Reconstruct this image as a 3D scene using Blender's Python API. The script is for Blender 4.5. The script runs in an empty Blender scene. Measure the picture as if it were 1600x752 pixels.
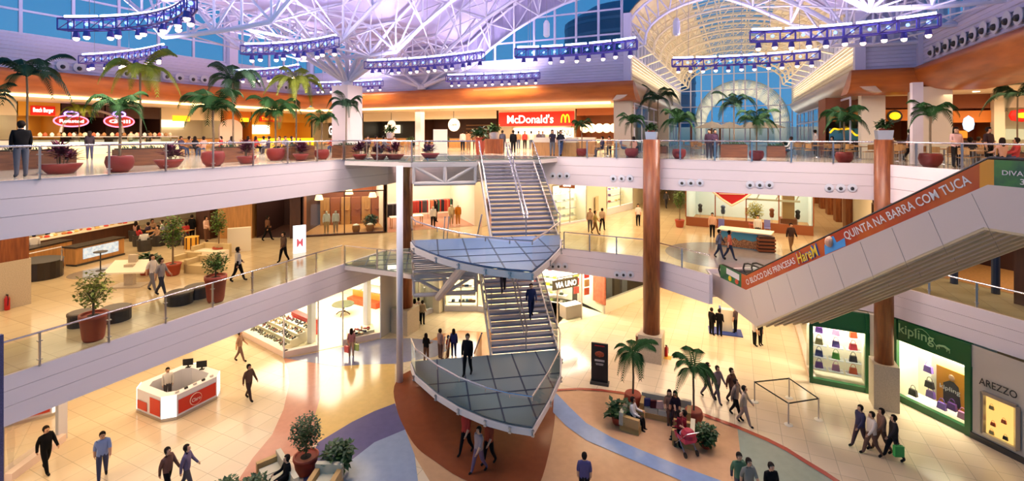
import bpy, math, random
from mathutils import Vector, Matrix
C = bpy.context.scene.collection
S = bpy.context.scene
R = random.Random(7)
# ------------------------------------------------------------------ camera, world, exposure
H0, H1, H2, CZ = 0.0, 5.5, 11.45, 12.9          # the three floors and the eye height (m)
FOC, HOR = 753.0, 210.0
YAW = math.atan2(0.4195, 0.9077)
FW = Vector((-math.sin(YAW), math.cos(YAW), 0)); RT = Vector((math.cos(YAW), math.sin(YAW), 0))
cam = bpy.data.cameras.new('camera'); cam_o = bpy.data.objects.new('camera', cam); C.objects.link(cam_o)
cam.sensor_width = 36; cam.lens = 36*FOC/1600; cam.shift_y = -(376-HOR)/1600; cam.clip_end = 600
cam_o.location = (0, 0, CZ); cam_o.rotation_euler = (math.pi/2, 0, YAW)
S.camera = cam_o
S.view_settings.view_transform = 'Standard'; S.view_settings.look = 'None'
S.view_settings.exposure = -0.06; S.view_settings.gamma = 1.0
try: S.view_settings.use_curve_mapping = False
except Exception: pass
S.cycles.max_bounces = 6; S.cycles.diffuse_bounces = 3; S.cycles.glossy_bounces = 3
S.cycles.transparent_max_bounces = 16; S.cycles.transmission_bounces = 4
S.cycles.caustics_reflective = False; S.cycles.caustics_refractive = False
S.cycles.sample_clamp_indirect = 4.0
def lin(c): return tuple((x/255/12.92 if x/255 <= .04045 else ((x/255+.055)/1.055)**2.4) for x in c)
w = bpy.data.worlds.new('dusk_sky'); S.world = w; w.use_nodes = True
nt = w.node_tree; nt.nodes.clear()
out = nt.nodes.new('ShaderNodeOutputWorld'); bg = nt.nodes.new('ShaderNodeBackground')
tc = nt.nodes.new('ShaderNodeTexCoord'); sep = nt.nodes.new('ShaderNodeSeparateXYZ'); cr = nt.nodes.new('ShaderNodeValToRGB')
noi = nt.nodes.new('ShaderNodeTexNoise'); noi.inputs['Scale'].default_value = 3.0; noi.inputs['Detail'].default_value = 4
mixn = nt.nodes.new('ShaderNodeMath'); mixn.operation = 'MULTIPLY_ADD'; mixn.inputs[1].default_value = .35
nt.links.new(tc.outputs['Generated'], sep.inputs[0]); nt.links.new(tc.outputs['Generated'], noi.inputs['Vector'])
nt.links.new(noi.outputs['Fac'], mixn.inputs[0]); nt.links.new(sep.outputs['Z'], mixn.inputs[2])
nt.links.new(mixn.outputs[0], cr.inputs[0])
cr.color_ramp.elements[0].position = .12; cr.color_ramp.elements[0].color = (*lin((92, 158, 205)), 1)
cr.color_ramp.elements[1].position = .7; cr.color_ramp.elements[1].color = (*lin((52, 126, 188)), 1)
nt.links.new(cr.outputs[0], bg.inputs[0]); bg.inputs[1].default_value = 1.15
nt.links.new(bg.outputs[0], out.inputs[0])
def area(name, loc, sx, sy, power, col, rot=(0, 0, 0), parent=None, spread=None):
    l = bpy.data.lights.new(name, 'AREA'); l.shape = 'RECTANGLE'; l.size = sx; l.size_y = sy; l.energy = power
    l.color = col
    if spread: l.spread = spread
    o = bpy.data.objects.new(name, l); C.objects.link(o); o.location = loc; o.rotation_euler = rot
    if parent: o.parent = parent
    return o
WARM = (1.0, .76, .48); WHITE = (1.0, .88, .72); LAV = (.62, .55, 1.0)
# ceiling panels under the slabs and over the shops (all hang at their real ceilings)
for (x, y, z, sx, sy, p) in [
    (-26, 10, 3.9, 8, 18, 900), (-31, 2, 3.9, 5, 14, 300), (-15.5, 33.5, 3.9, 8, 5, 520), (-3, 35, 3.9, 6, 9, 620), (-2, 50, 3.9, 7, 14, 600), (8.5, 32, 3.9, 2, 3, 90),
    (-27.5, 12, 9.55, 9, 20, 1000), (-36, 16, 9.55, 7, 14, 600), (-23, 25, 9.55, 3, 3, 130), (-16, 34, 9.55, 7, 5, 330), (-7, 40, 9.55, 7, 14, 800), (3, 36, 9.55, 8, 8, 560), (7, 52, 9.55, 7, 16, 700), (14, 30, 9.55, 6, 8, 260),
    (-43, 8, 15.0, 8, 26, 1600), (-43, 33, 15.0, 8, 18, 1100), (-28, 40, 15.0, 12, 8, 1300), (-14, 40, 15.0, 12, 8, 1400),
    (14, 35, 15.0, 8, 6, 560), (15, 24, 15.0, 8, 8, 420)]:
    area('ceiling_lamp', (x, y, z), sx, sy, p, WARM)
# ------------------------------------------------------------------ helpers
def U(px, py, z):                                   # the spot on level z seen at that place of the photograph
    D = FOC*(CZ - z)/(py - HOR); p = FW*D + RT*((px-800)*D/FOC); return Vector((p.x, p.y, z))
def UD(px, py, D):
    p = FW*D + RT*((px-800)*D/FOC); return Vector((p.x, p.y, CZ - (py-HOR)*D/FOC))
def UX(px, x):                                      # where the sight line of column px crosses the plane x (or y)
    r = FW + RT*((px-800)/FOC); return r*(x/r.x)
def UY(px, y):
    r = FW + RT*((px-800)/FOC); return r*(y/r.y)
def v3(*a): return Vector(a)
MATS = {}
def M(name, col=(200, 200, 200), rough=.6, metal=0.0, emit=0.0, noise=0.0, nscale=4.0, bump=0.0, kind=None, col2=None, scale=1.0, spec=.5):
    if name in MATS: return MATS[name]
    m = bpy.data.materials.new(name); MATS[name] = m; m.use_nodes = True
    n = m.node_tree; b = n.nodes['Principled BSDF']; L = n.links
    c = lin(col); b.inputs['Base Color'].default_value = (*c, 1); b.inputs['Roughness'].default_value = rough
    b.inputs['Metallic'].default_value = metal; b.inputs['Specular IOR Level'].default_value = spec
    if emit:
        b.inputs['Emission Color'].default_value = (*c, 1); b.inputs['Emission Strength'].default_value = emit
    t = n.nodes.new('ShaderNodeTexCoord')
    def mp(s):
        q = n.nodes.new('ShaderNodeMapping'); q.inputs['Scale'].default_value = s; L.new(t.outputs['Object'], q.inputs[0]); return q
    fac = None
    if kind == 'wood':
        q = mp((scale, scale, scale*.12)); x = n.nodes.new('ShaderNodeTexNoise'); x.inputs['Scale'].default_value = 9; x.inputs['Detail'].default_value = 5
        L.new(q.outputs[0], x.inputs['Vector']); fac = x.outputs['Fac']
    elif kind == 'woodh':
        q = mp((scale*.15, scale*.15, scale)); x = n.nodes.new('ShaderNodeTexNoise'); x.inputs['Scale'].default_value = 9; x.inputs['Detail'].default_value = 5
        L.new(q.outputs[0], x.inputs['Vector']); fac = x.outputs['Fac']
    elif kind == 'tile':
        q = mp((scale, scale, scale)); x = n.nodes.new('ShaderNodeTexBrick'); x.offset = 0.0
        x.inputs['Scale'].default_value = 1.0; x.inputs['Brick Width'].default_value = 1.0; x.inputs['Row Height'].default_value = 1.0
        x.inputs['Mortar Size'].default_value = .012; x.inputs['Color1'].default_value = (*c, 1); c2 = lin(col2 or col)
        x.inputs['Color2'].default_value = (*c2, 1); x.inputs['Mortar'].default_value = tuple(k*.62 for k in c)+(1,)
        L.new(q.outputs[0], x.inputs['Vector']); L.new(x.outputs['Color'], b.inputs['Base Color'])
    elif kind == 'plank':
        q = mp((scale, scale, scale)); x = n.nodes.new('ShaderNodeTexBrick'); x.offset = .5
        x.inputs['Scale'].default_value = 1.0; x.inputs['Brick Width'].default_value = 1.6; x.inputs['Row Height'].default_value = .14
        x.inputs['Mortar Size'].default_value = .008; x.inputs['Color1'].default_value = (*c, 1); c2 = lin(col2 or col)
        x.inputs['Color2'].default_value = (*c2, 1); x.inputs['Mortar'].default_value = tuple(k*.5 for k in c)+(1,)
        L.new(q.outputs[0], x.inputs['Vector']); L.new(x.outputs['Color'], b.inputs['Base Color'])
    elif noise or bump:
        x = n.nodes.new('ShaderNodeTexNoise'); x.inputs['Scale'].default_value = nscale; x.inputs['Detail'].default_value = 5
        L.new(t.outputs['Object'], x.inputs['Vector']); fac = x.outputs['Fac']
    if fac is not None and (noise or kind):
        r = n.nodes.new('ShaderNodeMix'); r.data_type = 'RGBA'; c2 = lin(col2) if col2 else tuple(k*(1-(noise or .25)) for k in c)
        g = n.nodes.new('ShaderNodeMapRange'); g.inputs[1].default_value = .35; g.inputs[2].default_value = .65; L.new(fac, g.inputs[0])
        L.new(g.outputs[0], r.inputs['Factor']); r.inputs['A'].default_value = (*c, 1); r.inputs['B'].default_value = (*c2, 1)
        L.new(r.outputs['Result'], b.inputs['Base Color'])
    if bump and fac is not None:
        k = n.nodes.new('ShaderNodeBump'); k.inputs['Strength'].default_value = bump; k.inputs['Distance'].default_value = .02
        L.new(fac, k.inputs['Height']); L.new(k.outputs[0], b.inputs['Normal'])
    return m
def glass(name, tint=(235, 245, 242), gloss=.12, alpha=.0, body=(150, 200, 200), rough=.04):
    if name in MATS: return MATS[name]
    m = bpy.data.materials.new(name); MATS[name] = m; m.use_nodes = True; n = m.node_tree; n.nodes.clear(); L = n.links
    o = n.nodes.new('ShaderNodeOutputMaterial'); t = n.nodes.new('ShaderNodeBsdfTransparent'); t.inputs[0].default_value = (*lin(tint), 1)
    g = n.nodes.new('ShaderNodeBsdfGlossy'); g.inputs['Roughness'].default_value = rough
    f = n.nodes.new('ShaderNodeFresnel'); f.inputs[0].default_value = 1.3
    k = n.nodes.new('ShaderNodeMath'); k.operation = 'MULTIPLY_ADD'; k.inputs[1].default_value = .8; k.inputs[2].default_value = gloss*.2
    mx = n.nodes.new('ShaderNodeMixShader'); L.new(f.outputs[0], k.inputs[0]); L.new(k.outputs[0], mx.inputs[0])
    src = t
    if alpha:
        d = n.nodes.new('ShaderNodeBsdfDiffuse'); d.inputs[0].default_value = (*lin(body), 1)
        m2 = n.nodes.new('ShaderNodeMixShader'); m2.inputs[0].default_value = alpha; L.new(t.outputs[0], m2.inputs[1]); L.new(d.outputs[0], m2.inputs[2]); src = m2
    L.new(src.outputs[0], mx.inputs[1]); L.new(g.outputs[0], mx.inputs[2]); L.new(mx.outputs[0], o.inputs[0])
    return m
GLASS = glass('clear_glass'); 
class MB:
    def __init__(s): s.v = []; s.f = []; s.m = []; s.mi = 0
    def add(s, vs, fs):
        o = len(s.v); s.v += [tuple(v) for v in vs]
        for f in fs: s.f.append([i+o for i in f]); s.m.append(s.mi)
        return s
    def quad(s, *p): return s.add(p, [list(range(len(p)))])
    def box(s, cx, cy, cz, sx, sy, sz, rz=0, taper=1.0):
        c, n = math.cos(rz), math.sin(rz); vs = []
        for k, t in ((-.5, 1.0), (.5, taper)):
            for a, b in ((-.5, -.5), (.5, -.5), (.5, .5), (-.5, .5)):
                x, y = a*sx*t, b*sy*t; vs.append((cx+x*c-y*n, cy+x*n+y*c, cz+k*sz))
        return s.add(vs, [[3, 2, 1, 0], [4, 5, 6, 7], [0, 1, 5, 4], [1, 2, 6, 5], [2, 3, 7, 6], [3, 0, 4, 7]])
    def bar(s, p, q, w, h=None, up=(0, 0, 1)):
        p, q = Vector(p), Vector(q); h = h or w; d = (q-p)
        if d.length < 1e-6: return s
        d.normalize(); up = Vector(up); a = d.cross(up)
        if a.length < 1e-3: a = d.cross(Vector((1, 0, 0)))
        a.normalize(); b = a.cross(d).normalized(); a = a*w/2; b = b*h/2
        vs = [p-a-b, p+a-b, p+a+b, p-a+b, q-a-b, q+a-b, q+a+b, q-a+b]
        return s.add(vs, [[0, 1, 2, 3], [7, 6, 5, 4], [4, 5, 1, 0], [5, 6, 2, 1], [6, 7, 3, 2], [7, 4, 0, 3]])
    def tube(s, p, q, r, n=6, r2=None):
        p, q = Vector(p), Vector(q); d = q-p
        if d.length < 1e-6: return s
        r2 = r if r2 is None else r2; d.normalize(); a = d.cross(Vector((0, 0, 1)))
        if a.length < 1e-3: a = Vector((1, 0, 0))
        a.normalize(); b = d.cross(a); vs = []
        for c, rr in ((p, r), (q, r2)):
            for i in range(n):
                t = 2*math.pi*i/n; vs.append(c + a*math.cos(t)*rr + b*math.sin(t)*rr)
        return s.add(vs, [[i, (i+1) % n, n+(i+1) % n, n+i] for i in range(n)] + [list(range(n))[::-1], list(range(n, 2*n))])
    def path(s, pts, r, n=6):
        for a, b in zip(pts[:-1], pts[1:]): s.tube(a, b, r, n)
        return s
    def prism(s, poly, z0, z1):
        n = len(poly); ar = sum(poly[i][0]*poly[(i+1) % n][1]-poly[(i+1) % n][0]*poly[i][1] for i in range(n))
        if ar < 0: poly = poly[::-1]
        vs = [(p[0], p[1], z0) for p in poly] + [(p[0], p[1], z1) for p in poly]
        return s.add(vs, [list(range(n))[::-1], list(range(n, 2*n))] + [[i, (i+1) % n, n+(i+1) % n, n+i] for i in range(n)])
    def lathe(s, prof, cx=0, cy=0, cz=0, n=16, sx=1, sy=1, rz=0):
        vs = []; c, q = math.cos(rz), math.sin(rz)
        for r, z in prof:
            for i in range(n):
                t = 2*math.pi*i/n; x, y = r*math.cos(t)*sx, r*math.sin(t)*sy; vs.append((cx+x*c-y*q, cy+x*q+y*c, cz+z))
        fs = []
        for k in range(len(prof)-1):
            for i in range(n): j = (i+1) % n; fs.append([k*n+i, k*n+j, (k+1)*n+j, (k+1)*n+i])
        if prof[0][0] > 1e-4: fs.append(list(range(n))[::-1])
        if prof[-1][0] > 1e-4: fs.append(list(range((len(prof)-1)*n, len(prof)*n)))
        return s.add(vs, fs)
    def ball(s, c, r, n=8, sx=1, sy=1, sz=1):
        return s.lathe([(r*math.sin(math.pi*k/(n//2+2))+1e-5, -r*sz*math.cos(math.pi*k/(n//2+2))) for k in range(n//2+3)], c[0], c[1], c[2], n, sx, sy)
    def disc(s, c, nrm, r, n=14, th=.02):
        c = Vector(c); nn = Vector(nrm).normalized(); return s.tube(c, c+nn*th, r, n)
    def text(s, body, org, right, up, width, height, th=.02, shear=0):
        cu = bpy.data.curves.new('lettering', 'FONT'); cu.body = body; cu.size = 1; cu.resolution_u = 3; cu.shear = shear; cu.offset = .012
        o = bpy.data.objects.new('lettering', cu); C.objects.link(o); dg = bpy.context.evaluated_depsgraph_get()
        me = bpy.data.meshes.new_from_object(o.evaluated_get(dg)); bpy.data.objects.remove(o); bpy.data.curves.remove(cu)
        xs = [v.co.x for v in me.vertices]; ys = [v.co.y for v in me.vertices]
        x0, x1, y0, y1 = min(xs), max(xs), min(ys), max(ys); right = Vector(right).normalized(); up = Vector(up).normalized(); nr = right.cross(up)
        vs = [Vector(org) + right*((v.co.x-x0)/(x1-x0)*width) + up*((v.co.y-y0)/(y1-y0)*height) + nr*th for v in me.vertices]
        s.add(vs, [list(p.vertices) for p in me.polygons]); bpy.data.meshes.remove(me); return s
    def build(s, name, mats, parent=None, world=False, smooth=False, origin=None):
        if not isinstance(mats, (list, tuple)): mats = [mats]
        vs = [Vector(v) for v in s.v]; loc = Vector((0, 0, 0))
        if parent is not None and world:
            root = parent if parent.parent is None else parent.parent
            mi = root.matrix_basis.inverted()
            if parent.parent is not None: mi = (parent.parent.matrix_basis @ parent.matrix_basis).inverted()
            vs = [mi @ v for v in vs]
        elif parent is None:
            if origin is not None: loc = Vector(origin)
            else:
                loc = Vector(((min(v.x for v in vs)+max(v.x for v in vs))/2, (min(v.y for v in vs)+max(v.y for v in vs))/2, min(v.z for v in vs)))
            vs = [v-loc for v in vs]
        me = bpy.data.meshes.new(name); me.from_pydata([tuple(v) for v in vs], [], s.f)
        for m in mats: me.materials.append(m)
        for p, mi in zip(me.polygons, s.m): p.material_index = min(mi, len(mats)-1)
        if smooth:
            for p in me.polygons: p.use_smooth = len(p.vertices) <= 4
        o = bpy.data.objects.new(name, me); C.objects.link(o); o.location = loc
        if parent is not None: o.parent = parent
        return o
def tag(o, label, cat, group=None, kind=None):
    o['label'] = label; o['category'] = cat
    if group: o['group'] = group
    if kind: o['kind'] = kind
    return o
def thing(name, label, cat, loc, rz=0, group=None):
    o = bpy.data.objects.new(name, None); C.objects.link(o); o.location = loc; o.rotation_euler = (0, 0, rz); o.empty_display_size = .2
    return tag(o, label, cat, group)
def struct(o): o['kind'] = 'structure'; return o
def dup(root, loc, rz=0, label=None, group=None, sc=1.0):
    r = root.copy(); C.objects.link(r); r.location = loc; r.rotation_euler = (0, 0, rz); r.scale = (sc, sc, sc) if not isinstance(sc, tuple) else sc
    if label: r['label'] = label
    if group: r['group'] = group
    def rec(a, b):
        for ch in a.children:
            c = ch.copy(); C.objects.link(c); c.parent = b; rec(ch, c)
    rec(root, r); return r
def side(px):                                       # words for where along the picture a thing stands
    return px
# ------------------------------------------------------------------ materials
m_fascia = M('white_fascia', (238, 220, 220), .55)
m_white = M('white_paint', (232, 228, 234), .45)
m_cream = M('cream_plaster', (240, 226, 200), .6)
m_tile = M('cream_stone_tile', (228, 205, 172), .14, kind='tile', col2=(220, 195, 160), scale=1.1)
m_tile1 = M('beige_stone_tile', (214, 190, 150), .14, kind='tile', col2=(205, 180, 140), scale=1.1)
m_tile2 = M('pale_polished_tile', (222, 200, 178), .12, kind='tile', col2=(214, 192, 170), scale=.9)
m_wood = M('orange_wood', (150, 84, 40), .4, kind='wood', col2=(116, 58, 26))
m_woodh = M('orange_wood_soffit', (184, 100, 38), .35, kind='woodh', col2=(154, 78, 26), scale=.4)
m_woodd = M('dark_wood', (78, 44, 26), .45, kind='wood')
m_woodl = M('light_wood', (196, 140, 80), .45, kind='wood')
m_box = M('planter_boards', (128, 74, 42), .5, kind='woodh', col2=(96, 52, 30))
m_steel = M('brushed_steel', (190, 185, 185), .28, metal=1)
m_rail = M('steel_rail', (200, 196, 200), .25, metal=.9)
m_black = M('black_rubber', (22, 20, 20), .5)
m_dark = M('dark_grey', (52, 48, 46), .5)
m_clad = M('white_metal_cladding', (215, 200, 192), .32, metal=.25)
m_stone = M('speckled_stone', (206, 186, 158), .4, noise=.2, nscale=30)
m_red = M('red_paint', (190, 24, 20), .4)
m_terra = M('terracotta', (172, 70, 44), .55)
m_maroon = M('maroon_pot_glaze', (128, 40, 36), .5, spec=.3)
m_soil = M('dark_soil', (50, 34, 24), .9)
m_chand = M('violet_truss_metal', (105, 88, 170), .35, metal=.5)
m_tubeE = M('lit_blue_white_tube', (190, 205, 255), .5, emit=9)
m_bulbE = M('lit_warm_bulb', (255, 226, 190), .5, emit=5)
m_starE = M('lit_blue_diode', (120, 150, 255), .5, emit=3.5)
m_coveE = M('lit_cove_strip', (255, 214, 140), .5, emit=6)
m_downE = M('lit_downlight', (255, 232, 190), .5, emit=9)
m_siding = M('white_siding', (226, 218, 236), .5)
m_sidingw = M('warm_lit_siding', (244, 228, 196), .5)  # siding of the vault, its warm light put into the base colour
m_mull = M('white_window_frame', (216, 212, 232), .45)
m_frit = glass('patterned_deck_glass', tint=(150, 185, 215), gloss=.5, alpha=.62, body=(118, 140, 168))
m_deckframe = M('dark_blue_deck_joint', (34, 52, 84), .4, metal=.3)
# ------------------------------------------------------------------ slabs and floors
def prismo(name, poly, z0, z1, m): return struct(MB().prism([(p[0], p[1]) for p in poly], z0, z1).build(name, m))
prismo('floor', [(-60, -6), (40, -6), (40, 75), (-60, 75)], -.3, 0, m_tile)
A1 = (-20.25, 20.8)
VOID2 = [(-20.25, -6), (-20.25, 24.7), (-20.6, 26.3), (-16.2, 29.1), (-10.2, 29.2), (6.2, 28.75), (8.1, 25.2), (11, 20.2), (8.6, 16.6), (13, 8.5), (13, -6)]
VOID1 = [(-20.25, -6), (-20.25, 24.4), (-17.6, 26.9), (-14.5, 29.75), (-10, 29.8), (-4.7, 29.7), (-4.0, 29.2), (-1.15, 27.3), (-1.45, 28.4), (2.2, 30.6), (6.9, 29.4), (10.6, 25.6), (14, 20), (14, -6)]
def ring(name, void, outer, z, m_top, nm):
    # floor plate around the void, as one face with a cut
    import mathutils.geometry as g
    tri = g.tessellate_polygon([[Vector((*p, 0)) for p in outer], [Vector((*p, 0)) for p in void]])
    allp = list(outer)+list(void)
    b = MB(); b.add([(p[0], p[1], z) for p in allp], [list(t) for t in tri]); o = struct(b.build(name, m_top, origin=(0, 0, z)))
    return o
OUT2 = [(-62, -6.2), (40, -6.2), (40, 75), (-62, 75)]
ring('floor', VOID2, OUT2, H2, m_tile2, 2)
ring('ceiling', VOID2, OUT2, H2-1.75, m_cream, 2)
ring('floor', VOID1, OUT2, H1, m_tile1, 1)
ring('ceiling', VOID1, OUT2, H1-1.5, m_cream, 1)
def fascia(poly, z, th, nm):
    for k, (a, b) in enumerate(zip(poly[:-1], poly[1:])):
        a3 = Vector((*a, 0)); b3 = Vector((*b, 0)); d = (b3-a3); L_ = d.length; d.normalize(); n = Vector((-d.y, d.x, 0))*-1
        m = MB(); 
        for (z0, z1, o) in ((z-th, z-th*.62, .10), (z-th*.62+.012, z-th*.3, .10), (z-th*.3+.012, z+.03, .10)):
            q = [a3, b3, b3-n*.1, a3-n*.1] if False else [a3, b3, b3+n*o, a3+n*o]
            m.prism([(p.x, p.y) for p in q], z0, z1)
        struct(m.build('wall_%s' % nm, m_fascia))
fascia(VOID2[:-1], H2, 1.75, 'upper_gallery'); fascia(VOID1[:-1], H1, 1.5, 'middle_gallery')
# ------------------------------------------------------------------ outer shell above the food court
SY, SX, RX, VX0, VX1 = 33.0, -36.0, 9.2, -6.6, 6.4
ZB, ZT, ZS = CZ+2.35, CZ+3.6, CZ+5.6
def siding(a, b, z0, z1, nrm, mat, nm, step=.2):
    a = Vector((*a, 0)); b = Vector((*b, 0)); n = Vector((*nrm, 0)); m = MB(); k = int((z1-z0)/step); h = (z1-z0)/k
    for i in range(k):
        z = z0+i*h
        m.add([a+v3(0, 0, z)+n*.05, b+v3(0, 0, z)+n*.05, b+v3(0, 0, z+h*.9)+n*.0, a+v3(0, 0, z+h*.9)+n*.0, a+v3(0, 0, z+h)+n*.05, b+v3(0, 0, z+h)+n*.05], [[0, 1, 2, 3], [3, 2, 5, 4]])
    m.add([a+v3(0, 0, z0)-n*.02, b+v3(0, 0, z0)-n*.02, b+v3(0, 0, z1)-n*.02, a+v3(0, 0, z1)-n*.02], [[0, 1, 2, 3]])
    return struct(m.build(nm, mat))
siding((SX, -6), (SX, SY), ZT, ZS-.05, (1, 0), m_siding, 'wall_left')
siding((SX, SY), (VX0, SY), ZT, ZS, (0, -1), m_siding, 'wall_back')
siding((VX1, SY), (RX, SY), ZT, ZS-.1, (0, -1), m_siding, 'wall_back')
siding((RX, SY), (RX, 2), ZT, ZS-.3, (-1, 0), m_siding, 'wall_right')
siding((VX0, SY), (VX0, 68), ZT-.2, ZS, (1, 0), m_sidingw, 'wall_vault_left', .22)
siding((VX1, 68), (VX1, SY), ZT-.2, ZS, (-1, 0), m_sidingw, 'wall_vault_right', .22)
def soffit(a, b, inward, mat, nm, flat=2.6):                  # quarter-round timber bulkhead, top edge forward
    a = Vector((*a, 0)); b = Vector((*b, 0)); n = Vector((*inward, 0)); m = MB(); prof = []
    for k in range(9):
        t = math.pi/2*k/8; prof.append((.45-1.5*(1-math.cos(t)), ZT-(ZT-ZB)*math.sin(t)))
    prof = [(0, ZT)] + prof + [(-flat, ZB)]
    vs = []
    for o, z in prof: vs += [a+n*o+v3(0, 0, z), b+n*o+v3(0, 0, z)]
    m.add(vs, [[2*i, 2*i+1, 2*i+3, 2*i+2] for i in range(len(prof)-1)])
    m.add([vs[2*i] for i in range(len(prof))], [list(range(len(prof)))]); m.add([vs[2*i+1] for i in range(len(prof))], [list(range(len(prof)))])
    return struct(m.build(nm, mat, smooth=True))
soffit((SX, -6), (SX, SY), (1, 0), m_woodh, 'trim_1'); soffit((SX, SY), (VX0+.45, SY), (0, -1), m_woodh, 'trim_2')
soffit((VX1-.45, SY), (RX+.3, SY), (0, -1), m_woodh, 'trim_3'); soffit((RX, SY), (RX, 4), (-1, 0), m_woodh, 'trim_4')
m_vsoff = M('pale_wood_soffit', (206, 176, 150), .3)
soffit((VX0, SY), (VX0, 66), (1, 0), m_vsoff, 'trim_5', 1.06); soffit((VX1, SY), (VX1, 66), (-1, 0), m_vsoff, 'trim_6', 1.06)
# food court ceilings
for nm, (x0, x1, y0, y1) in {'a': (-62, SX-1.2, -6, 60), 'b': (SX-1.2, VX0-1.2, SY+1.2, 60), 'c': (VX1+1.2, 40, SY+1.2, 60), 'd': (RX+1.2, 40, 2, SY+1.2)}.items():
    struct(MB().box((x0+x1)/2, (y0+y1)/2, CZ+2.6, x1-x0, y1-y0, .1).build('ceiling', m_cream))
for a, b in (((SX-1.3, -2), (SX-1.3, SY+1.2)), ((SX-1.2, SY+1.3), (VX0-1.5, SY+1.3)), ((RX+1.3, 8), (RX+1.3, 20))):
    tag(MB().bar((*a, CZ+2.27), (*b, CZ+2.27), .3, .14).build('cove_light', m_coveE), {-2: 'long warm strip light under the timber bulkhead on the left side', SY+1.3: 'long warm strip light under the timber bulkhead of the back side', 8: 'warm strip light under the timber bulkhead on the far right'}[a[1]], 'strip light')
# glazing
def glazing(a, b, z0, z1, nv, rails, nm, w=.14, wv=None):
    a = Vector((*a, 0)); b = Vector((*b, 0)); L_ = (b-a)
    g = MB(); g.quad(a+v3(0, 0, z0), b+v3(0, 0, z0), b+v3(0, 0, z1), a+v3(0, 0, z1)); root = struct(g.build('window_%d' % nm, glass('tinted_window', tint=(225, 238, 245), gloss=.05)))
    f = MB()
    for i in range(nv+1): p = a+L_*(i/nv); f.bar(p+v3(0, 0, z0), p+v3(0, 0, z1), wv or w, .16, up=L_.normalized())
    for z in rails+[z0, z1]: f.bar(a+v3(0, 0, z), b+v3(0, 0, z), w*.7, .12)
    f.build('window_frame', m_mull, root, world=True); return root
glazing((SX, -6), (SX, 24.6), ZS, CZ+9.6, 13, [CZ+6.9, CZ+8.2], 1)
glazing((SX, 25.6), (SX, SY), ZS, CZ+9.6, 5, [CZ+6.9, CZ+8.2], 2, .1)
glazing((SX, SY), (-7.0, SY), ZS, CZ+12.5, 18, [CZ+6.9, CZ+8.6, CZ+10.4], 3, .1)
glazing((VX1+.4, SY), (RX, SY), ZS-.1, CZ+11, 3, [CZ+7.0, CZ+8.6], 4, .1)
glazing((RX, SY), (RX, 10), ZS-.3, CZ+11, 16, [], 5, .16, .34)
glazing((VX0, SY+.5), (VX0, 67), ZS, CZ+7.4, 22, [], 6, .16, .3)
glazing((VX1, SY+.5), (VX1, 67), ZS, CZ+7.4, 22, [], 7, .16, .3)
glazing((VX0, 68), (VX1, 68), H2, CZ+10.4, 10, [CZ+1.5, CZ+3.6, CZ+5.7, CZ+7.8], 8, .07)
for (x, y, wd, z0, z1) in ((SX+.1, 25.1, .7, ZT, CZ+9.6), (SX+.15, SY-.15, .5, ZT, CZ+9.5), (VX0, SY, .5, ZT, CZ+8.2), (VX1, SY, .5, ZT, CZ+8.0), (RX, SY-.1, .5, ZT, CZ+9)):
    struct(MB().box(x, y, (z0+z1)/2, wd, wd, z1-z0).build('column', m_siding))
# ------------------------------------------------------------------ roof of the hall: two vaults meeting in a valley, on lattice trusses
def zb(x):
    d = abs(((x-9) % 32)); d = min(d, 32-d); return CZ+max(5.0, 9.9-.0335*(16-d)**2)
XS = [SX+.05] + [-35+2*i for i in range(22)] + [RX]
def truss(y, w=.12):
    m = MB(); top = 1.9
    for i, (x0, x1) in enumerate(zip(XS[:-1], XS[1:])):
        b0, b1 = v3(x0, y, zb(x0)), v3(x1, y, zb(x1)); t0, t1 = b0+v3(0, 0, top), b1+v3(0, 0, top)
        m.tube(b0, b1, w, 6).tube(t0, t1, w*.8, 6).tube(b0, t0, w*.55, 5)
        m.tube(*((b0, t1) if i % 2 else (t0, b1)), w*.55, 5)
    return m
m_truss = M('white_truss_steel', (236, 230, 242), .45)
YS = [32.8, 28.4, 24, 19.6, 15.2]
for k, y in enumerate(YS):
    tag(truss(y).build('roof_truss', m_truss), ['white lattice roof truss standing against the back glazed wall', 'white lattice roof truss next in front of the back wall one', 'white lattice roof truss in line with the tree column', 'white lattice roof truss in front of the tree column', 'white lattice roof truss nearest, along the top of the picture'][k], 'truss', 'lattice trusses of the hall roof')
m = MB()
for (y0, y1) in zip(YS[:-1], YS[1:]):
    for i, x in enumerate(XS):
        b0, b1 = v3(x, y0, zb(x)), v3(x, y1, zb(x)); t0, t1 = b0+v3(0, 0, 1.9), b1+v3(0, 0, 1.9)
        if i % 2 == 0: m.tube(t0, t1, .07, 5); m.tube(b0, (t0+t1)/2, .06, 5).tube(b1, (t0+t1)/2, .06, 5)
        if i % 4 == 0: m.tube(b0, b1, .07, 5)
        if i+1 < len(XS):
            c = v3(XS[i+1], (y0+y1)/2, zb(XS[i+1])+1.9); m.tube(t0, c, .045, 4).tube(t1, c, .045, 4).tube(b0, v3(XS[i+1], y1, zb(XS[i+1])), .04, 4)
            if i % 2: m.tube(b0, t1, .045, 4).tube(b1, t0, .045, 4)
struct(m.build('trim_roof_purlins', m_truss))
m_skin = M('purple_lit_roof_sheet', (206, 196, 224), .6)  # white sheet, tinted with the purple light that falls on it
m = MB(); xs = [SX-.2+(RX+.5-SX)*i/60 for i in range(61)]
m.add([p for x in xs for p in ((x, SY+.2, zb(x)+2.25), (x, 13, zb(x)+2.25))], [[2*i, 2*i+1, 2*i+3, 2*i+2] for i in range(60)])
struct(m.build('ceiling', m_skin))
m = MB()
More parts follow.
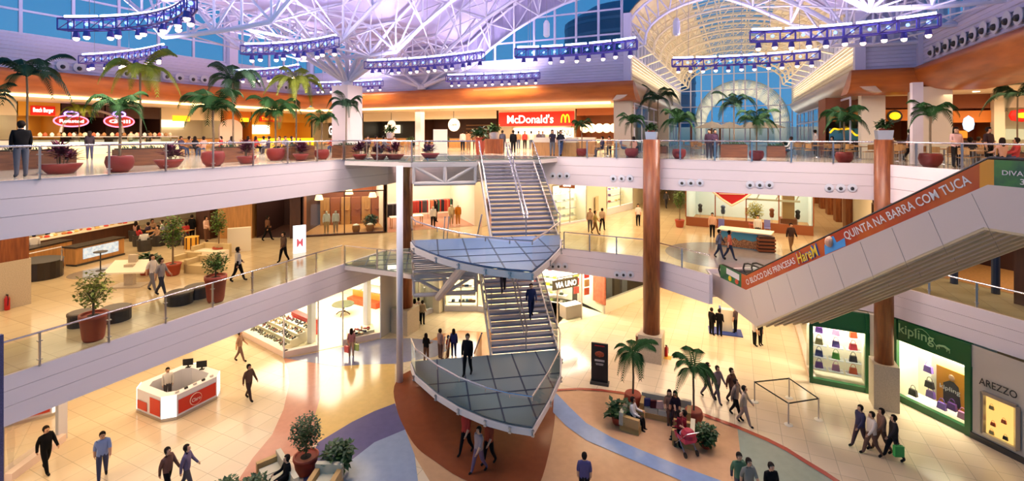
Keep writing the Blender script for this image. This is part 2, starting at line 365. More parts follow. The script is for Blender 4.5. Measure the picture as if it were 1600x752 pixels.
for (x0, x1) in ((SX, VX0-.3), (VX1+.3, RX)):       # corrugated gable sheets between bottom chord and roof
    k = int((x1-x0)/.45)
    for i in range(k):
        a, b_ = x0+(x1-x0)*i/k, x0+(x1-x0)*(i+1)/k; c_ = (a+b_)/2
        m.quad((a, SY-.04, zb(a)), (c_, SY-.1, zb(c_)), (c_, SY-.1, zb(c_)+2.3), (a, SY-.04, zb(a)+2.3)); m.quad((c_, SY-.1, zb(c_)), (b_, SY-.04, zb(b_)), (b_, SY-.04, zb(b_)+2.3), (c_, SY-.1, zb(c_)+2.3))
struct(m.build('wall_gable', m_skin))
# tree columns
def tree(base, z0, z1, sz, targets, label, par=True):
    t = thing('tree_column', label, 'column', (base[0], base[1], z0), 0, 'branching columns under the roof valley')
    if z1 > z0+.2: MB().box(0, 0, (z1-z0)/2, sz, sz, z1-z0).build('shaft', m_fascia, t)
    m = MB().lathe([(.35, 0), (.35, .3), (.2, .45)], 0, 0, z1-z0); m.build('cap', m_truss, t)
    for q in targets:
        MB().tube((0, 0, z1-z0+.2), Vector(q)-Vector((base[0], base[1], z0)), .16, 8, .09).build('branch', m_truss, t)
    return t
TB = (-23.3, 24.4)
tg = [(TB[0]+dx, y, zb(TB[0]+dx)) for (dx, y) in ((-5.7, 24), (6.3, 24))]
tg += [(TB[0]+dx, y, zb(TB[0]+dx)+1.9) for (dx, y) in ((-1.7, 24), (.3, 28.4), (-1.7, 28.4), (2.3, 28.4), (-3.7, 24), (2.3, 24), (-1.7, 19.6), (2.3, 19.6), (.3, 19.6), (.3, 24), (4.3, 24), (-3.7, 19.6))]
tree(TB, H2, CZ+3.2, 1.35, tg, 'white square column with a fan of steel branches holding the roof')
tree((-23.2, SY-.35), CZ+3.6, CZ+3.65, .4, [(x, SY-.3, zb(x)) for x in (-27, -25, -22.5, -21, -19)], 'slim steel branches rising from the back bulkhead to the roof')
# ------------------------------------------------------------------ the vaulted hall behind
XC, HW = (VX0+VX1)/2, (VX1-VX0)/2
def arc(r0, rise, n=20): return [(XC-r0*math.cos(math.pi*k/n), rise*math.sin(math.pi*k/n)) for k in range(n+1)]
m_vault = M('cream_vault_lining', (246, 230, 200), .6)
for (k0, k1) in ((0, 7), (13, 20)):
    p = arc(HW+.2, 3.4)[k0:k1+1]; m = MB(); n = len(p)
    for j in range(24):
        y0, y1 = SY+.1+35*j/24, SY+.1+35*(j+1)/24-.12
        m.add([q for (x, z) in p for q in ((x, y0, CZ+7.2+z), (x, y1, CZ+7.2+z))], [[2*i, 2*i+1, 2*i+3, 2*i+2] for i in range(n-1)])
    m.add([q for (x, z) in p for q in ((x, SY+.1, CZ+7.3+z), (x, 68, CZ+7.3+z))], [[2*i, 2*i+1, 2*i+3, 2*i+2] for i in range(n-1)])
    struct(m.build('ceiling', m_vault))
p = arc(HW+.2, 3.4)[7:14]
m = MB().add([q for (x, z) in p for q in ((x, SY+.1, CZ+7.3+z), (x, 68, CZ+7.3+z))], [[2*i, 2*i+1, 2*i+3, 2*i+2] for i in range(6)])
sk = struct(m.build('window_9', glass('tinted_window'))); m = MB()
for j in range(36): 
    for (a, b_) in zip(p[:-1], p[1:]): m.tube((a[0], SY+.3+j, CZ+7.25+a[1]), (b_[0], SY+.3+j, CZ+7.25+b_[1]), .05, 4)
for q in p[::2]: m.tube((q[0], SY+.2, CZ+7.25+q[1]), (q[0], 68, CZ+7.25+q[1]), .06, 4)
m.build('window_frame', m_vault, sk, world=True)
def arch(y, k):
    m = MB(); a = arc(HW, 3.0, 16); b_ = arc(HW-1.1, 2.5, 16)
    P = [v3(x, y, CZ+7.1+z) for x, z in a]; Q = [v3(x, y, CZ+6.35+z) for x, z in b_]; Q[0].z -= .3; Q[-1].z -= .3
    m.path(P, .1, 5).path(Q, .1, 5)
    for i in range(16): m.tube(P[i], Q[i], .05, 4).tube(Q[i], P[i+1], .05, 4)
    for s_ in (0, -1): m.tube(Q[s_], (P[s_].x, y, CZ+5.7), .07, 5).tube(Q[s_], P[s_], .07, 5)
    return tag(m.build('vault_truss', m_vault if k else m_truss), 'cream arched lattice truss in the vaulted hall, the %s from the front' % ['first', 'second', 'third', 'fourth', 'fifth', 'sixth', 'seventh', 'eighth', 'ninth', 'last'][k], 'truss', 'arched trusses of the vaulted hall')
for k in range(10): arch(SY+.2+3.75*k, k)
m = MB()
for (x, z) in arc(HW, 3.0, 16)[::2]: m.tube((x, SY+.4, CZ+7.1+z), (x, 67, CZ+7.1+z), .04, 4)
struct(m.build('trim_vault_purlins', m_vault))
# lower canopy vault beyond
m = MB()
for j in range(12):
    P = [v3(XC+.8+(-5.6*math.cos(math.pi*i/16)), 70+j*2.2, CZ+1.5+5.6*math.sin(math.pi*i/16)) for i in range(17)]; m.path(P, .09, 5).tube(P[0], (P[0].x, P[0].y, H2-.05), .09, 5).tube(P[-1], (P[-1].x, P[-1].y, H2-.05), .09, 5)
    for i in range(16): m.tube(P[i], P[i+1]+v3(0, 2.2, 0), .045, 4).tube(P[i+1], P[i]+v3(0, 2.2, 0), .045, 4); 
tag(m.build('glasshouse_vault', m_vault), 'lower cream barrel vault lattice seen through the end window', 'vault')
for x, r in ((VX0+.6, .5), (VX1-.6, -.5)):
    area('vault_uplight', (x, 50, CZ+3.9), .4, 32, 900, (1, .8, .6), (math.pi, r, 0))

area('canopy_uplight', (XC+.8, 82, H2+.3), 7, 22, 2600, (1, .84, .66), (math.pi, 0, 0))
struct(MB().box(0, 100, H2-.3, 60, 70, .5).build('ground_terrace', m_cream))
struct(MB().box(0, 98, H2+1.4, 40, .4, 2.8).build('wall_terrace', m_cream))
# ------------------------------------------------------------------ railings
def railing(name, pts, z, label, group=None, h=1.08, post_step=1.9, inset=.06, posts=True, slope=None, gl=True):
    """glass balustrade along a polyline; pts are 2D (z given) or 3D"""
    P = [Vector((p[0], p[1], z)) if len(p) == 2 else Vector(p) for p in pts]
    t = thing(name, label, 'railing', P[0], 0, group)
    k = [p+v3(0, 0, h) for p in P]
    MB().path(k, .035, 8).build('handrail', m_rail, t, world=True)
    for a, b in zip(P[:-1], P[1:]):
        n = max(1, round((b-a).length/post_step))
        for i in range(n):
            p, q = a+(b-a)*(i/n), a+(b-a)*((i+1)/n)
            if gl:
                e = (q-p).normalized()*.05; MB().quad(p+e+v3(0, 0, .06), q-e+v3(0, 0, .06), q-e+v3(0, 0, h-.1), p+e+v3(0, 0, h-.1)).build('glass_panel', GLASS, t, world=True)
            if posts:
                MB().bar(p, p+v3(0, 0, h), .045, .075).box(p.x, p.y, p.z+h*.75, .12, .12, .03).box(p.x, p.y, p.z+.22, .12, .12, .03).build('post', m_steel, t, world=True)
    return t
railing('glass_railing', [(-20.1, 2), (-20.1, 24.5)], H2, 'long glass railing with steel posts along the upper left gallery edge')
railing('glass_railing', [(-10.1, 29.0), (6.3, 28.6), (8.3, 25.2), (10.6, 21.4)], H2, 'glass railing with steel posts along the upper back gallery edge')
railing('glass_railing', [(-20.1, 2), A1], H1, 'glass railing with steel posts along the middle left gallery edge')
railing('glass_railing', [(-10, 29.65), (-4.9, 29.6)], H1, 'glass railing of the middle gallery between the staircase and the wood column')
railing('glass_railing', [(-4.1, 29.1), (-1.2, 27.2)], H1, 'short glass railing beside the foot of the escalators')
railing('glass_railing', [(6.9, 29.5), (10.6, 25.7), (13.8, 20.2)], H1, 'glass railing of the middle gallery behind the escalators at right')
# ------------------------------------------------------------------ round timber columns
def wood_column(p, z0, z1, base, label, r=.47, bw=.35):
    t = thing('wood_column', label, 'column', (p[0], p[1], z0))
    MB().lathe([(r, base), (r, z1-z0)], n=28).build('shaft', m_wood, t, smooth=True)
    if base > .1: MB().box(0, 0, base/2, r*2+bw, r*2+bw, base, rz=.0).build('stone_base', m_stone, t)
    return t
wood_column((-4.35, 28.55), 0, H2+1.15, 1.5, 'round timber clad column standing by the palm lounge, left of the escalators')
wood_column((6.42, 28.15), 0, H2+1.2, 2.1, 'round timber clad column standing between the two green shop windows', r=.38, bw=.22)
wood_column((-19.6, 25.75), 0, H2-.05, 1.6, 'round timber clad column behind the white pole at left')
tag(MB().tube((-15.85, 20.35, 0), (-15.85, 20.35, H2-.2), .17, 24).build('white_pole', m_white, smooth=True), 'tall slim white steel pole standing beside the glass staircase', 'pole')
# ------------------------------------------------------------------ the glass and steel staircase
WV = Vector((.8211, .5707, 0)); DV = Vector((-.5707, .8211, 0))
def L(w_, d_, z=0): return WV*w_ + DV*d_ + v3(0, 0, z)
M1, M0 = 8.1, 2.6
LAND = [(-.7, 22.3), (-.5, 21.2), (.4, 19.5), (1.2, 18.4), (2.1, 17.5), (2.9, 16.95), (3.65, 16.6), (4.7, 18.3), (5.6, 20), (6.1, 21.6), (6.2, 22.3)]
m_tread = M('pale_stair_tread', (158, 148, 154), .35, metal=.1)
m_und = M('white_stair_steel', (222, 206, 196), .5)
def deck(name, label, poly, z, mat, rim=None):
    """glass deck: panes, joints, steel rim with clips, underside beams"""
    P = [L(*p) for p in poly]; o = P[0].copy(); o.z = z; t = thing(name, label, 'stair landing', o)
    MB().prism([(p.x, p.y) for p in P], z-.06, z).build('glass_deck', mat, t, world=True)
    j = MB(); ds = [p[1] for p in poly]; ws = [p[0] for p in poly]
    def span(axis, val):
        c = []
        for a, b in zip(poly, poly[1:]+poly[:1]):
            if (a[axis]-val)*(b[axis]-val) < 0: f = (val-a[axis])/(b[axis]-a[axis]); c.append(a[1-axis]+f*(b[1-axis]-a[1-axis]))
        return sorted(c)
    v = min(ws)+1.15
    while v < max(ws)-.3:
        c = span(0, v)
        if len(c) >= 2: j.bar(L(v, c[0], z+.008), L(v, c[-1], z+.008), .06, .012)
        v += 1.15
    v = max(ds)-1.1
    while v > min(ds)+.3:
        c = span(1, v)
        if len(c) >= 2: j.bar(L(c[0], v, z+.012), L(c[-1], v, z+.012), .05, .012)
        v -= 1.1
    j.build('deck_joint', m_deckframe, t, world=True)
    m = MB(); n = len(P)
    for i in range(n):
        a, b = P[i], P[(i+1) % n]; m.bar(a+v3(0, 0, z-.2), b+v3(0, 0, z-.2), .1, .24)
    m.build('steel_rim', m_und, t, world=True)
    return t
m_deckB = glass('blue_deck_glass', tint=(110, 160, 220), gloss=.5, alpha=.8, body=(104, 134, 186), rough=.3)
m_deckG = glass('grey_deck_glass', tint=(140, 165, 180), gloss=.5, alpha=.85, body=(112, 130, 140), rough=.3)
m_deckC = glass('clear_deck_glass', tint=(210, 225, 215), gloss=.5, alpha=.45, body=(190, 196, 176))
dk1 = deck('stair_landing', 'upper blue glass stair landing hanging above the middle floor', LAND, M1, m_deckB)
dk0 = deck('stair_landing', 'lower grey glass stair landing just above the ground floor', LAND, M0, m_deckG)
def truss_under(z, w0, w1, d_, t):
    m = MB(); a, b = L(w0, d_, z-.25), L(w1, d_, z-.25); c, e = a-v3(0, 0, .95), b-v3(0, 0, .95); mid = (a+b)/2
    m.tube(c, e, .12, 8).tube(a, b, .1, 8).tube(c, a, .09, 8).tube(e, b, .09, 8)
    lo = (c+e)/2; m.tube(lo, mid, .11, 8).tube(lo, a, .09, 8).tube(lo, b, .09, 8)
    return m
for z, lab in ((H2, 'glass footbridge from the upper gallery to the head of the staircase'), (H1, 'glass footbridge from the middle gallery to the staircase')):
    def wd(p): v = Vector((p[0], p[1], 0)); return (v.dot(WV), v.dot(DV))
    poly = [wd((-20.1, 20.9)), (-.8, 26.2), (2.65, 26.2), (2.65, 27.75), (6.25, 27.75), wd((-10.3, 29.1 if z == H2 else 29.7)), wd((-15.9, 29.1 if z == H2 else 29.7-1.2)), wd((-20.0, 25.0))]
    t = deck('glass_footbridge', lab, poly, z+.02, m_deckC); t['category'] = 'footbridge'
    truss_under(z, -.7, 2.6, 26.25, t).build('under_truss', m_und, t, world=True)
    truss_under(z, 2.8, 6.1, 27.9, t).build('under_truss', m_und, t, world=True)
def flight(z0, z1, d0, d1, w0, w1, label, n):
    """steps from z0 (at d0) up to z1 (at d1)"""
    t = thing('stair_flight', label, 'stairs', L((w0+w1)/2, d0, z0), 0, 'flights of the glass and steel staircase'); rise = (z1-z0)/n; run = (d1-d0)/(n-1)
    for i in range(n-1):
        z = z0+rise*(i+1); d = d0+run*i
        c = L((w0+w1)/2, d+run*.5, z-.04); e = L((w0+w1)/2, d+.02, z-.08); ra = math.atan2(WV.y, WV.x); MB().box(c.x, c.y, c.z, w1-w0-.1, run*1.12, .08, rz=ra).box(e.x, e.y, e.z, w1-w0-.1, .03, .1, rz=ra).build('tread', m_tread, t, world=True)
    for ww in (w0, w1):
        m = MB(); m.bar(L(ww, d0-.1, z0-.22), L(ww, d1, z1-.3), .07, .34); m.build('stringer', m_und, t, world=True)
        MB().quad(L(ww, d0, z0+.05), L(ww, d1, z1+.05), L(ww, d1, z1+1.0), L(ww, d0, z0+1.0)).build('side_glass', GLASS, t, world=True)
        MB().path([L(ww, d0, z0+1.05), L(ww, d1, z1+1.05)], .035, 8).build('handrail', m_rail, t, world=True)
    return t
def mid_rail(t, z0, z1, d0, d1, wc):
    m = MB()
    for o in (-.09, .09): m.tube(L(wc+o, d0, z0+1.0), L(wc+o, d1, z1+1.0), .028, 6).tube(L(wc+o, d0, z0+.85), L(wc+o, d1, z1+.85), .018, 6)
    m.build('centre_rail', m_rail, t, world=True)
    for k in range(5):
        f = k/4; MB().tube(L(wc, d0+(d1-d0)*f, z0+(z1-z0)*f), L(wc, d0+(d1-d0)*f, z0+(z1-z0)*f+1.0), .03, 6).build('post', m_steel, t, world=True)
f1 = flight(M1, H2, 22.3, 27.75, 2.95, 6.15, 'upper wide flight of open steel steps climbing to the upper gallery', 19); mid_rail(f1, M1, H2, 22.3, 27.75, 4.6)
f2 = flight(M0, H1, 22.3, 27.75, 2.95, 6.15, 'lower wide flight of open steel steps under the blue landing', 17); mid_rail(f2, M0, H1, 22.3, 27.75, 4.6)
f3 = flight(0, 0, 0, 1, 0, 1, 'x', 2) if False else None
def flight_down(zt, zb_, d0, d1, w0, w1, label, n):
    """steps from the landing edge (d0, zt) down to (d1, zb_)"""
    t = thing('stair_flight', label, 'stairs', L((w0+w1)/2, d1, zb_), 0, 'flights of the glass and steel staircase'); rise = (zt-zb_)/n; run = (d1-d0)/(n-1)
    for i in range(n-1):
        c = L((w0+w1)/2, d0+run*(i+.5), zt-rise*(i+1)-.03); MB().box(c.x, c.y, c.z, w1-w0-.1, run, .06, rz=math.atan2(WV.y, WV.x)).build('tread', m_tread, t, world=True)
    for ww in (w0, w1):
        lo = .12 if zb_ == 0 else -.05
        MB().bar(L(ww, d0, zt-.22), L(ww, d1, zb_+lo), .07, .3).build('stringer', m_und, t, world=True)
        MB().quad(L(ww, d0, zt+.05), L(ww, d1, zb_+.05), L(ww, d1, zb_+1.0), L(ww, d0, zt+1.0)).build('side_glass', GLASS, t, world=True)
        MB().path([L(ww, d0, zt+1.05), L(ww, d1, zb_+1.05)], .035, 8).build('handrail', m_rail, t, world=True)
    m = MB()
    for o in (-.09, .09): m.tube(L((w0+w1)/2+o, d0, zt+1), L((w0+w1)/2+o, d1, zb_+1), .028, 6)
    m.build('centre_rail', m_rail, t, world=True)
    m = MB()
    for i in range(3):
        a, b = (d0+(d1-d0)*i/3), (d0+(d1-d0)*(i+1)/3); za, zc = zt+(zb_-zt)*i/3-.4, zt+(zb_-zt)*(i+1)/3-.4
        if zb_ > 0: m.tube(L(w0, a, za), L(w1, b, zc), .07, 6).tube(L(w0, b, zc), L(w1, b, zc), .06, 6)
    if zb_ > 0: m.build('under_bracing', m_und, t, world=True)
    return t
flight_down(M1, H1, 22.3, 26.1, -.7, 2.5, 'short return flight from the blue landing down to the middle floor', 15)
flight_down(M0, 0, 22.3, 26.0, -.7, 2.5, 'short return flight from the grey landing down to the ground floor', 15)
# big inclined props under the blue landing
tag(MB().tube(L(1.6, 19.3, M1-.3), L(.6, 26.0, H1-1.3), .2, 10).tube(L(1.6, 19.3, M1-.3), L(5.8, 22.2, M1-.35), .14, 8).build('inclined_prop', m_und), 'thick inclined steel prop bracing the blue stair landing from below', 'steel prop')
def landing_rail(z, label):
    pts = [L(*LAND[i], z) for i in range(0, 11)]
    t = thing('glass_railing', label, 'railing', pts[0]); m = MB().path([p+v3(0, 0, 1.05) for p in pts], .035, 8); m.build('handrail', m_rail, t, world=True)
    for a, b in zip(pts[:-1], pts[1:]):
        MB().quad(a-v3(0, 0, .25), b-v3(0, 0, .25), b+v3(0, 0, .95), a+v3(0, 0, .95)).build('glass_panel', GLASS, t, world=True)
    for a in pts[1:-1]:
        o = (a-L(2.8, 20.5, z)).normalized()*.06
        MB().box(a.x+o.x, a.y+o.y, z-.14, .1, .1, .05).box(a.x+o.x, a.y+o.y, z-.3, .1, .1, .05).tube(a+o+v3(0, 0, -.32), a+o+v3(0, 0, -.1), .025, 6).tube(a+v3(0, 0, .9), a+v3(0, 0, 1.05), .02, 5).build('clamp', m_steel, t, world=True)
    return t
landing_rail(M1, 'curved frameless glass railing round the blue stair landing'); landing_rail(M0, 'curved frameless glass railing round the grey lower landing')
for z, nm in ((H2, 'upper'), (H1, 'middle')):
    q = [(-20.1, 20.85), tuple(L(-.8, 26.2).xy)]
    if z == H2: q.append(tuple(L(2.6, 26.2).xy))
    railing('glass_railing', q, z, 'frameless glass railing along the %s glass footbridge by the white pole' % nm, h=1.08, post_step=2.4)
# ------------------------------------------------------------------ the pair of escalators
EV = Vector((.5707, -.8211, 0)); ES = Vector((.8211, .5707, 0))
K1 = v3(.5, 26.15, 0); 
m_banR = M('orange_red_banner', (176, 52, 28), .35, noise=.25, nscale=.8, col2=(198, 92, 30))
m_banG = M('green_banner', (58, 128, 60), .35, noise=.4, nscale=2.5, col2=(24, 84, 62))
m_letter = M('white_lettering', (238, 226, 220), .4)
def escalator(off, label, banner):
    o = K1+ES*off; t = thing('escalator', label, 'escalator', o-EV*1.8+v3(0, 0, H1), 0, 'pair of escalators')
    RUN = 10.3; zl, zu = H1-.2, H2+.05
    def Q(s_, z, side=0): return o+EV*s_+ES*side+v3(0, 0, z)
    prof = [(-3.3, zl-.0), (0, zl), (RUN, zu), (RUN+4, zu), (RUN+4, zu-1.2), (RUN-.1, zu-1.2), (.75, zl-1.5+.0), (-1.9, zl-1.15), (-3.3, zl-1.1)]
    W_ = 1.55
    m = MB(); n = len(prof); A = [Q(s_, z) for s_, z in prof]; B = [p+ES*W_ for p in A]
    m.add(A+B, [list(range(n)), list(range(n, 2*n))[::-1]]+[[i, n+i, n+(i+1) % n, (i+1) % n] for i in range(n)])
    m.build('truss_casing', m_clad, t, world=True)
    g = MB()                                          # cladding joints: thin proud strips
    for k in range(9):
        s0 = .3+k*1.2
        if s0 < RUN: z0 = zl+(zu-zl)*s0/RUN; g.bar(Q(s0, z0-.06, -.006), Q(s0+.55, z0+.3-1.55, -.004), .008, .006)
    g.build('panel_joint', M('joint_grey', (150, 138, 130), .5), t, world=True)
    u = MB()                                          # metal ribs under the incline; warm reflections put into their colour
    for k, s_ in enumerate((.06, .55, 1.0, 1.49)): u.bar(Q(.75, zl-1.53, s_), Q(RUN-.1, zu-1.23, s_), .1, .08); u.bar(Q(RUN-.1, zu-1.23, s_), Q(RUN+4, zu-1.23, s_), .1, .08)
    u.build('underside_rib', M('warm_lit_underside', (206, 186, 150), .35, metal=.3), t, world=True)
    st = MB()
    for k in range(26):
        s_ = RUN*k/26; z = zl+(zu-zl)*k/26; st.add([Q(s_, z+.14, .28), Q(s_+.4, z+.14, .28), Q(s_+.4, z+.14, 1.27), Q(s_, z+.14, 1.27), Q(s_, z-.1, .28), Q(s_, z-.1, 1.27)], [[0, 1, 2, 3], [0, 3, 5, 4]])
    st.build('steps', m_dark, t, world=True)
    for sd in (0.05, W_-.05):
        path = [(-2.15, .1), (-2.3, .35), (-2.2, .62), (-1.9, .72), (0, .74), (RUN, .74+zu-zl), (RUN+4, .74+zu-zl)]
        pts = [Q(a, zl+b, sd) for a, b in path]
        q = MB(); base = [Q(-2.1, zl, sd), Q(0, zl, sd), Q(RUN, zu, sd), Q(RUN+4, zu, sd)]
        q.add([base[0], base[1], pts[4], pts[3], pts[2], pts[1]], [[0, 1, 2, 3, 4, 5]]); q.quad(base[1], base[2], pts[5], pts[4]); q.quad(base[2], base[3], pts[6], pts[5])
        if banner and sd < .1:
            bb = MB(); bb.mi = 0
            for (s0, s1, mi) in ((-2.1, -.35, 1), (-.35, RUN-.2, 0), (RUN-.2, RUN+.15, 2), (RUN+.15, RUN+4, 1)):
                bb.mi = mi; ss = [s0]+[c for c in (0, RUN) if s0 < c < s1]+[s1]
                for a, b in zip(ss[:-1], ss[1:]):
                    f = lambda s_: zl+(zu-zl)*min(1, max(0, s_/RUN))
                    bb.quad(Q(a, f(a)+.0, 0), Q(b, f(b), 0), Q(b, f(b)+.7, 0), Q(a, f(a)+.7, 0))
            bp = bb.build('advert_banner', [m_banR, m_banG, M('yellow_banner', (226, 150, 40), .4)], t, world=True)
            inc = (EV*RUN+v3(0, 0, zu-zl)).normalized(); upv = inc.cross(-ES).normalized(); upv = upv if upv.z > 0 else -upv
            def word(s, s0, s1, h, up0, z_=0): 
                f0 = zl+(zu-zl)*s0/RUN; x = MB().text(s, Q(s0, f0+up0, -.012), inc, upv, (s1-s0)/math.cos(math.atan2(zu-zl, RUN)), h, th=.004); x.build('lettering', m_letter, bp, world=True)
            word('O BLOCO DAS PRINCESAS', .1, 3.25, .26, .2); word('QUINTA NA BARRA COM TUCA', 5.75, RUN-.35, .34, .17)
            f0 = zl+(zu-zl)*3.4/RUN
            MB().text('HareM', Q(3.45, f0+.13, -.03), inc, upv, 1.25, .42, th=.02, shear=.2).build('lettering', M('yellow_letter', (240, 200, 60), .4), bp, world=True)
            MB().text('HareM', Q(3.41, f0+.08, -.012), inc, upv, 1.36, .5, th=.002, shear=.2).build('lettering', M('blue_letter_outline', (50, 90, 180), .4), bp, world=True)
            MB().add([Q(4.75, zl+(zu-zl)*4.75/RUN+.02, -.01), Q(5.7, zl+(zu-zl)*5.7/RUN+.02, -.01), Q(5.65, zl+(zu-zl)*5.65/RUN+.34, -.01), Q(5.3, zl+(zu-zl)*5.3/RUN+.3, -.01), Q(5.15, zl+(zu-zl)*5.15/RUN+.6, -.01), Q(4.9, zl+(zu-zl)*4.9/RUN+.64, -.01), Q(4.72, zl+(zu-zl)*4.72/RUN+.4, -.01)], [list(range(7))]).build('printed_figure', M('blue_print', (70, 150, 210), .4), bp, world=True)
            pc = Q(4.98, zl+(zu-zl)*4.98/RUN+.45, -.02); MB().ball(pc, .17, 10, sy=.1 if False else 1, sz=1.25).build('printed_face', M('printed_skin', (226, 168, 130), .5), bp, world=True)
            MB().text('DIVAENTRETE', Q(RUN+.35, zu+.3, -.012), EV, v3(0, 0, 1), 1.35, .13, th=.004).build('lettering', m_letter, bp, world=True)
            MB().text('3351-', Q(RUN+.75, zu+.08, -.012), EV, v3(0, 0, 1), .62, .15, th=.004).build('lettering', m_letter, bp, world=True)
            MB().text('DI', Q(RUN+.95, zu+.5, -.012), EV, v3(0, 0, 1), .25, .12, th=.004).build('lettering', m_letter, bp, world=True)
            MB().quad(Q(-1.55, zl+.36, -.012), Q(-.5, zl+.3, -.012), Q(-.5, zl+.6, -.012), Q(-1.55, zl+.66, -.012)).build('white_sticker', m_letter, bp, world=True)
            for (a, c) in ((-1.25, (240, 200, 40)), (-.7, (210, 80, 50))): MB().tube(Q(a, zl+.19, -.02), Q(a, zl+.19, 0), .13, 12).build('printed_disc', M('print_%d' % c[0], c, .5), bp, world=True)
        else: q.build('balustrade_glass', GLASS, t, world=True)
        MB().path([Q(-2.0, zl+.08, sd)]+pts, .045, 8).build('handrail', m_black, t, world=True)
    return t
escalator(0, 'escalator with red and green advert banner on its glass side', True)
escalator(1.95, 'second escalator running close behind the one with the banner', False)
# ------------------------------------------------------------------ floor inlays (coloured stone in the ground floor)
def inlay(px, col, k, name='floor_inlay', lv=0, samp=True):
    pts = [U(x, y, lv) for x, y in px]
    m = M('inlay_%d_%d_%d' % col, col, .14, noise=.08, nscale=3)
    b = MB(); b.add([(p.x, p.y, lv+.004+.003*k) for p in pts], [list(range(len(pts)))])
    return struct(b.build('floor_inlay', m))
def smooth_px(pts, n=5):
    out = []; N = len(pts)
    for i in range(N):
        p0, p1, p2, p3 = pts[(i-1) % N], pts[i], pts[(i+1) % N], pts[(i+2) % N]
        for j in range(n):
            t = j/n; out.append(tuple(.5*((2*p1[c])+(-p0[c]+p2[c])*t+(2*p0[c]-5*p1[c]+4*p2[c]-p3[c])*t*t+(-p0[c]+3*p1[c]-3*p2[c]+p3[c])*t**3) for c in (0, 1)))
    return out
inlay([(443, 560), (470, 562), (528, 573), (505, 605), (494, 645), (497, 692), (440, 722), (395, 775), (340, 800), (395, 716), (425, 680), (443, 640), (452, 600), (450, 578)], (208, 144, 118), 0)
inlay([(528, 573), (570, 570), (617, 569), (617, 631), (585, 643), (550, 660), (497, 692), (492, 650), (505, 605)], (226, 186, 112), 1)
inlay([(443, 560), (465, 557), (497, 551), (545, 541), (594, 530), (640, 529), (690, 533), (705, 545), (680, 558), (617, 569), (570, 570), (528, 573), (480, 566)], (136, 134, 160), 2)
inlay([(672, 533), (690, 522), (720, 517), (760, 519), (800, 532), (815, 560), (740, 580), (690, 570), (705, 545)], (200, 132, 84), 1)
inlay([(617, 631), (633, 672), (585, 692), (549, 720), (520, 760), (470, 800), (475, 740), (497, 692), (550, 660), (585, 643)], (100, 94, 128), 3)
inlay([(633, 672), (648, 712), (653, 752), (652, 800), (500, 800), (520, 760), (549, 720), (585, 692)], (148, 158, 178), 4)
inlay([(866, 612), (940, 609), (1000, 620), (1100, 648), (1152, 668), (1158, 720), (1148, 800), (700, 800), (640, 700), (620, 640), (640, 600)], (206, 160, 118), 0)
inlay(smooth_px([(616, 604), (620, 640), (633, 672), (652, 701), (680, 722), (720, 748), (790, 775), (830, 772), (848, 745), (864, 677), (867, 637), (862, 600), (800, 575), (700, 570), (640, 580)], 4), (136, 72, 44), 5)
inlay([(866, 612), (890, 637), (916, 662), (955, 684), (994, 701), (1060, 728), (1126, 752), (1230, 800), (1150, 800), (1064, 752), (1017, 732), (960, 708), (916, 689), (885, 667), (864, 645)], (134, 152, 186), 6)
inlay([(1152, 668), (1200, 688), (1260, 722), (1318, 760), (1360, 800), (1148, 800), (1158, 720)], (150, 158, 140), 3)
arcp = [(868, 609), (905, 607), (940, 609), (970, 613), (1000, 619), (1050, 632), (1100, 647), (1150, 665), (1200, 686), (1230, 701), (1260, 720), (1290, 738), (1320, 758)]
inlay(arcp+[(x-2, y+3+(y-600)*.018) for x, y in arcp[::-1]], (168, 76, 58), 8)
def disc_inlay(c, r, col, k, lv): 
    p = MB().lathe([(r, lv+.003+.003*k), (r-.001, lv+.004+.003*k)], c[0], c[1], 0, 40); return struct(p.build('floor_inlay', M('inlay_%d_%d_%d' % col, col, .14, noise=.08, nscale=3)))
disc_inlay(U(1130, 398, H1), 3.4, (150, 142, 146), 0, H1); disc_inlay(U(147, 427, H1), 1.1, (150, 142, 130), 0, H1)
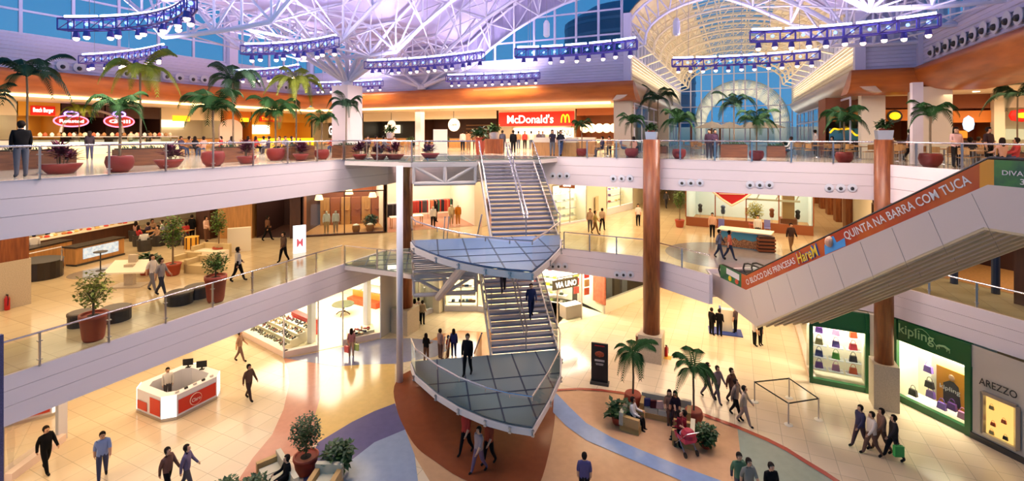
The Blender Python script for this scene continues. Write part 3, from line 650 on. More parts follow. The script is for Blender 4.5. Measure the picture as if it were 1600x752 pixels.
# ------------------------------------------------------------------ people
PM = {}
def pmat(col, rough=.8): return M('cloth_%d_%d_%d' % tuple(col), col, rough, spec=.15)
SKIN = [(214, 160, 124), (176, 118, 84), (120, 76, 52), (232, 184, 152)]
def body(pose, female=False, child=False):
    """one continuous skinned figure; faces: +Y. material slots: skin, hair, top, trousers, shoes, sleeves"""
    key = (pose, female)
    if key in PM: return PM[key]
    J = {'pel': (0, 0, .96, .19, .135), 'wai': (0, .0, 1.10, .15 if female else .175, .12), 'che': (0, -.01, 1.28, .205, .14), 'nb': (0, -.01, 1.43, .10, .08),
         'nk': (0, 0, 1.49, .06, .062), 'hd': (0, .015, 1.585, .1, .115), 'tp': (0, .005, 1.66, .085, .095)}
    W_ = .165 if female else .185
    def limb(side, sw, el, kn):                      # arm swing, elbow, etc
        s = 1 if side == 'r' else -1
        J['s'+side] = (s*W_, -.01, 1.38, .08, .08)
        a, e = sw; ua = .28; x = s*(W_+.035)
        ex, ey, ez = x, ua*math.sin(a), 1.40-ua*math.cos(a)
        J['e'+side] = (ex, ey, ez, .062, .062)
        J['w'+side] = (x+el[0]*s, ey+.25*math.sin(a+e), ez-.25*math.cos(a+e), .042, .046)
        J['h'+side] = (x+el[0]*1.3*s, ey+.33*math.sin(a+e), ez-.33*math.cos(a+e), .03, .046)
        h, k = kn; th = .44
        J['p'+side] = (s*.09, 0, .93, .115, .12)
        ky, kz = th*math.sin(h), .90-th*math.cos(h)
        J['k'+side] = (s*.10, ky, kz, .078, .082)
        ay, az = ky+.42*math.sin(h-k), kz-.42*math.cos(h-k)
        J['a'+side] = (s*.105, ay, az, .052, .055)
        J['f'+side] = (s*.115, ay+.15, az-.045 if h-k > -.3 else az-.1, .05, .04)
    P = {'stand': ((.02, .15), (0, 0), (.02, .15), (0, 0)), 'walk': ((-.32, .25), (.33, .06), (.32, .4), (-.24, .32)), 'walk2': ((-.25, .2), (.25, .05), (.3, .4), (-.18, .3)),
         'lean': ((.7, .9), (0, 0), (.7, .9), (.05, .15)), 'talk': ((.1, 1.3), (.03, 0), (.02, .2), (-.02, .1)), 'hips': ((-.25, 1.0), (0, 0), (-.25, 1.0), (0, 0)),
         'sit': ((.35, 1.0), (1.5, 1.5), (.3, 1.1), (1.45, 1.35)), 'bag': ((.05, .1), (.2, .1), (.05, .1), (-.15, .2)), 'mann': ((.2, .3), (.05, 0), (-.2, .2), (-.05, .1))}[pose]
    limb('r', P[0], (.0, 0), P[1]); limb('l', P[2], (.0, 0), P[3])
    E = [('pel', 'wai'), ('wai', 'che'), ('che', 'nb'), ('nb', 'nk'), ('nk', 'hd'), ('hd', 'tp')]
    for s in 'rl': E += [('che', 's'+s), ('s'+s, 'e'+s), ('e'+s, 'w'+s), ('w'+s, 'h'+s), ('pel', 'p'+s), ('p'+s, 'k'+s), ('k'+s, 'a'+s), ('a'+s, 'f'+s)]
    if pose == 'sit': off = -.42
    else: off = 0
    names = list(J); me = bpy.data.meshes.new('figure'); me.from_pydata([J[n][:3] for n in names], [(names.index(a), names.index(b)) for a, b in E], [])
    o = bpy.data.objects.new('figure', me); C.objects.link(o); md = o.modifiers.new('s', 'SKIN'); md.use_smooth_shade = True
    for i, n in enumerate(names): sv = me.skin_vertices[0].data[i]; sv.radius = J[n][3:5]; sv.use_root = (n == 'pel')
    ss = o.modifiers.new('u', 'SUBSURF'); ss.levels = 1; ss.render_levels = 1
    dg = bpy.context.evaluated_depsgraph_get(); ev = bpy.data.meshes.new_from_object(o.evaluated_get(dg)); bpy.data.objects.remove(o)
    b = MB(); b.add([v.co for v in ev.vertices], [list(p.vertices) for p in ev.polygons]); bpy.data.meshes.remove(ev)
    seg = [('nk', 'tp', 0), ('nk', 'nb', 0), ('che', 'nb', 2), ('pel', 'che', 2)]
    for s in 'rl': seg += [('s'+s, 'e'+s, 2), ('e'+s, 'w'+s, 5), ('w'+s, 'h'+s, 0), ('p'+s, 'k'+s, 3), ('k'+s, 'a'+s, 3), ('a'+s, 'f'+s, 4), ('che', 's'+s, 2)]
    vs = [Vector(v) for v in b.v]
    for fi, f in enumerate(b.f):
        c = sum((vs[i] for i in f), Vector())/len(f); best = None
        for a, q, mi in seg:
            A, B = Vector(J[a][:3]), Vector(J[q][:3]); t = max(0, min(1, (c-A).dot(B-A)/max(1e-9, (B-A).length_squared))); d = (c-(A+(B-A)*t)).length/((J[a][3]+J[q][3])/2)
            if best is None or d < best[0]: best = (d, mi)
        mi = best[1]
        if c.z > 1.475 and abs(c.x) < .14 and abs(c.y) < .16: mi = 0
        if mi == 0 and c.z > 1.5 and (c.z > 1.65 or c.y < -.01): mi = 1
        if mi == 2 and c.z < .93: mi = 3
        b.m[fi] = mi
    for s in 'rl':                                    # fingers and thumb, slightly curled
        wv, hv = Vector(J['w'+s][:3]), Vector(J['h'+s][:3]); d = (hv-wv).normalized(); sd = Vector((0, 1, 0)) - d*d.y
        if sd.length < .2: sd = Vector((1, 0, 0))
        sd.normalize(); inn = Vector((-1 if s == 'r' else 1, 0, 0)); b.mi = 0
        for k, ln in enumerate((.058, .07, .066, .05)):
            p = hv + sd*(.026-.0175*k); q = p + d*ln*.6 + inn*.004; r_ = q + d*ln*.45 + inn*.022; b.tube(p, q, .0088, 5, .008).tube(q, r_, .008, 5, .006)
        p = wv+(hv-wv)*.45+sd*.025; q = p+sd*.03+d*.03; b.tube(p, q, .011, 5, .009).tube(q, q+d*.03+inn*.008, .009, 5, .007)
    b.mi = 0; b.tube((0, .105, 1.60), (0, .135, 1.575), .010, 5, .015)                      # nose
    for s in (1, -1): b.mi = 0; b.ball((s*.078, .01, 1.595), .02, 6, sx=.5, sy=1); b.mi = 6; b.ball((s*.03, .098, 1.615), .012, 6)
    b.mi = 7; b.bar((-.025, .105, 1.548), (.025, .105, 1.548), .012, .01)
    h = MB()                                          # hair
    if female: h.lathe([(.001, 1.745), (.07, 1.73), (.108, 1.66), (.115, 1.56), (.115, 1.46), (.08, 1.36), (.02, 1.35)][::-1], 0, -.035, 0, 12, sx=.95, sy=.85)
    else: h.lathe([(.088, 1.55), (.102, 1.59), (.106, 1.64), (.09, 1.70), (.05, 1.735), (.001, 1.745)], 0, -.012, 0, 12, sx=.95, sy=1.08)
    if True:
        keep = [i for i, f in enumerate(h.f) if len(f) <= 4 and not (sum(h.v[j][1] for j in f)/len(f) > .02 and sum(h.v[j][2] for j in f)/len(f) < 1.675)]; h.f = [h.f[i] for i in keep]; h.m = [h.m[i] for i in keep]
    zmin = 0 if pose == 'sit' else min(v[2] for v in b.v)
    for q in (b, h): q.v = [(x, y, z+off-(0 if pose == 'sit' else zmin)) for x, y, z in q.v]
    bo = b.build('body', [SKIN_M[0]]*8, origin=(0, 0, 0)); bo.location = (0, 0, 0); ho = h.build('hair', SKIN_M[1], origin=(0, 0, 0), smooth=True)
    for p in bo.data.polygons: p.use_smooth = True
    r = (bo.data, ho.data); bpy.data.objects.remove(bo); bpy.data.objects.remove(ho); PM[key] = r; return r
SKIN_M = [M('skin_0', SKIN[0], .6), M('hair_dark', (30, 22, 18), .6)]
def person(pose, loc, face, label, top=(60, 60, 70), legs=(50, 50, 60), hair=(34, 24, 18), skin=0, shoes=(30, 26, 24), sleeves=None, female=False, h=1.72, group=None, name='person', cat='person', extra=None):
    bd, hr = body(pose, female); s = h/1.72
    o = bpy.data.objects.new(name, bd); C.objects.link(o); o.location = loc; o.rotation_euler = (0, 0, face); o.scale = (s, s, s)
    sk = M('skin_%d' % skin, SKIN[skin], .6) if isinstance(skin, int) else pmat(skin, .4)
    mats = [sk, pmat(hair), pmat(top), pmat(legs), pmat(shoes), pmat(sleeves) if sleeves is not None else sk, M('eye_dark', (24, 18, 16), .3), M('lip', (150, 84, 74), .5)]
    if name != 'person': mats[6] = mats[7] = sk
    for i, m in enumerate(mats): o.material_slots[i].link = 'OBJECT'; o.material_slots[i].material = m
    if name == 'person' or extra:
        q = bpy.data.objects.new('hair', hr); C.objects.link(q); q.parent = o; q.material_slots[0].link = 'OBJECT'; q.material_slots[0].material = pmat(hair)
    tag(o, label, cat, group); return o
def to_cam(p): d = Vector((-p[0], -p[1])); return math.atan2(d.y, d.x)-math.pi/2
def pp(pose, px, py, z, turn, label, **k):
    p = U(px, py, z); return person(pose, p, to_cam(p)+turn, label, **k)
# ------------------------------------------------------------------ generic pieces for shops
def frame2(p0, p1):
    a = Vector((*p0[:2], 0)); b = Vector((*p1[:2], 0)); u = (b-a).normalized(); n = Vector((-u.y, u.x, 0)); return a, b, u, n, (b-a).length
def room(nm, p0, p1, depth, z0, z1, wall_m, floor_m, power=0, header=None, hz=3.2, gl=True, mull=3, sides=(True, True), base=.0, frame_m=None, lampc=WHITE, label='shop window'):
    """a shop recess; p0->p1 runs left to right seen from the mall; returns at(u metres, v depth, z)"""
    a, b, u, n, Ln = frame2(p0, p1)
    def at(s_, d_, z): return a+u*s_+n*d_+v3(0, 0, z0+z)
    H = z1-z0; m = MB(); m.quad(at(0, depth, 0), at(Ln, depth, 0), at(Ln, depth, H), at(0, depth, H))
    if sides[0]: m.quad(at(0, 0, 0), at(0, depth, 0), at(0, depth, H), at(0, 0, H))
    if sides[1]: m.quad(at(Ln, depth, 0), at(Ln, 0, 0), at(Ln, 0, H), at(Ln, depth, H))
    struct(m.build('wall_'+nm, wall_m))
    struct(MB().quad(at(0, 0, .012), at(Ln, 0, .012), at(Ln, depth, .012), at(0, depth, .012)).build('floor', floor_m))
    struct(MB().quad(at(0, 0, H-.03), at(Ln, 0, H-.03), at(Ln, depth, H-.03), at(0, depth, H-.03)).build('ceiling', m_cream))
    if header: 
        q = MB(); c = at(Ln/2, .06, hz+(H-hz)/2); q.box(c.x, c.y, c.z, Ln, .16, H-hz, rz=math.atan2(u.y, u.x)); struct(q.build('trim_'+nm, header))
    if base:
        q = MB(); c = at(Ln/2, .1, base/2); q.box(c.x, c.y, c.z, Ln, .24, base, rz=math.atan2(u.y, u.x)); struct(q.build('baseboard_'+nm, frame_m or m_white))
    if gl:
        g = struct(MB().quad(at(0, 0, base), at(Ln, 0, base), at(Ln, 0, hz), at(0, 0, hz)).build('window_'+str(10+len([o for o in S.objects if o.name.startswith('window_')])), GLASS)); f = MB()
        for k in range(mull+1): f.bar(at(Ln*k/mull, -.01, base), at(Ln*k/mull, -.01, hz), .06, .08, up=u)
        f.bar(at(0, -.01, hz), at(Ln, -.01, hz), .08, .08)
        f.build('window_frame', frame_m or m_steel, g, world=True)
    if power:
        c = at(Ln/2, depth/2, H-.12); area('shop_lamp', c, max(.6, Ln*.8), max(.5, depth*.7), power, lampc, (0, 0, math.atan2(u.y, u.x)))
    return at, Ln, math.atan2(u.y, u.x)
def signbox(name, at, s0, s1, z0_, z1_, d_, mat, label, cat='sign', txt=None, tm=None, tpad=(.08, .2), th=.12, extra=None):
    a, b = at(s0, d_, z0_), at(s1, d_, z0_); u = (b-a).normalized(); n = Vector((-u.y, u.x, 0)); t = thing(name, label, cat, a)
    m = MB(); P = [a, b, b+n*th, a+n*th]; m.prism([(p.x, p.y) for p in P], a.z, at(0, 0, z1_).z); m.build('panel', mat, t, world=True)
    if txt:
        W_, H_ = (b-a).length, z1_-z0_; o = a+u*W_*tpad[0]+v3(0, 0, H_*tpad[1])-n*.02
        MB().text(txt, o, u, v3(0, 0, 1), W_*(1-2*tpad[0]) if not extra else W_*extra, H_*(1-2*tpad[1]), th=.015).build('lettering', tm or m_letter, t, world=True)
    return t
m_menuE = M('lit_menu_panel', (255, 240, 205), .5, emit=2.6)
m_signW = M('lit_white_letters', (255, 246, 235), .5, emit=3.2)
m_signR = M('lit_red_sign', (214, 30, 18), .5, emit=.55)
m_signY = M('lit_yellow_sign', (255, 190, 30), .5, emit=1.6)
m_neonP = M('neon_pink_tube', (255, 120, 150), .5, emit=3)
m_dkroom = M('dark_brown_wall', (66, 36, 26), .6); m_yel = M('yellow_wall', (240, 176, 60), .6); m_orange = M('orange_wall', (226, 130, 44), .6)
m_cwall = M('warm_white_wall', (246, 232, 206), .6); m_brick = M('warm_brown_wall', (150, 82, 44), .6)
m_green = M('green_shop_frame', (18, 84, 40), .35)
def counter(at, rz, s0, s1, d_, lab, mat=None, top=None, h=1.05, dep=.8, glass_top=False, grp=None):
    c = at((s0+s1)/2, d_, 0); t = thing('service_counter', lab, 'counter', c, rz, grp); w_ = s1-s0
    MB().box(0, 0, (h-.05)/2, w_-.08, dep-.1, h-.05).build('counter_body', mat or m_woodl, t); MB().box(0, 0, h-.025, w_, dep, .05).build('counter_top', top or m_dark, t)
    if glass_top:
        MB().box(0, .05, h+.2, w_-.1, dep-.2, .4).build('glass_case', GLASS, t)
    return t
def box_with(parent, name, mat, *a, **k): return MB().box(*a, **k).build(name, mat, parent)
# ------------------------------------------------------------------ upper floor food court shops
ZC = CZ+2.55
def line_pts(px0, px1, plane):
    k, v = plane; f = UX if k == 'x' else UY; return f(px0, v), f(px1, v)
def court(nm, px0, px1, plane, wall_m, menu=None, header=None, depth=3.2, hz=2.9):
    a, b = line_pts(px0, px1, plane); at, Ln, rz = room(nm, a, b, depth, H2, ZC, wall_m, m_tile2, 0, header=header, hz=hz, gl=False)
    return at, Ln, rz
PX = ('x', -50); PY = ('y', 46)
cn = 0
def menu(at, s0, s1, z0_, z1_, d_, n, lab, grp, mat=None):
    for k in range(n):
        a0 = s0+(s1-s0)*k/n+.04; a1 = s0+(s1-s0)*(k+1)/n-.04
        x = signbox('menu_board', at, a0, a1, z0_, z1_, d_, mat or m_menuE, lab, 'menu board', th=.08); x['group'] = grp
at, Ln, rz = court('shop_one', -60, 26, PX, m_cwall, header=m_cwall); counter(at, rz, .5, Ln-.5, -.6, 'white food counter of the leftmost bright food stall', m_white); menu(at, .8, Ln-.6, 2.1, 2.85, 2.9, 4, 'glowing menu board of the leftmost food stall', 'menu boards of the leftmost food stall')
at, Ln, rz = court('shop_two', 28, 94, PX, m_yel, header=m_yel); counter(at, rz, .4, Ln-.4, -.6, 'food counter before the yellow walled food stall at left', m_white); menu(at, .6, Ln*.6, 1.7, 2.4, 2.9, 3, 'glowing menu board on the yellow stall wall', 'menu boards of the yellow food stall')
t = signbox('shop_sign', at, Ln*.28, Ln*.86, 2.95, 3.7, -.12, m_signR, 'red sign with glowing white lettering over the yellow food stall', txt='Beach Burger', tm=m_signW)
at, Ln, rz = court('shop_three', 96, 163, PX, m_dkroom, header=m_dkroom); counter(at, rz, .4, Ln-.4, -.6, 'long counter before the dark stall with the pink neon oval', m_white)
def oval(at, s_, z, w_, h_, lab, txt):
    c = at(s_, -.15, z); u = (at(1, 0, 0)-at(0, 0, 0)).normalized(); n = Vector((-u.y, u.x, 0)); t = thing('neon_sign', lab, 'neon sign', c)
    P = [c+u*w_*math.cos(k*math.pi/12)+v3(0, 0, h_*math.sin(k*math.pi/12)) for k in range(25)]
    MB().add(P[:-1], [list(range(24))]).build('panel', m_red, t, world=True); MB().path(P, .06, 5).build('neon_tube', m_neonP, t, world=True)
    MB().path([p+v3(0, 0, h_*1.3) for p in [c+u*w_*.4*math.cos(k*math.pi/6)+v3(0, 0, h_*.45*math.sin(k*math.pi/6)) for k in range(13)]], .07, 5).build('crown_tube', M('neon_violet_tube', (180, 150, 255), .5, emit=3), t, world=True)
    MB().text(txt, c-u*w_*.7-n*.05-v3(0, 0, h_*.3), u, v3(0, 0, 1), w_*1.4, h_*.6, th=.03).build('lettering', m_signW, t, world=True)
oval(at, Ln*.2, 2.55, 1.15, .45, 'red oval neon sign outlined in pink, topped by a violet tube', 'Roasted')
A_ = at
m = MB(); m.path([at(Ln*.72+2.2*math.cos(math.pi*k/12), -.1, 1.6+1.9*math.sin(math.pi*k/12)) for k in range(13)], .12, 6); tag(m.build('stall_arch', m_steel), 'grey arched portal of the dark food stall at left', 'arch')
at, Ln, rz = court('shop_four', 165, 250, PX, m_dkroom, header=m_dkroom); oval(at, Ln*.22, 2.6, 1.15, .5, 'red oval neon sign behind the short palm, right of the first oval', 'Grill')
counter(at, rz, .4, Ln-.4, -.6, 'counter before the dark food stall with shelves of bottles', m_white)
at, Ln, rz = court('shop_five', 252, 345, PX, m_cwall, header=m_cream); menu(at, .8, Ln-2, 2.2, 2.9, 2.9, 3, 'pale lit kitchen panel inside the arched stall', 'lit panels of the arched kitchen stall'); signbox('shop_sign', at, 1.0, 2.6, 2.75, 3.3, -.12, m_signY, 'small glowing white and yellow sign of the arched kitchen stall')
counter(at, rz, .6, Ln-.4, -.6, 'wooden counter before the arched kitchen stall', m_woodl)
at, Ln, rz = court('shop_six', 347, 392, PX, m_orange, header=m_orange); signbox('shop_sign', at, Ln*.6, Ln*.9, 2.85, 3.3, -.12, m_signY, 'small glowing yellow sign on the orange wall')
c = at(Ln*.3, -.15, 0); tag(MB().add([at(Ln*.28+1.3*math.cos(math.pi*k/10), -.15, 2.2+.9*math.sin(math.pi*k/10)) for k in range(11)]+[at(Ln*.28-1.3, -.15, 0), at(Ln*.28+1.3, -.15, 0)]+[at(Ln*.28+1.3*math.cos(math.pi*k/10), .1, 2.2+.9*math.sin(math.pi*k/10)) for k in range(11)]+[at(Ln*.28-1.3, .1, 0), at(Ln*.28+1.3, .1, 0)], [list(range(13)), list(range(13, 26))[::-1]]+[[i, 13+i, 13+(i+1) % 13, (i+1) % 13] for i in range(13)]).build('arched_panel', m_fascia), 'cream panel with rounded top beside the orange wall', 'panel')
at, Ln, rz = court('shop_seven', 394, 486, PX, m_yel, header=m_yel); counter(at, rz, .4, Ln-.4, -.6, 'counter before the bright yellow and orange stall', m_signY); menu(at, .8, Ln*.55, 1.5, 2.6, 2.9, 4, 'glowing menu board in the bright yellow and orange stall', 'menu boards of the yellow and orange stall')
signbox('shop_sign', at, Ln*.1, Ln*.45, 2.95, 3.6, -.12, m_signR, 'red sign with glowing yellow lettering over the yellow and orange stall', txt='Thai Point', tm=m_signY)
at, Ln, rz = court('shop_eight', 488, 566, PY, m_cwall, header=m_cwall); signbox('shop_sign', at, Ln*.35, Ln*.5, 1.0, 2.9, -.12, m_dark, 'tall narrow sign with pale glyphs on the beige wall left of the tree column', txt='GS', tm=m_signW)
counter(at, rz, Ln*.6, Ln-.4, -.6, 'small counter right against the beige wall near the tree column')
at, Ln, rz = court('shop_nine', 568, 652, PY, m_dark, header=m_cwall, hz=3.0); menu(at, Ln*.1, Ln*.4, 1.6, 2.6, 3.0, 2, 'small lit panel in the stall with green shelves', 'lit panels of the stall with a round sign'); counter(at, rz, .8, Ln-.6, -.4, 'pale counter under the small round white sign')
def round_sign(at, s_, z, r, lab, d_=-.5, mat=None, txt=None):
    c = at(s_, d_, z); u = (at(1, 0, 0)-at(0, 0, 0)).normalized(); n = Vector((-u.y, u.x, 0)); t = thing('round_sign', lab, 'sign', c)
    MB().disc(c, n, r, 20, .15).build('disc', mat or M('lit_soft_disc', (255, 236, 214), .5, emit=1.1), t, world=True); MB().tube(c+v3(0, 0, r), (c.x, c.y, ZC), .03, 6).build('hanger', m_dark, t, world=True)
    if txt: MB().text(txt, c-u*r*.6-n*.03-v3(0, 0, r*.15), u, v3(0, 0, 1), r*1.2, r*.3, th=.02).build('lettering', m_red, t, world=True)
round_sign(at, Ln*.58, 2.55, .55, 'glowing round white sign of the stall left of the lilac pillar', txt='GRILL')
at, Ln, rz = court('shop_ten', 654, 776, PY, m_dkroom, header=m_cwall, hz=3.15); counter(at, rz, Ln*.45, Ln*.75, -.4, 'cream counter of the dark timber restaurant'); round_sign(at, Ln*.5, 2.5, .72, 'large glowing round white sign of the dark timber restaurant', txt='CAFE')
for k in range(6): 
    b_ = at(Ln*.7, 2.8, .4+.42*k); tag(MB().box(b_.x, b_.y, b_.z, Ln*.45, .35, .06, rz=rz).build('wall_shelf', m_woodl), 'brown wall shelf at the back of the dark timber restaurant', 'shelf', 'wall shelves of the dark timber restaurant')
at, Ln, rz = court('shop_eleven', 779, 899, PY, m_cwall, header=m_cwall, hz=3.6)
mcd = signbox('restaurant_sign', at, .1, Ln-.1, 2.3, 3.75, -.13, m_signR, 'wide red fast food restaurant sign with white name and yellow arches', txt="McDonald's", tm=m_signW, tpad=(.12, .2), extra=.62)
arch_m = MB(); u = (at(1, 0, 0)-at(0, 0, 0)).normalized()
for o in (0, .42): arch_m.path([at(Ln*.84+o+.21-.21*math.cos(math.pi*k/8), -.32, 2.62+.8*math.sin(math.pi*k/8)) for k in range(9)], .07, 6)
arch_m.build('arches_emblem', m_signY, mcd, world=True)
menu(at, .4, Ln-2.0, 1.45, 2.15, 2.9, 7, 'glowing menu panel above the counter under the wide red sign', 'menu panels under the wide red sign'); counter(at, rz, .6, Ln-.6, -.2, 'long serving counter under the wide red sign', m_white, m_steel)
signbox('menu_board', at, Ln-2.0, Ln-.15, 1.1, 2.1, -.2, m_menuE, 'pale lit panel with dark lettering at the right below the yellow arches', 'menu board', txt='MENU', tm=m_dark)
at, Ln, rz = court('shop_twelve', 901, 1002, PY, m_brick, header=m_brick, hz=3.3); counter(at, rz, .5, Ln-.5, -.2, 'cream counter of the brown cafe with round lamps', m_cwall)
for k in range(7): 
    c = at(.9+k*(Ln-1.6)/6.5, -.3, 2.05); u = (at(1, 0, 0)-at(0, 0, 0)).normalized(); n = Vector((-u.y, u.x, 0))
    tag(MB().disc(c, n, .44, 18, .12).build('round_lamp', M('lit_cream_disc', (255, 236, 190), .5, emit=2.2)), 'round glowing cream disc above the brown cafe counter', 'lamp', 'row of round lamps over the brown cafe')
tag(MB().ball(at(Ln*.68, -.3, 3.1), .42, 10).ball(at(Ln*.68+.35, -.3, 3.45), .26, 8).build('yellow_emblem', m_signY), 'glowing yellow emblem hanging over the brown cafe', 'sign')
# right part of the upper floor
PR = ('y', 40.0)
at, Ln, rz = court('shop_thirteen', 1290, 1432, PR, m_brick, header=m_brick, hz=3.2); counter(at, rz, .6, Ln-.6, -.3, 'counter of the restaurant with the orange band at right', m_woodd)
signbox('orange_band', at, .2, Ln-.2, 2.35, 3.1, -.15, m_orange, 'long orange band above the restaurant at right', 'sign')
c = at(Ln*.76, -.27, 2.65); t = thing('round_sign', 'round black and yellow emblem on the orange band', 'sign', c); MB().disc(c, (0, 1, 0), .42, 20, .12).build('disc', m_black, t, world=True); MB().ball(c+v3(0, -.05, .02), .26, 8, sx=1.2).build('emblem', m_signY, t, world=True)
m = MB(); m.path([at(.2+.25*k, -.3, 1.55+.35*math.sin(k*.55)+.12*math.sin(k*1.9)) for k in range(12)], .06, 5); tag(m.build('neon_wave', m_signY), 'wavy yellow neon line on the blue panel at right', 'neon sign')
signbox('teal_board', at, .2, 3.0, .8, 1.85, -.18, M('teal_panel', (60, 130, 160), .5), 'teal blue panel under the wavy yellow neon', 'panel')
menu(at, Ln*.5, Ln*.8, 1.4, 2.1, 2.9, 4, 'dark red menu board behind the counter with the orange band', 'menu boards of the restaurant with the orange band', mat=M('dim_red_panel', (150, 50, 36), .5, emit=.5))
at, Ln, rz = court('shop_fourteen', 1466, 1558, PR, m_brick, header=m_brick, hz=3.1); signbox('orange_band', at, .1, Ln-.1, 2.2, 2.95, -.15, m_orange, 'orange band with small dark lettering right of the beige pillar', 'sign', txt='WWW.RESTAURANTE.COM.BR' if False else None)
t = thing('tilted_oval_sign', 'glowing blue and white upright oval sign near the right edge', 'sign', at(Ln*.5, -.2, 2.1)); MB().lathe([(.001, 0), (.24, .18), (.3, .5), (.24, .85), (.001, 1.05)], 0, 0, -.5, 14, sy=.3).build('panel', M('lit_pale_blue', (190, 220, 255), .5, emit=1.0), t)
counter(at, rz, .3, Ln-.3, -.3, 'dark counter near the right edge under the orange band', m_woodd); menu(at, .4, Ln-.4, 1.2, 1.7, 2.9, 3, 'small amber screen behind the far right counter', 'amber screens at the far right counter', mat=M('amber_screen', (240, 150, 50), .5, emit=1.2))
at, Ln, rz = court('shop_fifteen', 1562, 1680, PR, m_cwall, header=m_cwall, hz=3.1)
t = thing('round_sign', 'red and yellow round glowing sign at the right edge of the picture', 'sign', at(.9, -.3, 2.6)); MB().lathe([(.001, -.4), (.5, -.3), (.62, 0), (.5, .3), (.001, .4)], 0, 0, 0, 14, sy=.3).build('disc', m_signR, t); MB().lathe([(.001, -.2), (.3, -.12), (.3, .12), (.001, .2)], 0, -.12, 0, 12, sy=.4).build('emblem', m_signY, t)
menu(at, .3, 2.4, 1.1, 1.8, 2.9, 2, 'lit food picture board at the right edge', 'food pictures at the right edge', mat=M('lit_food_picture', (196, 190, 150), .5, emit=1))
p = at(-.25, 0, 0)
for px, wd in ((1449, 1.0), (1560, .5)):
    p = UY(px, 39.6); struct(MB().box(p.x, 39.7, (H2+ZC)/2, wd, .5, ZC-H2).build('column', m_cream))
# pillars on the upper floor
for px, y, wd, mt in ((656, 37.5, .62, m_fascia), (1432, 29.9, .42, m_fascia), (1452, 33.4, 1.5, m_cream), (320, 40, .5, m_cream)):
    p = UY(px, y); 
    if px != 320: struct(MB().box(p.x, y, (H2+ZC)/2, wd, wd, ZC-H2).build('column', mt))
struct(MB().box(VX0-.6, SY+1.5, (H2+ZC)/2, 1.2, .8, ZC-H2).build('column', m_stone)); struct(MB().box(VX1+1.2, SY+3, (H2+ZC)/2, 1.2, .8, ZC-H2).build('column', m_cream))
# glazed sides of the vaulted hall at court level
for x, n_ in ((VX0-.3, -1), (VX1+.3, 1)):
    glazing((x, SY+4), (x, 66), H2, ZB, 9, [H2+2.6], 30+n_, .08)
    struct(MB().quad((x+n_*1.5, SY+4, H2), (x+n_*1.5, 66, H2), (x+n_*1.5, 66, ZB), (x+n_*1.5, SY+4, ZB)).build('wall_hall_side', m_cwall))
struct(MB().box(-6.9-22, 49.6, (H2+ZC)/2, 46, .2, ZC-H2).build('wall_back_court', m_cream)); struct(MB().box(-53.5, 20, (H2+ZC)/2, .2, 60, ZC-H2).build('wall_left_court', m_cream)); struct(MB().box(22, 43.4, (H2+ZC)/2, 30, .2, ZC-H2).build('wall_right_court', m_cream))
# parasols and timber posts in the vaulted hall
for k, (px, py) in enumerate(((1112, 232), (1140, 231), (1172, 231), (1200, 232))):
    p = U(px, py, H2); t = thing('parasol', ['leftmost', 'second from left', 'third from left', 'rightmost'][k]+' of the pale parasols in the vaulted hall', 'parasol', p, 0, 'parasols in the vaulted hall')
    MB().tube((0, 0, 0), (0, 0, 2.5), .04, 6).build('pole', m_woodl, t); MB().lathe([(1.7, 2.1), (1.0, 2.4), (.05, 2.8)], n=8).build('canopy', m_cwall, t)
for k, px in enumerate((1042, 1080, 1112, 1125)):
    p = U(px, 229, H2); tag(MB().box(p.x, p.y, H2+1.35, .22, .22, 2.7).build('timber_post', m_wood), ['leftmost', 'second', 'third', 'rightmost'][k]+' timber post before the vaulted hall cafe', 'post')
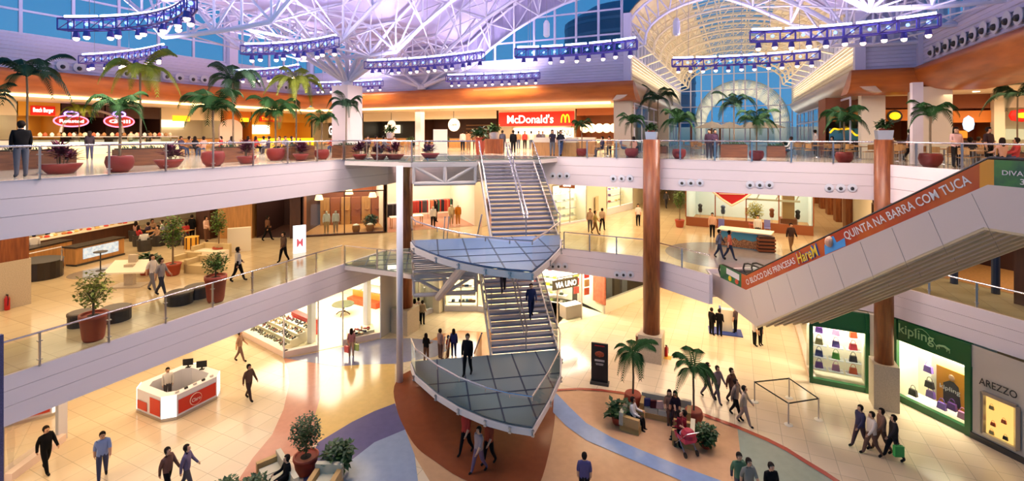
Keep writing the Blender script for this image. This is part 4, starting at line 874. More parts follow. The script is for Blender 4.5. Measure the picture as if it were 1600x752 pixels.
# ------------------------------------------------------------------ chandeliers: bowed lighting trusses
def chandelier(a, b, bow, label):
    za = CZ+4.4; A = UD(a[0], a[1], 4.4*FOC/(HOR-a[1])); B = UD(b[0], b[1], 4.4*FOC/(HOR-b[1])); mid = (A+B)/2; t = thing('lighting_truss', label, 'chandelier', mid, 0, 'bowed lighting trusses hung from the roof')
    d = (B-A); Ln = d.length; u = d.normalized(); n = Vector((-u.y, u.x, 0)); N = max(8, int(Ln/.55))
    if n.dot(FW) < 0: n = -n
    def Pt(f, off=0, z=0): return A+d*f+n*(bow*4*f*(1-f)+off)+v3(0, 0, z)
    fr = MB()
    for off in (-.16, .16):
        for z in (0, -.42): fr.path([Pt(i/N, off, z) for i in range(N+1)], .035, 5)
        for i in range(N+1): fr.tube(Pt(i/N, off, 0), Pt(i/N, off, -.42), .028, 4)
        for i in range(0, N, 2): fr.tube(Pt(i/N, off, -.42), Pt((i+1)/N, off, 0), .02, 4)
    for i in range(N+1): fr.tube(Pt(i/N, -.16, 0), Pt(i/N, .16, 0), .022, 4).tube(Pt(i/N, -.16, -.42), Pt(i/N, .16, -.42), .022, 4)
    fr.build('truss_frame', m_chand, t, world=True)
    k = max(4, round(Ln/1.35))
    for j in range(k): MB().tube(Pt((j+.06)/k, 0, .1), Pt((j+.94)/k, 0, .1), .06, 8).build('tube_lamp', m_tubeE, t, world=True)
    for i in range(N): MB().ball(Pt((i+.5)/N, 0, -.2), .07, 6).build('blue_spot', m_starE, t, world=True)
    nb = max(8, int(Ln/.62))
    for i in range(nb):
        f = (i+.5)/nb; p = Pt(f, .12*(-1)**i, -.42-.05); q = MB().tube(p, p-v3(0, 0, .22), .09, 8, .13).build('spot_lamp', m_chand, t, world=True)
        MB().ball(p-v3(0, 0, .24), .105, 6).build('bulb', m_bulbE, q, world=True)
    for f in (.12, .5, .88): MB().tube(Pt(f, 0, 0), Pt(f, 0, 5.5), .012, 4).build('wire', m_steel, t, world=True)
    area('chandelier_glow', mid+n*bow*.66+v3(0, 0, .25), Ln*.8, .3, 460, (.72, .62, 1.0), (math.pi, 0, math.atan2(u.y, u.x)))
    area('chandelier_down', mid+n*bow*.66+v3(0, 0, -.75), Ln*.8, .3, 1000, (1, .84, .74), (0, 0, math.atan2(u.y, u.x)))
chandelier((98, 30), (300, -8), 1.0, 'large bowed lighting truss at the top left corner'); chandelier((128, 88), (256, 72), .4, 'bowed lighting truss behind the tall palm with bright crown')
chandelier((380, 72), (526, 58), .5, 'bowed lighting truss left of the branching column'); chandelier((362, 112), (467, 103), .5, 'small far lighting truss above the short left palms')
chandelier((490, 131), (597, 126), .3, 'lowest far lighting truss directly on top of the white square column'); chandelier((572, 97), (755, 81), .6, 'long lighting truss right of the branching column')
chandelier((698, 119), (843, 113), .3, 'far lighting truss hanging before the back siding above the red sign'); chandelier((806, 77), (995, 62), .5, 'lighting truss before the back windows left of the vaulted hall')
chandelier((1172, 50), (1468, 24), .7, 'long lighting truss at right crossing the vault opening'); chandelier((1050, 93), (1281, 80), .6, 'lighting truss crossing the middle of the vault opening')
for x, y, z, lab in ((854, 45, 6.4, 'left'), (1057, 42, 6.2, 'right')):
    p = UD(x, y, z*FOC/(HOR-y)); t = thing('hanging_speaker', '%s of the two slim pale loudspeakers hung before the vault opening' % lab, 'speaker', p); MB().lathe([(.12, -.5), (.2, -.4), (.2, .3), (.1, .5)], n=10).build('case', m_white, t); MB().tube((0, 0, .5), (0, 0, 3.5), .01, 4).build('wire', m_steel, t)
# far building outside
t = thing('round_building', 'rounded dark office tower seen through the back windows', 'building', (-22, 110, 0)); MB().lathe([(12, 0), (12, 38), (7, 41.5), (.01, 43)], n=32, sx=1.2).build('wall', M('office_glass', (60, 92, 120), .4), t, smooth=False)
m = MB()
for k in range(12): m.lathe([(12.1, 8+2.6*k), (12.1, 8.6+2.6*k)], n=32, sx=1.2)
m.build('floor_band', M('office_band', (84, 116, 142), .5), t)
# downlight nozzles in fascias and siding
def nozzle(p, nrm, r, lab, grp):
    t = thing('air_nozzle', lab, 'air nozzle', p, 0, grp); n = Vector(nrm).normalized(); q = MB(); 
    MB().tube(p+n*.0, p+n*.03, r, 20).build('ring', m_white, t, world=True); MB().ball(p+n*.03-v3(0, 0, r*.2), r*.42, 10).build('core', m_dark, t, world=True)
def nz(pxs, py, plane_pts, z_h, r, lab, grp):
    for px in pxs:
        a, b = plane_pts; ray = FW+RT*((px-800)/FOC); A = Vector((*a, 0)); B = Vector((*b, 0)); dd = (B-A); n = Vector((dd.y, -dd.x, 0)).normalized()
        t = A.dot(n)/ray.dot(n); p = ray*t; p.z = CZ-(py-HOR)*t/FOC
        if n.dot(p) > 0: n = -n
        nozzle(p+n*.12, n, r, lab, grp)
back2 = ((-10.2, 29.2), (6.2, 28.75))
for pxs, py, lb in (((865, 876, 887), 274, 'first trio right of the stairs'), ((959, 972, 985), 278, 'trio left of the tall wood column'), ((1066, 1080, 1094), 285, 'trio right of the tall wood column'), ((1172, 1187, 1202), 288, 'trio in the middle between the wood columns'), ((1295, 1313, 1331), 293, 'trio left of the right wood column')):
    nz(pxs, py, back2, 0, .2, 'round air nozzle on the upper fascia, '+lb, 'nozzles, '+lb)
nz((865, 874, 884), 415, ((-10, 29.8), (-4.7, 29.7)), 0, .2, 'round air nozzle on the middle fascia beside the blue landing', 'nozzles beside the blue landing'); nz((965, 975, 986), 428, ((-10, 29.8), (-4.7, 29.7)), 0, .2, 'round air nozzle on the middle fascia left of the wood column', 'nozzles on the middle fascia')
nz((1318, 1334), 477, ((1.9, 29.4), (6.9, 29.4)), 0, .2, 'round air nozzle on the middle fascia above the left green shop', 'nozzles above the left green shop')
nz((96, 123, 196, 259, 279, 300, 318), 0, ((SX, 0), (SX, 30)), 0, .3, 'x', 'x') if False else None
for px, py in ((96, 103), (122, 106), (196, 114), (259, 119), (279, 121), (300, 123), (318, 124), (433, 134), (445, 136)): nz((px,), py, ((SX, 0), (SX, 30)), 0, .3, 'small round air nozzle in the left siding wall', 'nozzles in the left siding wall')
for x_, y_ in ((1040, 320), (1085, 300), (1135, 280), (1190, 260), (1245, 240), (1305, 210), (1370, 180), (1445, 155), (1520, 120), (1595, 95)): nz((1200+x_/4,), y_/4+.5, ((RX, 30), (RX, 5)), 0, .32, 'large round air nozzle in the right siding wall', 'row of large nozzles in the right siding wall')
# recessed lamps in the food court ceiling
for k in range(14):
    p = v3(-40, 2+3.2*k, CZ+2.52); tag(MB().disc(p, (0, 0, 1), .16, 12, .04).build('downlight', m_downE), 'small recessed lamp in the left food court ceiling', 'downlight', 'recessed lamps of the left food court ceiling')
for k in range(10):
    p = v3(-32+2.6*k, 38, CZ+2.52); tag(MB().disc(p, (0, 0, 1), .16, 12, .04).build('downlight', m_downE), 'small recessed lamp in the back food court ceiling', 'downlight', 'recessed lamps of the back food court ceiling')
for k in range(8):
    p = v3(8.5+1.5*k, 37.5, CZ+2.52); tag(MB().disc(p, (0, 0, 1), .16, 12, .04).build('downlight', m_downE), 'small recessed lamp in the right food court ceiling', 'downlight', 'recessed lamps of the right food court ceiling')
# ------------------------------------------------------------------ ground floor and middle floor shops
Z0C, Z1C = 3.95, H2-1.8
m_shopfl = M('shop_cream_floor', (244, 230, 190), .2); m_glow = M('bright_cream_wall', (250, 238, 210), .6); m_pinkw = M('pale_pink_wall', (240, 214, 200), .6)
# shoe shop with chamfered windows
ShA, ShB, ShC, ShD = (-29.5, 20.9), (-23.6, 19.7), (-22.5, 21.2), (-20.35, 24.2)
struct(MB().prism([ShA, ShB, ShC, (-21.6, 22.5), ShD, (-20.6, 29.5), (-29.5, 31)], .005, .02).build('floor', m_shopfl))
m = MB(); m.quad((-34, 30.2, 0), (-20.6, 29.2, 0), (-20.6, 29.2, 3.95), (-34, 30.2, 3.95)); m.quad((-20.6, 29.2, 0), (-20.4, 26.4, 0), (-20.4, 26.4, 3.95), (-20.6, 29.2, 3.95)); m.quad((-34, 21, 0), (-34, 30.2, 0), (-34, 30.2, 3.95), (-34, 21, 3.95)); struct(m.build('wall_shoe_shop', m_glow))
area('shop_lamp', (-26.5, 25.2, 3.85), 8, 6, 1500, WHITE)
def window_run(nm, pts, z0, z1, base=.35, frame=None, mull=None, label=None):
    for a, b in zip(pts[:-1], pts[1:]):
        A, B = Vector((*a, 0)), Vector((*b, 0)); g = struct(MB().quad((*a, z0+base), (*b, z0+base), (*b, z1), (*a, z1)).build('window_%d' % (40+len(S.objects) % 900), GLASS)); f = MB()
        for p in ((A,) if b != pts[-1] else (A, B)): f.bar((p.x, p.y, z0), (p.x, p.y, z1), .06, .06)
        f.build('window_frame', frame or m_steel, g, world=True)
        if base: 
            n = Vector((-(B-A).y, (B-A).x, 0)).normalized(); q = [A, B, B+n*.3, A+n*.3]; struct(MB().prism([(p.x, p.y) for p in q], z0, z0+base).build('baseboard_shop', m_pinkw))
window_run('shoe', [ShA, ShB, ShC], 0, Z0C, frame=m_white); window_run('shoe', [(-21.7, 22.35), ShD], 0, Z0C, frame=m_white)
struct(MB().quad((ShD[0], ShD[1], 0), (-20.4, 26.4, 0), (-20.4, 26.4, 3.95), (ShD[0], ShD[1], 3.95)).build('wall_shoe_shop_side', m_cream))
# display steps covered with shoes
m_shoeC = [(60, 52, 40), (120, 40, 36), (90, 90, 60), (40, 40, 60), (190, 150, 110), (200, 80, 70)]
def make_shoe(col, nm='shoe'):
    b = MB(); b.lathe([(.05, 0), (.055, .025), (.045, .06), (.03, .08)], 0, -.07, 0, 8, sx=.75, sy=1.0); b.lathe([(.055, 0), (.058, .02), (.04, .045), (.015, .055)], 0, .06, 0, 8, sx=.72, sy=1.5)
    o = b.build(nm, M('shoe_%d_%d_%d' % col, col, .4), origin=(0, 0, 0), smooth=True); MB().box(0, 0, -.005, .08, .24, .012).build('sole', m_black, o); return o
protoS = [make_shoe(c) for c in m_shoeC]; usedS = set()
def copy_of(proto, used, loc, rz, label, cat, grp, sc=1.0):
    if id(proto) not in used: used.add(id(proto)); o = proto; o.location = loc; o.rotation_euler = (0, 0, rz); o.scale = (sc, sc, sc)
    else: o = dup(proto, loc, rz, sc=sc)
    return tag(o, label, cat, grp)
for k in range(4):
    a = Vector((-28.8, 21.35+.55*k, 0)); b = Vector((-24.2, 20.4+.55*k, 0)); z = .35+.16*k; d = b-a; n = Vector((-d.y, d.x, 0)).normalized()*.27
    tag(MB().prism([tuple((a-n).xy), tuple((b-n).xy), tuple((b+n).xy), tuple((a+n).xy)], 0, z).build('display_step', m_glow), ['lowest', 'second', 'third', 'topmost'][k]+' cream display step full of shoes in the left shoe shop window', 'display step')
    for i in range(22):
        p = a+d*((i+.5)/22); copy_of(protoS[R.choice((0, 0, 2, 3, 4, 1))], usedS, (p.x, p.y+R.uniform(-.1, .1), z+.012), R.uniform(2.6, 3.8), 'small shoe on the display steps of the corner shoe shop', 'shoe', 'shoes on the left display steps', 1.25)
tag(MB().bar((-26.8, 23.2, .95), (-24.2, 22.6, .95), .45, .25).box(-25.5, 22.9, .42, 2.2, .3, .84).build('display_bench', m_red), 'red topped display bench behind the shoe steps', 'bench')
for k, (x, y) in enumerate(((-23.0, 20.9), (-21.0, 23.6))):
    struct(MB().box(x-.8, y+1.0, Z0C/2, .35, .35, Z0C).build('column', m_white))
m = MB().prism([(-21.65, 22.75), (-20.75, 24.1), (-21.6, 24.9), (-22.6, 23.6)], 0, .5); tag(m.build('display_plinth', m_glow), 'low cream display plinth with bags behind the shopper', 'plinth')
for k in range(9): copy_of(protoS[(1, 3, 4, 5)[k % 4]], usedS, (-21.7+.28*(k % 3)+R.uniform(-.1, .1), 23.2+.4*(k//3), .512), R.uniform(0, 6), 'small shoe on the low plinth behind the shopper', 'shoe', 'shoes on the low plinth', 1.4)
t = thing('pedestal_table', 'round dark pedestal table standing inside the shoe shop', 'table', (-25.4, 26.2, 0))
MB().lathe([(.75, .74), (.78, .76), (.75, .8)], n=24).build('table_top', M('dark_green_stone', (70, 76, 50), .3), t); MB().lathe([(.09, .2), (.05, .35), (.11, .5), (.05, .74)], n=10).build('pedestal', m_woodd, t)
for k in range(4): a = k*math.pi/2+.4; MB().path([(0, 0, .28), (.3*math.cos(a), .3*math.sin(a), .2), (.5*math.cos(a), .5*math.sin(a), .03)], .035, 6).build('leg', m_woodd, t)
for k, (x, y, l) in enumerate(((-25.4, 28.4, 3.0), (-22.2, 28.2, 2.2))):
    t = thing('shop_sofa', ['long orange brown bench sofa at the back left of the shoe shop', 'orange brown bench sofa at the back right of the shoe shop'][k], 'sofa', (x, y, 0), -.07)
    MB().box(0, 0, .22, l, .7, .44).build('seat', M('rust_leather', (176, 62, 26), .45), t); MB().box(0, .3, .6, l, .16, .5).build('backrest', M('ochre_leather', (200, 124, 44), .45), t)
for k in range(3):
    t = tag(MB().box(-30.5+2.6*k, 29.5, 1.3+.0*k, 2.3, .4, .06).box(-30.5+2.6*k, 29.5, 1.9, 2.3, .4, .06).box(-30.5+2.6*k, 29.5, .7, 2.3, .4, .06).build('wall_shelf', m_white), ['left', 'middle', 'right'][k]+' white shelf unit on the back wall of the shoe shop', 'shelf')
# ground floor back line
pts0 = [(-20.4, 26.4), (-19.8, 29.5), (-17.0, 30.8), (-13.6, 30.9), (-10.9, 30.9), (-8.5, 34.2), (-6.4, 39.2), (-4.5, 46), (-4.5, 60)]
def shelf_goods(at, rz, s0, s1, d_, rows, z0_, dz, n, lab, grp, cols, kind='folded_garment', sx=.3, sz=.16, dep=.3):
    for r_ in range(rows):
        c = at((s0+s1)/2, d_, z0_+r_*dz); x = tag(MB().box(c.x, c.y, c.z, s1-s0, dep+.1, .05, rz=rz).build('shelf', m_white), 'white glowing shelf board in '+lab, 'shelf', 'shelf boards in '+lab)
        for i in range(n):
            if R.random() < .15: continue
            c = at(s0+(s1-s0)*(i+.5)/n, d_, z0_+r_*dz+.03); col = R.choice(cols); b = MB(); h = sz*R.uniform(.7, 1.2); b.box(0, 0, h/2, sx*R.uniform(.7, 1), dep*.7, h, taper=.85)
            o = b.build(kind, M('goods_%d_%d_%d' % col, col, .6), origin=(0, 0, 0)); o.location = c; o.rotation_euler = (0, 0, rz); tag(o, grp, kind.replace('_', ' '), 'goods: '+grp)
PINKS = [(226, 150, 160), (200, 80, 90), (240, 230, 220), (120, 150, 190), (235, 190, 150), (150, 60, 60)]
at, Ln, rz = room('shop_a', pts0[0], pts0[1], 1.3, 0, Z0C, m_glow, m_shopfl, 260, gl=True, base=.3, mull=2); shelf_goods(at, rz, .3, Ln-.3, .9, 3, .5, .6, 7, 'the narrow shop left of the waiting trio', 'small pastel item on the shelves of the narrow shop behind the trio', PINKS)
struct(MB().box(*(Vector((-19.75, 29.7)).to_tuple()), Z0C/2, .9, .9, Z0C).build('column', m_cream))
at, Ln, rz = room('shop_b', (-19.2, 29.8), pts0[2], 4, 0, Z0C, m_glow, m_shopfl, 420, gl=True, base=.4, mull=2); shelf_goods(at, rz, .2, Ln-.2, .6, 3, .5, .55, 8, 'the shop window beside the stairs', 'small blue and cream item in the shop window left of the stairs', [(120, 160, 190), (230, 220, 200), (60, 80, 110), (190, 150, 120)])
at, Ln, rz = room('shop_c', pts0[2], pts0[3], 4, 0, Z0C, m_cwall, m_shopfl, 260, gl=True, base=.4, mull=3)
at, Ln, rz = room('shop_d', pts0[3], pts0[4], 5, 0, Z0C, m_glow, m_shopfl, 500, gl=False, sides=(True, False)); shelf_goods(at, rz, .4, Ln-.2, 2.6, 4, .6, .55, 8, 'the left part of the accessory shop', 'yellow, green or black handbag on the left shelves of the accessory shop', [(220, 190, 40), (60, 70, 40), (40, 36, 34), (150, 170, 90), (230, 220, 200)], kind='handbag')
at, Ln, rz = room('shop_e', pts0[4], pts0[5], 4.5, 0, Z0C, m_glow, m_shopfl, 900, gl=True, base=.0, mull=2, sides=(False, True))
shelf_goods(at, rz, .3, Ln*.72, 3.6, 4, .7, .6, 8, 'the accessory shop with the grey sign', 'pastel bag on the glowing back shelves of the accessory shop', PINKS, kind='handbag')
signbox('shop_sign', at, -.5, 1.55, 2.45, 3.1, -.25, M('grey_olive_sign', (124, 116, 92), .5), 'grey green shop sign with bold white words hanging before the accessory shop', txt='VIA UNO', tm=m_signW)
tag(MB().box(*at(Ln*.42, .8, .45), 1.4, .8, .9, rz=rz).build('display_cube', m_pinkw), 'pale display cube with a bag at the accessory shop window', 'display stand')
for r_ in range(3):
    for q in range(2): c = at(Ln*.78+.5*q-.1, 2.0-.6*q, 1.3+.62*r_); tag(MB().box(c.x, c.y, c.z, .44, .08, .5, rz=rz).build('colour_panel', M('panel_%d' % (r_*2+q), [(176, 60, 50), (200, 70, 40), (170, 40, 60), (196, 150, 90), (170, 180, 80), (190, 50, 50)][r_*2+q], .5)), ['lower', 'middle', 'upper'][r_]+[' left', ' right'][q]+' coloured square panel at the right of the accessory shop', 'panel')
c = at(Ln*.97, .4, 1.9); tag(MB().box(c.x, c.y, 2.0, .12, 1.3, 2.6, rz=rz).build('poster', M('copper_poster', (196, 104, 72), .5, noise=.4)), 'tall copper coloured poster at the right end of the accessory shop', 'poster')
at, Ln, rz = room('shop_f', pts0[5], pts0[6], 3, 0, Z0C, m_dark, m_woodd, 60, header=m_cream, hz=3.2, gl=True, base=.9, mull=1, frame_m=m_cream, sides=(False, True))
for k in range(4): c = at(.9+1.0*k, 1.2, 1.35); tag(MB().box(c.x, c.y, 1.0, .7, .5, 2.0, rz=rz).build('display_block', [m_dark, M('slate_block', (110, 116, 130), .5)][k % 2]), 'grey display block inside the dark window right of the accessory shop', 'display stand', 'blocks in the dark window')
m = MB()
for a, b in zip(pts0[6:-1], pts0[7:]): m.quad((*a, 0), (*b, 0), (*b, Z0C), (*a, Z0C))
m.quad((-4.5, 60, 0), (3.6, 60, 0), (3.6, 60, Z0C), (-4.5, 60, Z0C)).quad((3.6, 60, 0), (3.6, 40, 0), (3.6, 40, Z0C), (3.6, 60, Z0C)); struct(m.build('wall_ground_corridor', m_cwall))
# bags
def make_bag(col):
    t = bpy.data.objects.new('handbag', None); C.objects.link(t); b = MB(); b.box(0, 0, .15, .36, .16, .3, taper=.8); b.build('bag_body', M('bag_%d_%d_%d' % col, col, .5), t)
    MB().path([(-.11+.11-.11*math.cos(math.pi*k/8), 0, .3+.2*math.sin(math.pi*k/8)) for k in range(9)], .014, 5).build('handle', M('bag_%d_%d_%d' % col, col, .5), t); return t
BAGC = [(96, 50, 130), (196, 40, 70), (230, 150, 190), (50, 60, 130), (210, 80, 40), (90, 160, 60), (190, 160, 110), (40, 36, 46), (150, 110, 200)]
protoB = [make_bag(c) for c in BAGC]; usedB = set()
def bag(k, at, s_, d_, z, rz, lab, grp, sc=1.0): copy_of(protoB[k % 9], usedB, at(s_, d_, z), rz, lab, 'handbag', grp, sc)
# left green shop
KA, KB, KC, KD = (3.55, 29.25), (6.05, 29.2), (7.05, 29.15), (9.15, 26.85)
at, Ln, rz = room('green_shop', KA, KB, 1.6, 0, Z0C, m_glow, m_glow, 420, header=m_green, hz=3.0, gl=True, base=.25, mull=1, frame_m=m_green, sides=(False, True))
struct(MB().box(*at(.06, .05, Z0C/2), .16, .2, Z0C, rz=rz).box(*at(Ln-.06, .05, Z0C/2), .16, .2, Z0C, rz=rz).build('trim_green_shop', m_green))
for r_ in range(4):
    for q in range(3):
        s_ = .5+.75*q; z = .5+.62*r_; c = at(s_, .9, z); tag(MB().box(c.x, c.y, c.z-.02, .66, .45, .04, rz=rz).build('shelf', m_white), 'white shelf board in the left green shop window', 'shelf', 'shelf boards in the left green window')
        bag((r_*3+q*2) % 9, at, s_, .85, z+.001, rz+R.uniform(-.4, .4), '%s in the left green window, %s shelf' % (['purple bag', 'red bag', 'pink bag', 'blue bag', 'orange bag', 'green bag', 'beige bag', 'black bag', 'lilac bag'][(r_*3+q*2) % 9], ['bottom', 'lower', 'upper', 'top'][r_]), 'handbags of the left green window')
window_run('green_side', [(3.7, 38.0), KA], 0, 3.7, base=.2, frame=m_white); struct(MB().quad((5.2, 38, 0), (5.2, 31, 0), (5.2, 31, Z0C), (5.2, 38, Z0C)).build('wall_green_side', m_glow)); area('shop_lamp', (4.5, 34, 3.8), 1.2, 6, 260, WHITE)
struct(MB().box(6.55, 29.5, Z0C/2, .9, .6, Z0C).build('wall_pier', m_cream))
# right green shop
at, Ln, rz = room('green_shop_large', KC, KD, 1.7, 0, Z0C, m_glow, m_glow, 520, header=m_green, hz=3.0, gl=True, base=.3, mull=1, frame_m=m_green)
struct(MB().box(*at(.07, .02, Z0C/2), .2, .2, Z0C, rz=rz).box(*at(Ln-.09, .02, Z0C/2), .22, .2, Z0C, rz=rz).build('trim_green_shop', m_green))
o = at(.25, -.04, 3.22); u = (at(1, 0, 0)-at(0, 0, 0)).normalized(); MBt = MB().text('kipling', o, u, v3(0, 0, 1), 1.5, .58, th=.02); t = tag(MBt.build('shop_lettering', M('pale_green_letter', (150, 190, 130), .5)), 'pale rounded shop lettering on the green header of the right window', 'lettering')
m = MB(); P = [at(1.85+.1*k, -.05, 3.34+.1*math.sin(k*.6)+.02*(k % 2)) for k in range(6)]; m.path(P, .045, 6); [m.tube(P[i], P[i]-v3(0, 0, .14), .016, 4) for i in (0, 1, 4, 5)]; m.path([P[0]]+[at(1.8-.18*k, -.05, 3.38+.5*math.sin(k*.5)) for k in range(6)], .012, 4); tag(m.build('animal_emblem', MATS['pale_green_letter']), 'small four legged animal emblem with long tail beside the pale lettering', 'emblem')
px0 = at(.5, 1.2, 0); tag(MB().box(*at(1.85, .95, 1.45), 1.6, .06, 2.1, rz=rz).build('light_wall', m_glow), 'tall white display panel in the right green window', 'display panel')
ps = thing('fashion_poster', 'orange fashion poster of a person in dark clothes in the right green window', 'poster', at(1.95, .75, .5), rz); MB().box(0, 0, .85, 1.15, .04, 1.7).build('sheet', M('orange_poster', (220, 140, 40), .5), ps)
MB().add([(-.3, -.03, .1), (.4, -.03, .1), (.3, -.03, 1.05), (.12, -.03, 1.2), (-.05, -.03, 1.2), (-.3, -.03, 1.0)], [[0, 1, 2, 3, 4, 5]]).build('printed_clothes', M('dark_print', (40, 34, 44), .6), ps); MB().lathe([(.001, -.14), (.1, -.08), (.12, 0), (.1, .09), (.001, .15)], .03, -.03, 1.36, 12, sy=.2).build('printed_face', M('printed_skin', (226, 168, 130), .5), ps)
MB().text('kipling', (-.42, -.05, .66), (1, 0, 0), (0, 0, 1), .8, .26, th=.01).build('lettering', m_letter, ps)
for k, (s_, z, c_, lab) in enumerate(((1.15, 1.75, 8, 'lilac bag hanging high on the white panel of the right green window'), (1.2, 1.05, 7, 'black bag halfway up the white panel of the right green window'), (1.25, .62, 8, 'lilac bag low beside the orange poster'), (.5, .32, 7, 'black bag on the floor of the right green window'), (1.7, .32, 8, 'lilac bag lying in front of the orange poster'), (2.5, .32, 2, 'pink bag at the right end of the right green window'), (2.1, .5, 0, 'purple bag under the poster in the right green window'))): bag(c_, at, s_, .55, z, rz, lab, None, 1.0)
# wall with the small framed windows
m = MB(); a, b, u, n, LL = frame2(KD, (13.6, 21.8))
def wat(s_, d_, z): return a+u*s_+n*d_+v3(0, 0, z)
struct(MB().quad(wat(0, 0, 0), wat(LL, 0, 0), wat(LL, 0, Z0C), wat(0, 0, Z0C)).build('wall_boutique', M('greige_wall', (196, 182, 166), .6)))
struct(MB().bar(wat(0, -.05, .12), wat(LL, -.05, .12), .08, .24).build('baseboard_boutique', m_dark))
tag(MB().text('AREZZO', wat(.3, -.03, 2.42), u, v3(0, 0, 1), 1.25, .3, th=.03).build('shop_lettering', m_black), 'black capital shop lettering on the greige wall', 'lettering')
for k, s_ in enumerate((.45, 2.0)):
    t = thing('framed_window', ['lit display window in a steel frame under the black lettering', 'second lit display window at the right edge of the picture'][k], 'display window', wat(s_, 0, .5)); rzz = math.atan2(u.y, u.x)
    f = MB(); 
    for (p, q) in (((s_, .45), (s_+1.1, .45)), ((s_, 2.15), (s_+1.1, 2.15)), ((s_, .45), (s_, 2.15)), ((s_+1.1, .45), (s_+1.1, 2.15))): f.bar(wat(p[0], -.08, p[1]), wat(q[0], -.08, q[1]), .14, .14)
    f.build('frame', m_steel, t, world=True); MB().quad(wat(s_+.05, -.04, .5), wat(s_+1.05, -.04, .5), wat(s_+1.05, -.04, 2.1), wat(s_+.05, -.04, 2.1)).build('lit_back', M('lit_amber_back', (255, 200, 110), .5, emit=1.3), t, world=True)
    MB().quad(wat(s_+.05, -.14, .5), wat(s_+1.05, -.14, .5), wat(s_+1.05, -.14, 2.1), wat(s_+.05, -.14, 2.1)).build('pane', GLASS, t, world=True)
    for i, (x, z, c_) in enumerate(((.3, 1.6, 6), (.7, 1.25, 4), (.35, .95, 4), (.75, .62, 7), (.3, .58, 6))): copy_of(protoB[c_], usedB, wat(s_+x, -.1, z), rzz, ['beige', 'orange', 'rust', 'black', 'tan'][i]+' bag in the %s lit framed window' % ['first', 'second'][k], 'handbag', 'bags in the lit framed windows', (.8, .3, .62) if False else .45)
# ------------------------------------------------------------------ middle floor
def wall_line(nm, pts, z0, z1, m_):
    q = MB()
    for a, b in zip(pts[:-1], pts[1:]): q.quad((*a, z0), (*b, z0), (*b, z1), (*a, z1))
    return struct(q.build('wall_'+nm, m_))
struct(MB().box(-28.6, 9.6, (H1+Z1C)/2+1, 1.3, 1.3, Z1C-H1-2).build('column', m_wood)); struct(MB().box(-28.6, 9.6, H1+1, 1.4, 1.4, 2).build('column', m_stone))
at, Ln, rz = room('glass_shop', (-28.1, 25.1), (-23.9, 28.8), 6, H1, Z1C, m_brick, m_woodl, 380, gl=True, base=.12, mull=2, frame_m=m_woodd)
AGS = at
at2, Ln2, rz2 = room('clothes_shop', (-23.7, 28.95), (-19.1, 34.1), 7, H1, Z1C, m_cwall, M('rose_brown_floor', (176, 116, 88), .3), 560, gl=False)
struct(MB().box(-18.7, 34.5, (H1+Z1C)/2, .8, .8, Z1C-H1).build('column', m_cream))
wall_line('middle_back', [(-18.4, 34.8), (-14.5, 35.2), (-13.2, 36.2)], H1, Z1C, m_cream)
at3, Ln3, rz3 = room('bright_shop', (-13.2, 36.2), (-11.5, 40.0), 3, H1, Z1C, m_glow, m_shopfl, 420, gl=True, base=.15, mull=2, header=m_cream, hz=3.3)
shelf_goods(at3, rz3, .2, Ln3-.2, 1.2, 4, .4, .65, 7, 'the glowing shop right of the stairs', 'pale item on the shelves of the glowing shop right of the stairs', [(240, 236, 220), (220, 220, 200), (200, 210, 210)])
wall_line('middle_side', [(-11.5, 40.0), (-10.6, 43.5)], H1, Z1C, m_cream); at4, Ln4, rz4 = room('colour_shop', (-10.6, 43.5), (-9.2, 48.5), 3, H1, Z1C, m_glow, m_shopfl, 350, gl=True, base=.6, mull=2)
shelf_goods(at4, rz4, .3, Ln4-.2, 1.2, 3, .8, .6, 7, 'the shop with green and red goods', 'green or red item in the far colourful shop window', [(90, 150, 60), (190, 60, 70), (120, 80, 140), (230, 200, 120)])
wall_line('middle_far', [(-9.2, 48.5), (-8.5, 70), (14, 70)], H1, Z1C, m_cwall)
t = thing('wall_sign', 'small brown sign hanging above the glowing shop right of the stairs', 'sign', at3(.6, -.4, 3.2)); c = at3(1.3, -.4, 3.3); MB().box(c.x, c.y, c.z, 1.3, .1, .5, rz=0).build('panel', m_brick, t, world=True); MB().text('TENNIS', (c.x-.35, c.y-.07, c.z-.12), (1, 0, 0), (0, 0, 1), .7, .24).build('lettering', m_signW, t, world=True)
tag(MB().box(-11.0, 41.6, H1+1.3, .08, .9, 1.3, rz=.0).build('framed_poster', M('beige_poster', (206, 190, 150), .5)), 'beige framed poster on the cream wall right of the stairs', 'poster')
wall_line('left_far', [(-44, -4), (-44, 40)], H1, Z1C, m_cwall); wall_line('left_back', [(-44, 36), (-30, 36)], H1, Z1C, M('sand_wall', (214, 178, 120), .6))
at5, Ln5, rz5 = room('dark_shop', (-31.0, 23.6), (-28.5, 25.0), 5, H1, Z1C, m_dkroom, m_woodd, 90, gl=False)
q = U(372, 371, H1); struct(MB().box(q.x, q.y, (H1+Z1C)/2, 2.4, .8, Z1C-H1, rz=.45).build('wall_timber', m_woodl)); struct(MB().box(-28.6, 24.9, (H1+Z1C)/2, .7, .7, Z1C-H1, rz=.7).build('column', m_woodd)); struct(MB().box(-34.3, 22.4, (H1+Z1C)/2, 1.0, 1.6, Z1C-H1, rz=.4).build('wall_timber', m_woodd))
q = U(374, 393, H1); struct(MB().box(q.x, q.y, H1+.75, 1.3, .3, 1.5, rz=.9).build('wall_service_hatch', m_cream))
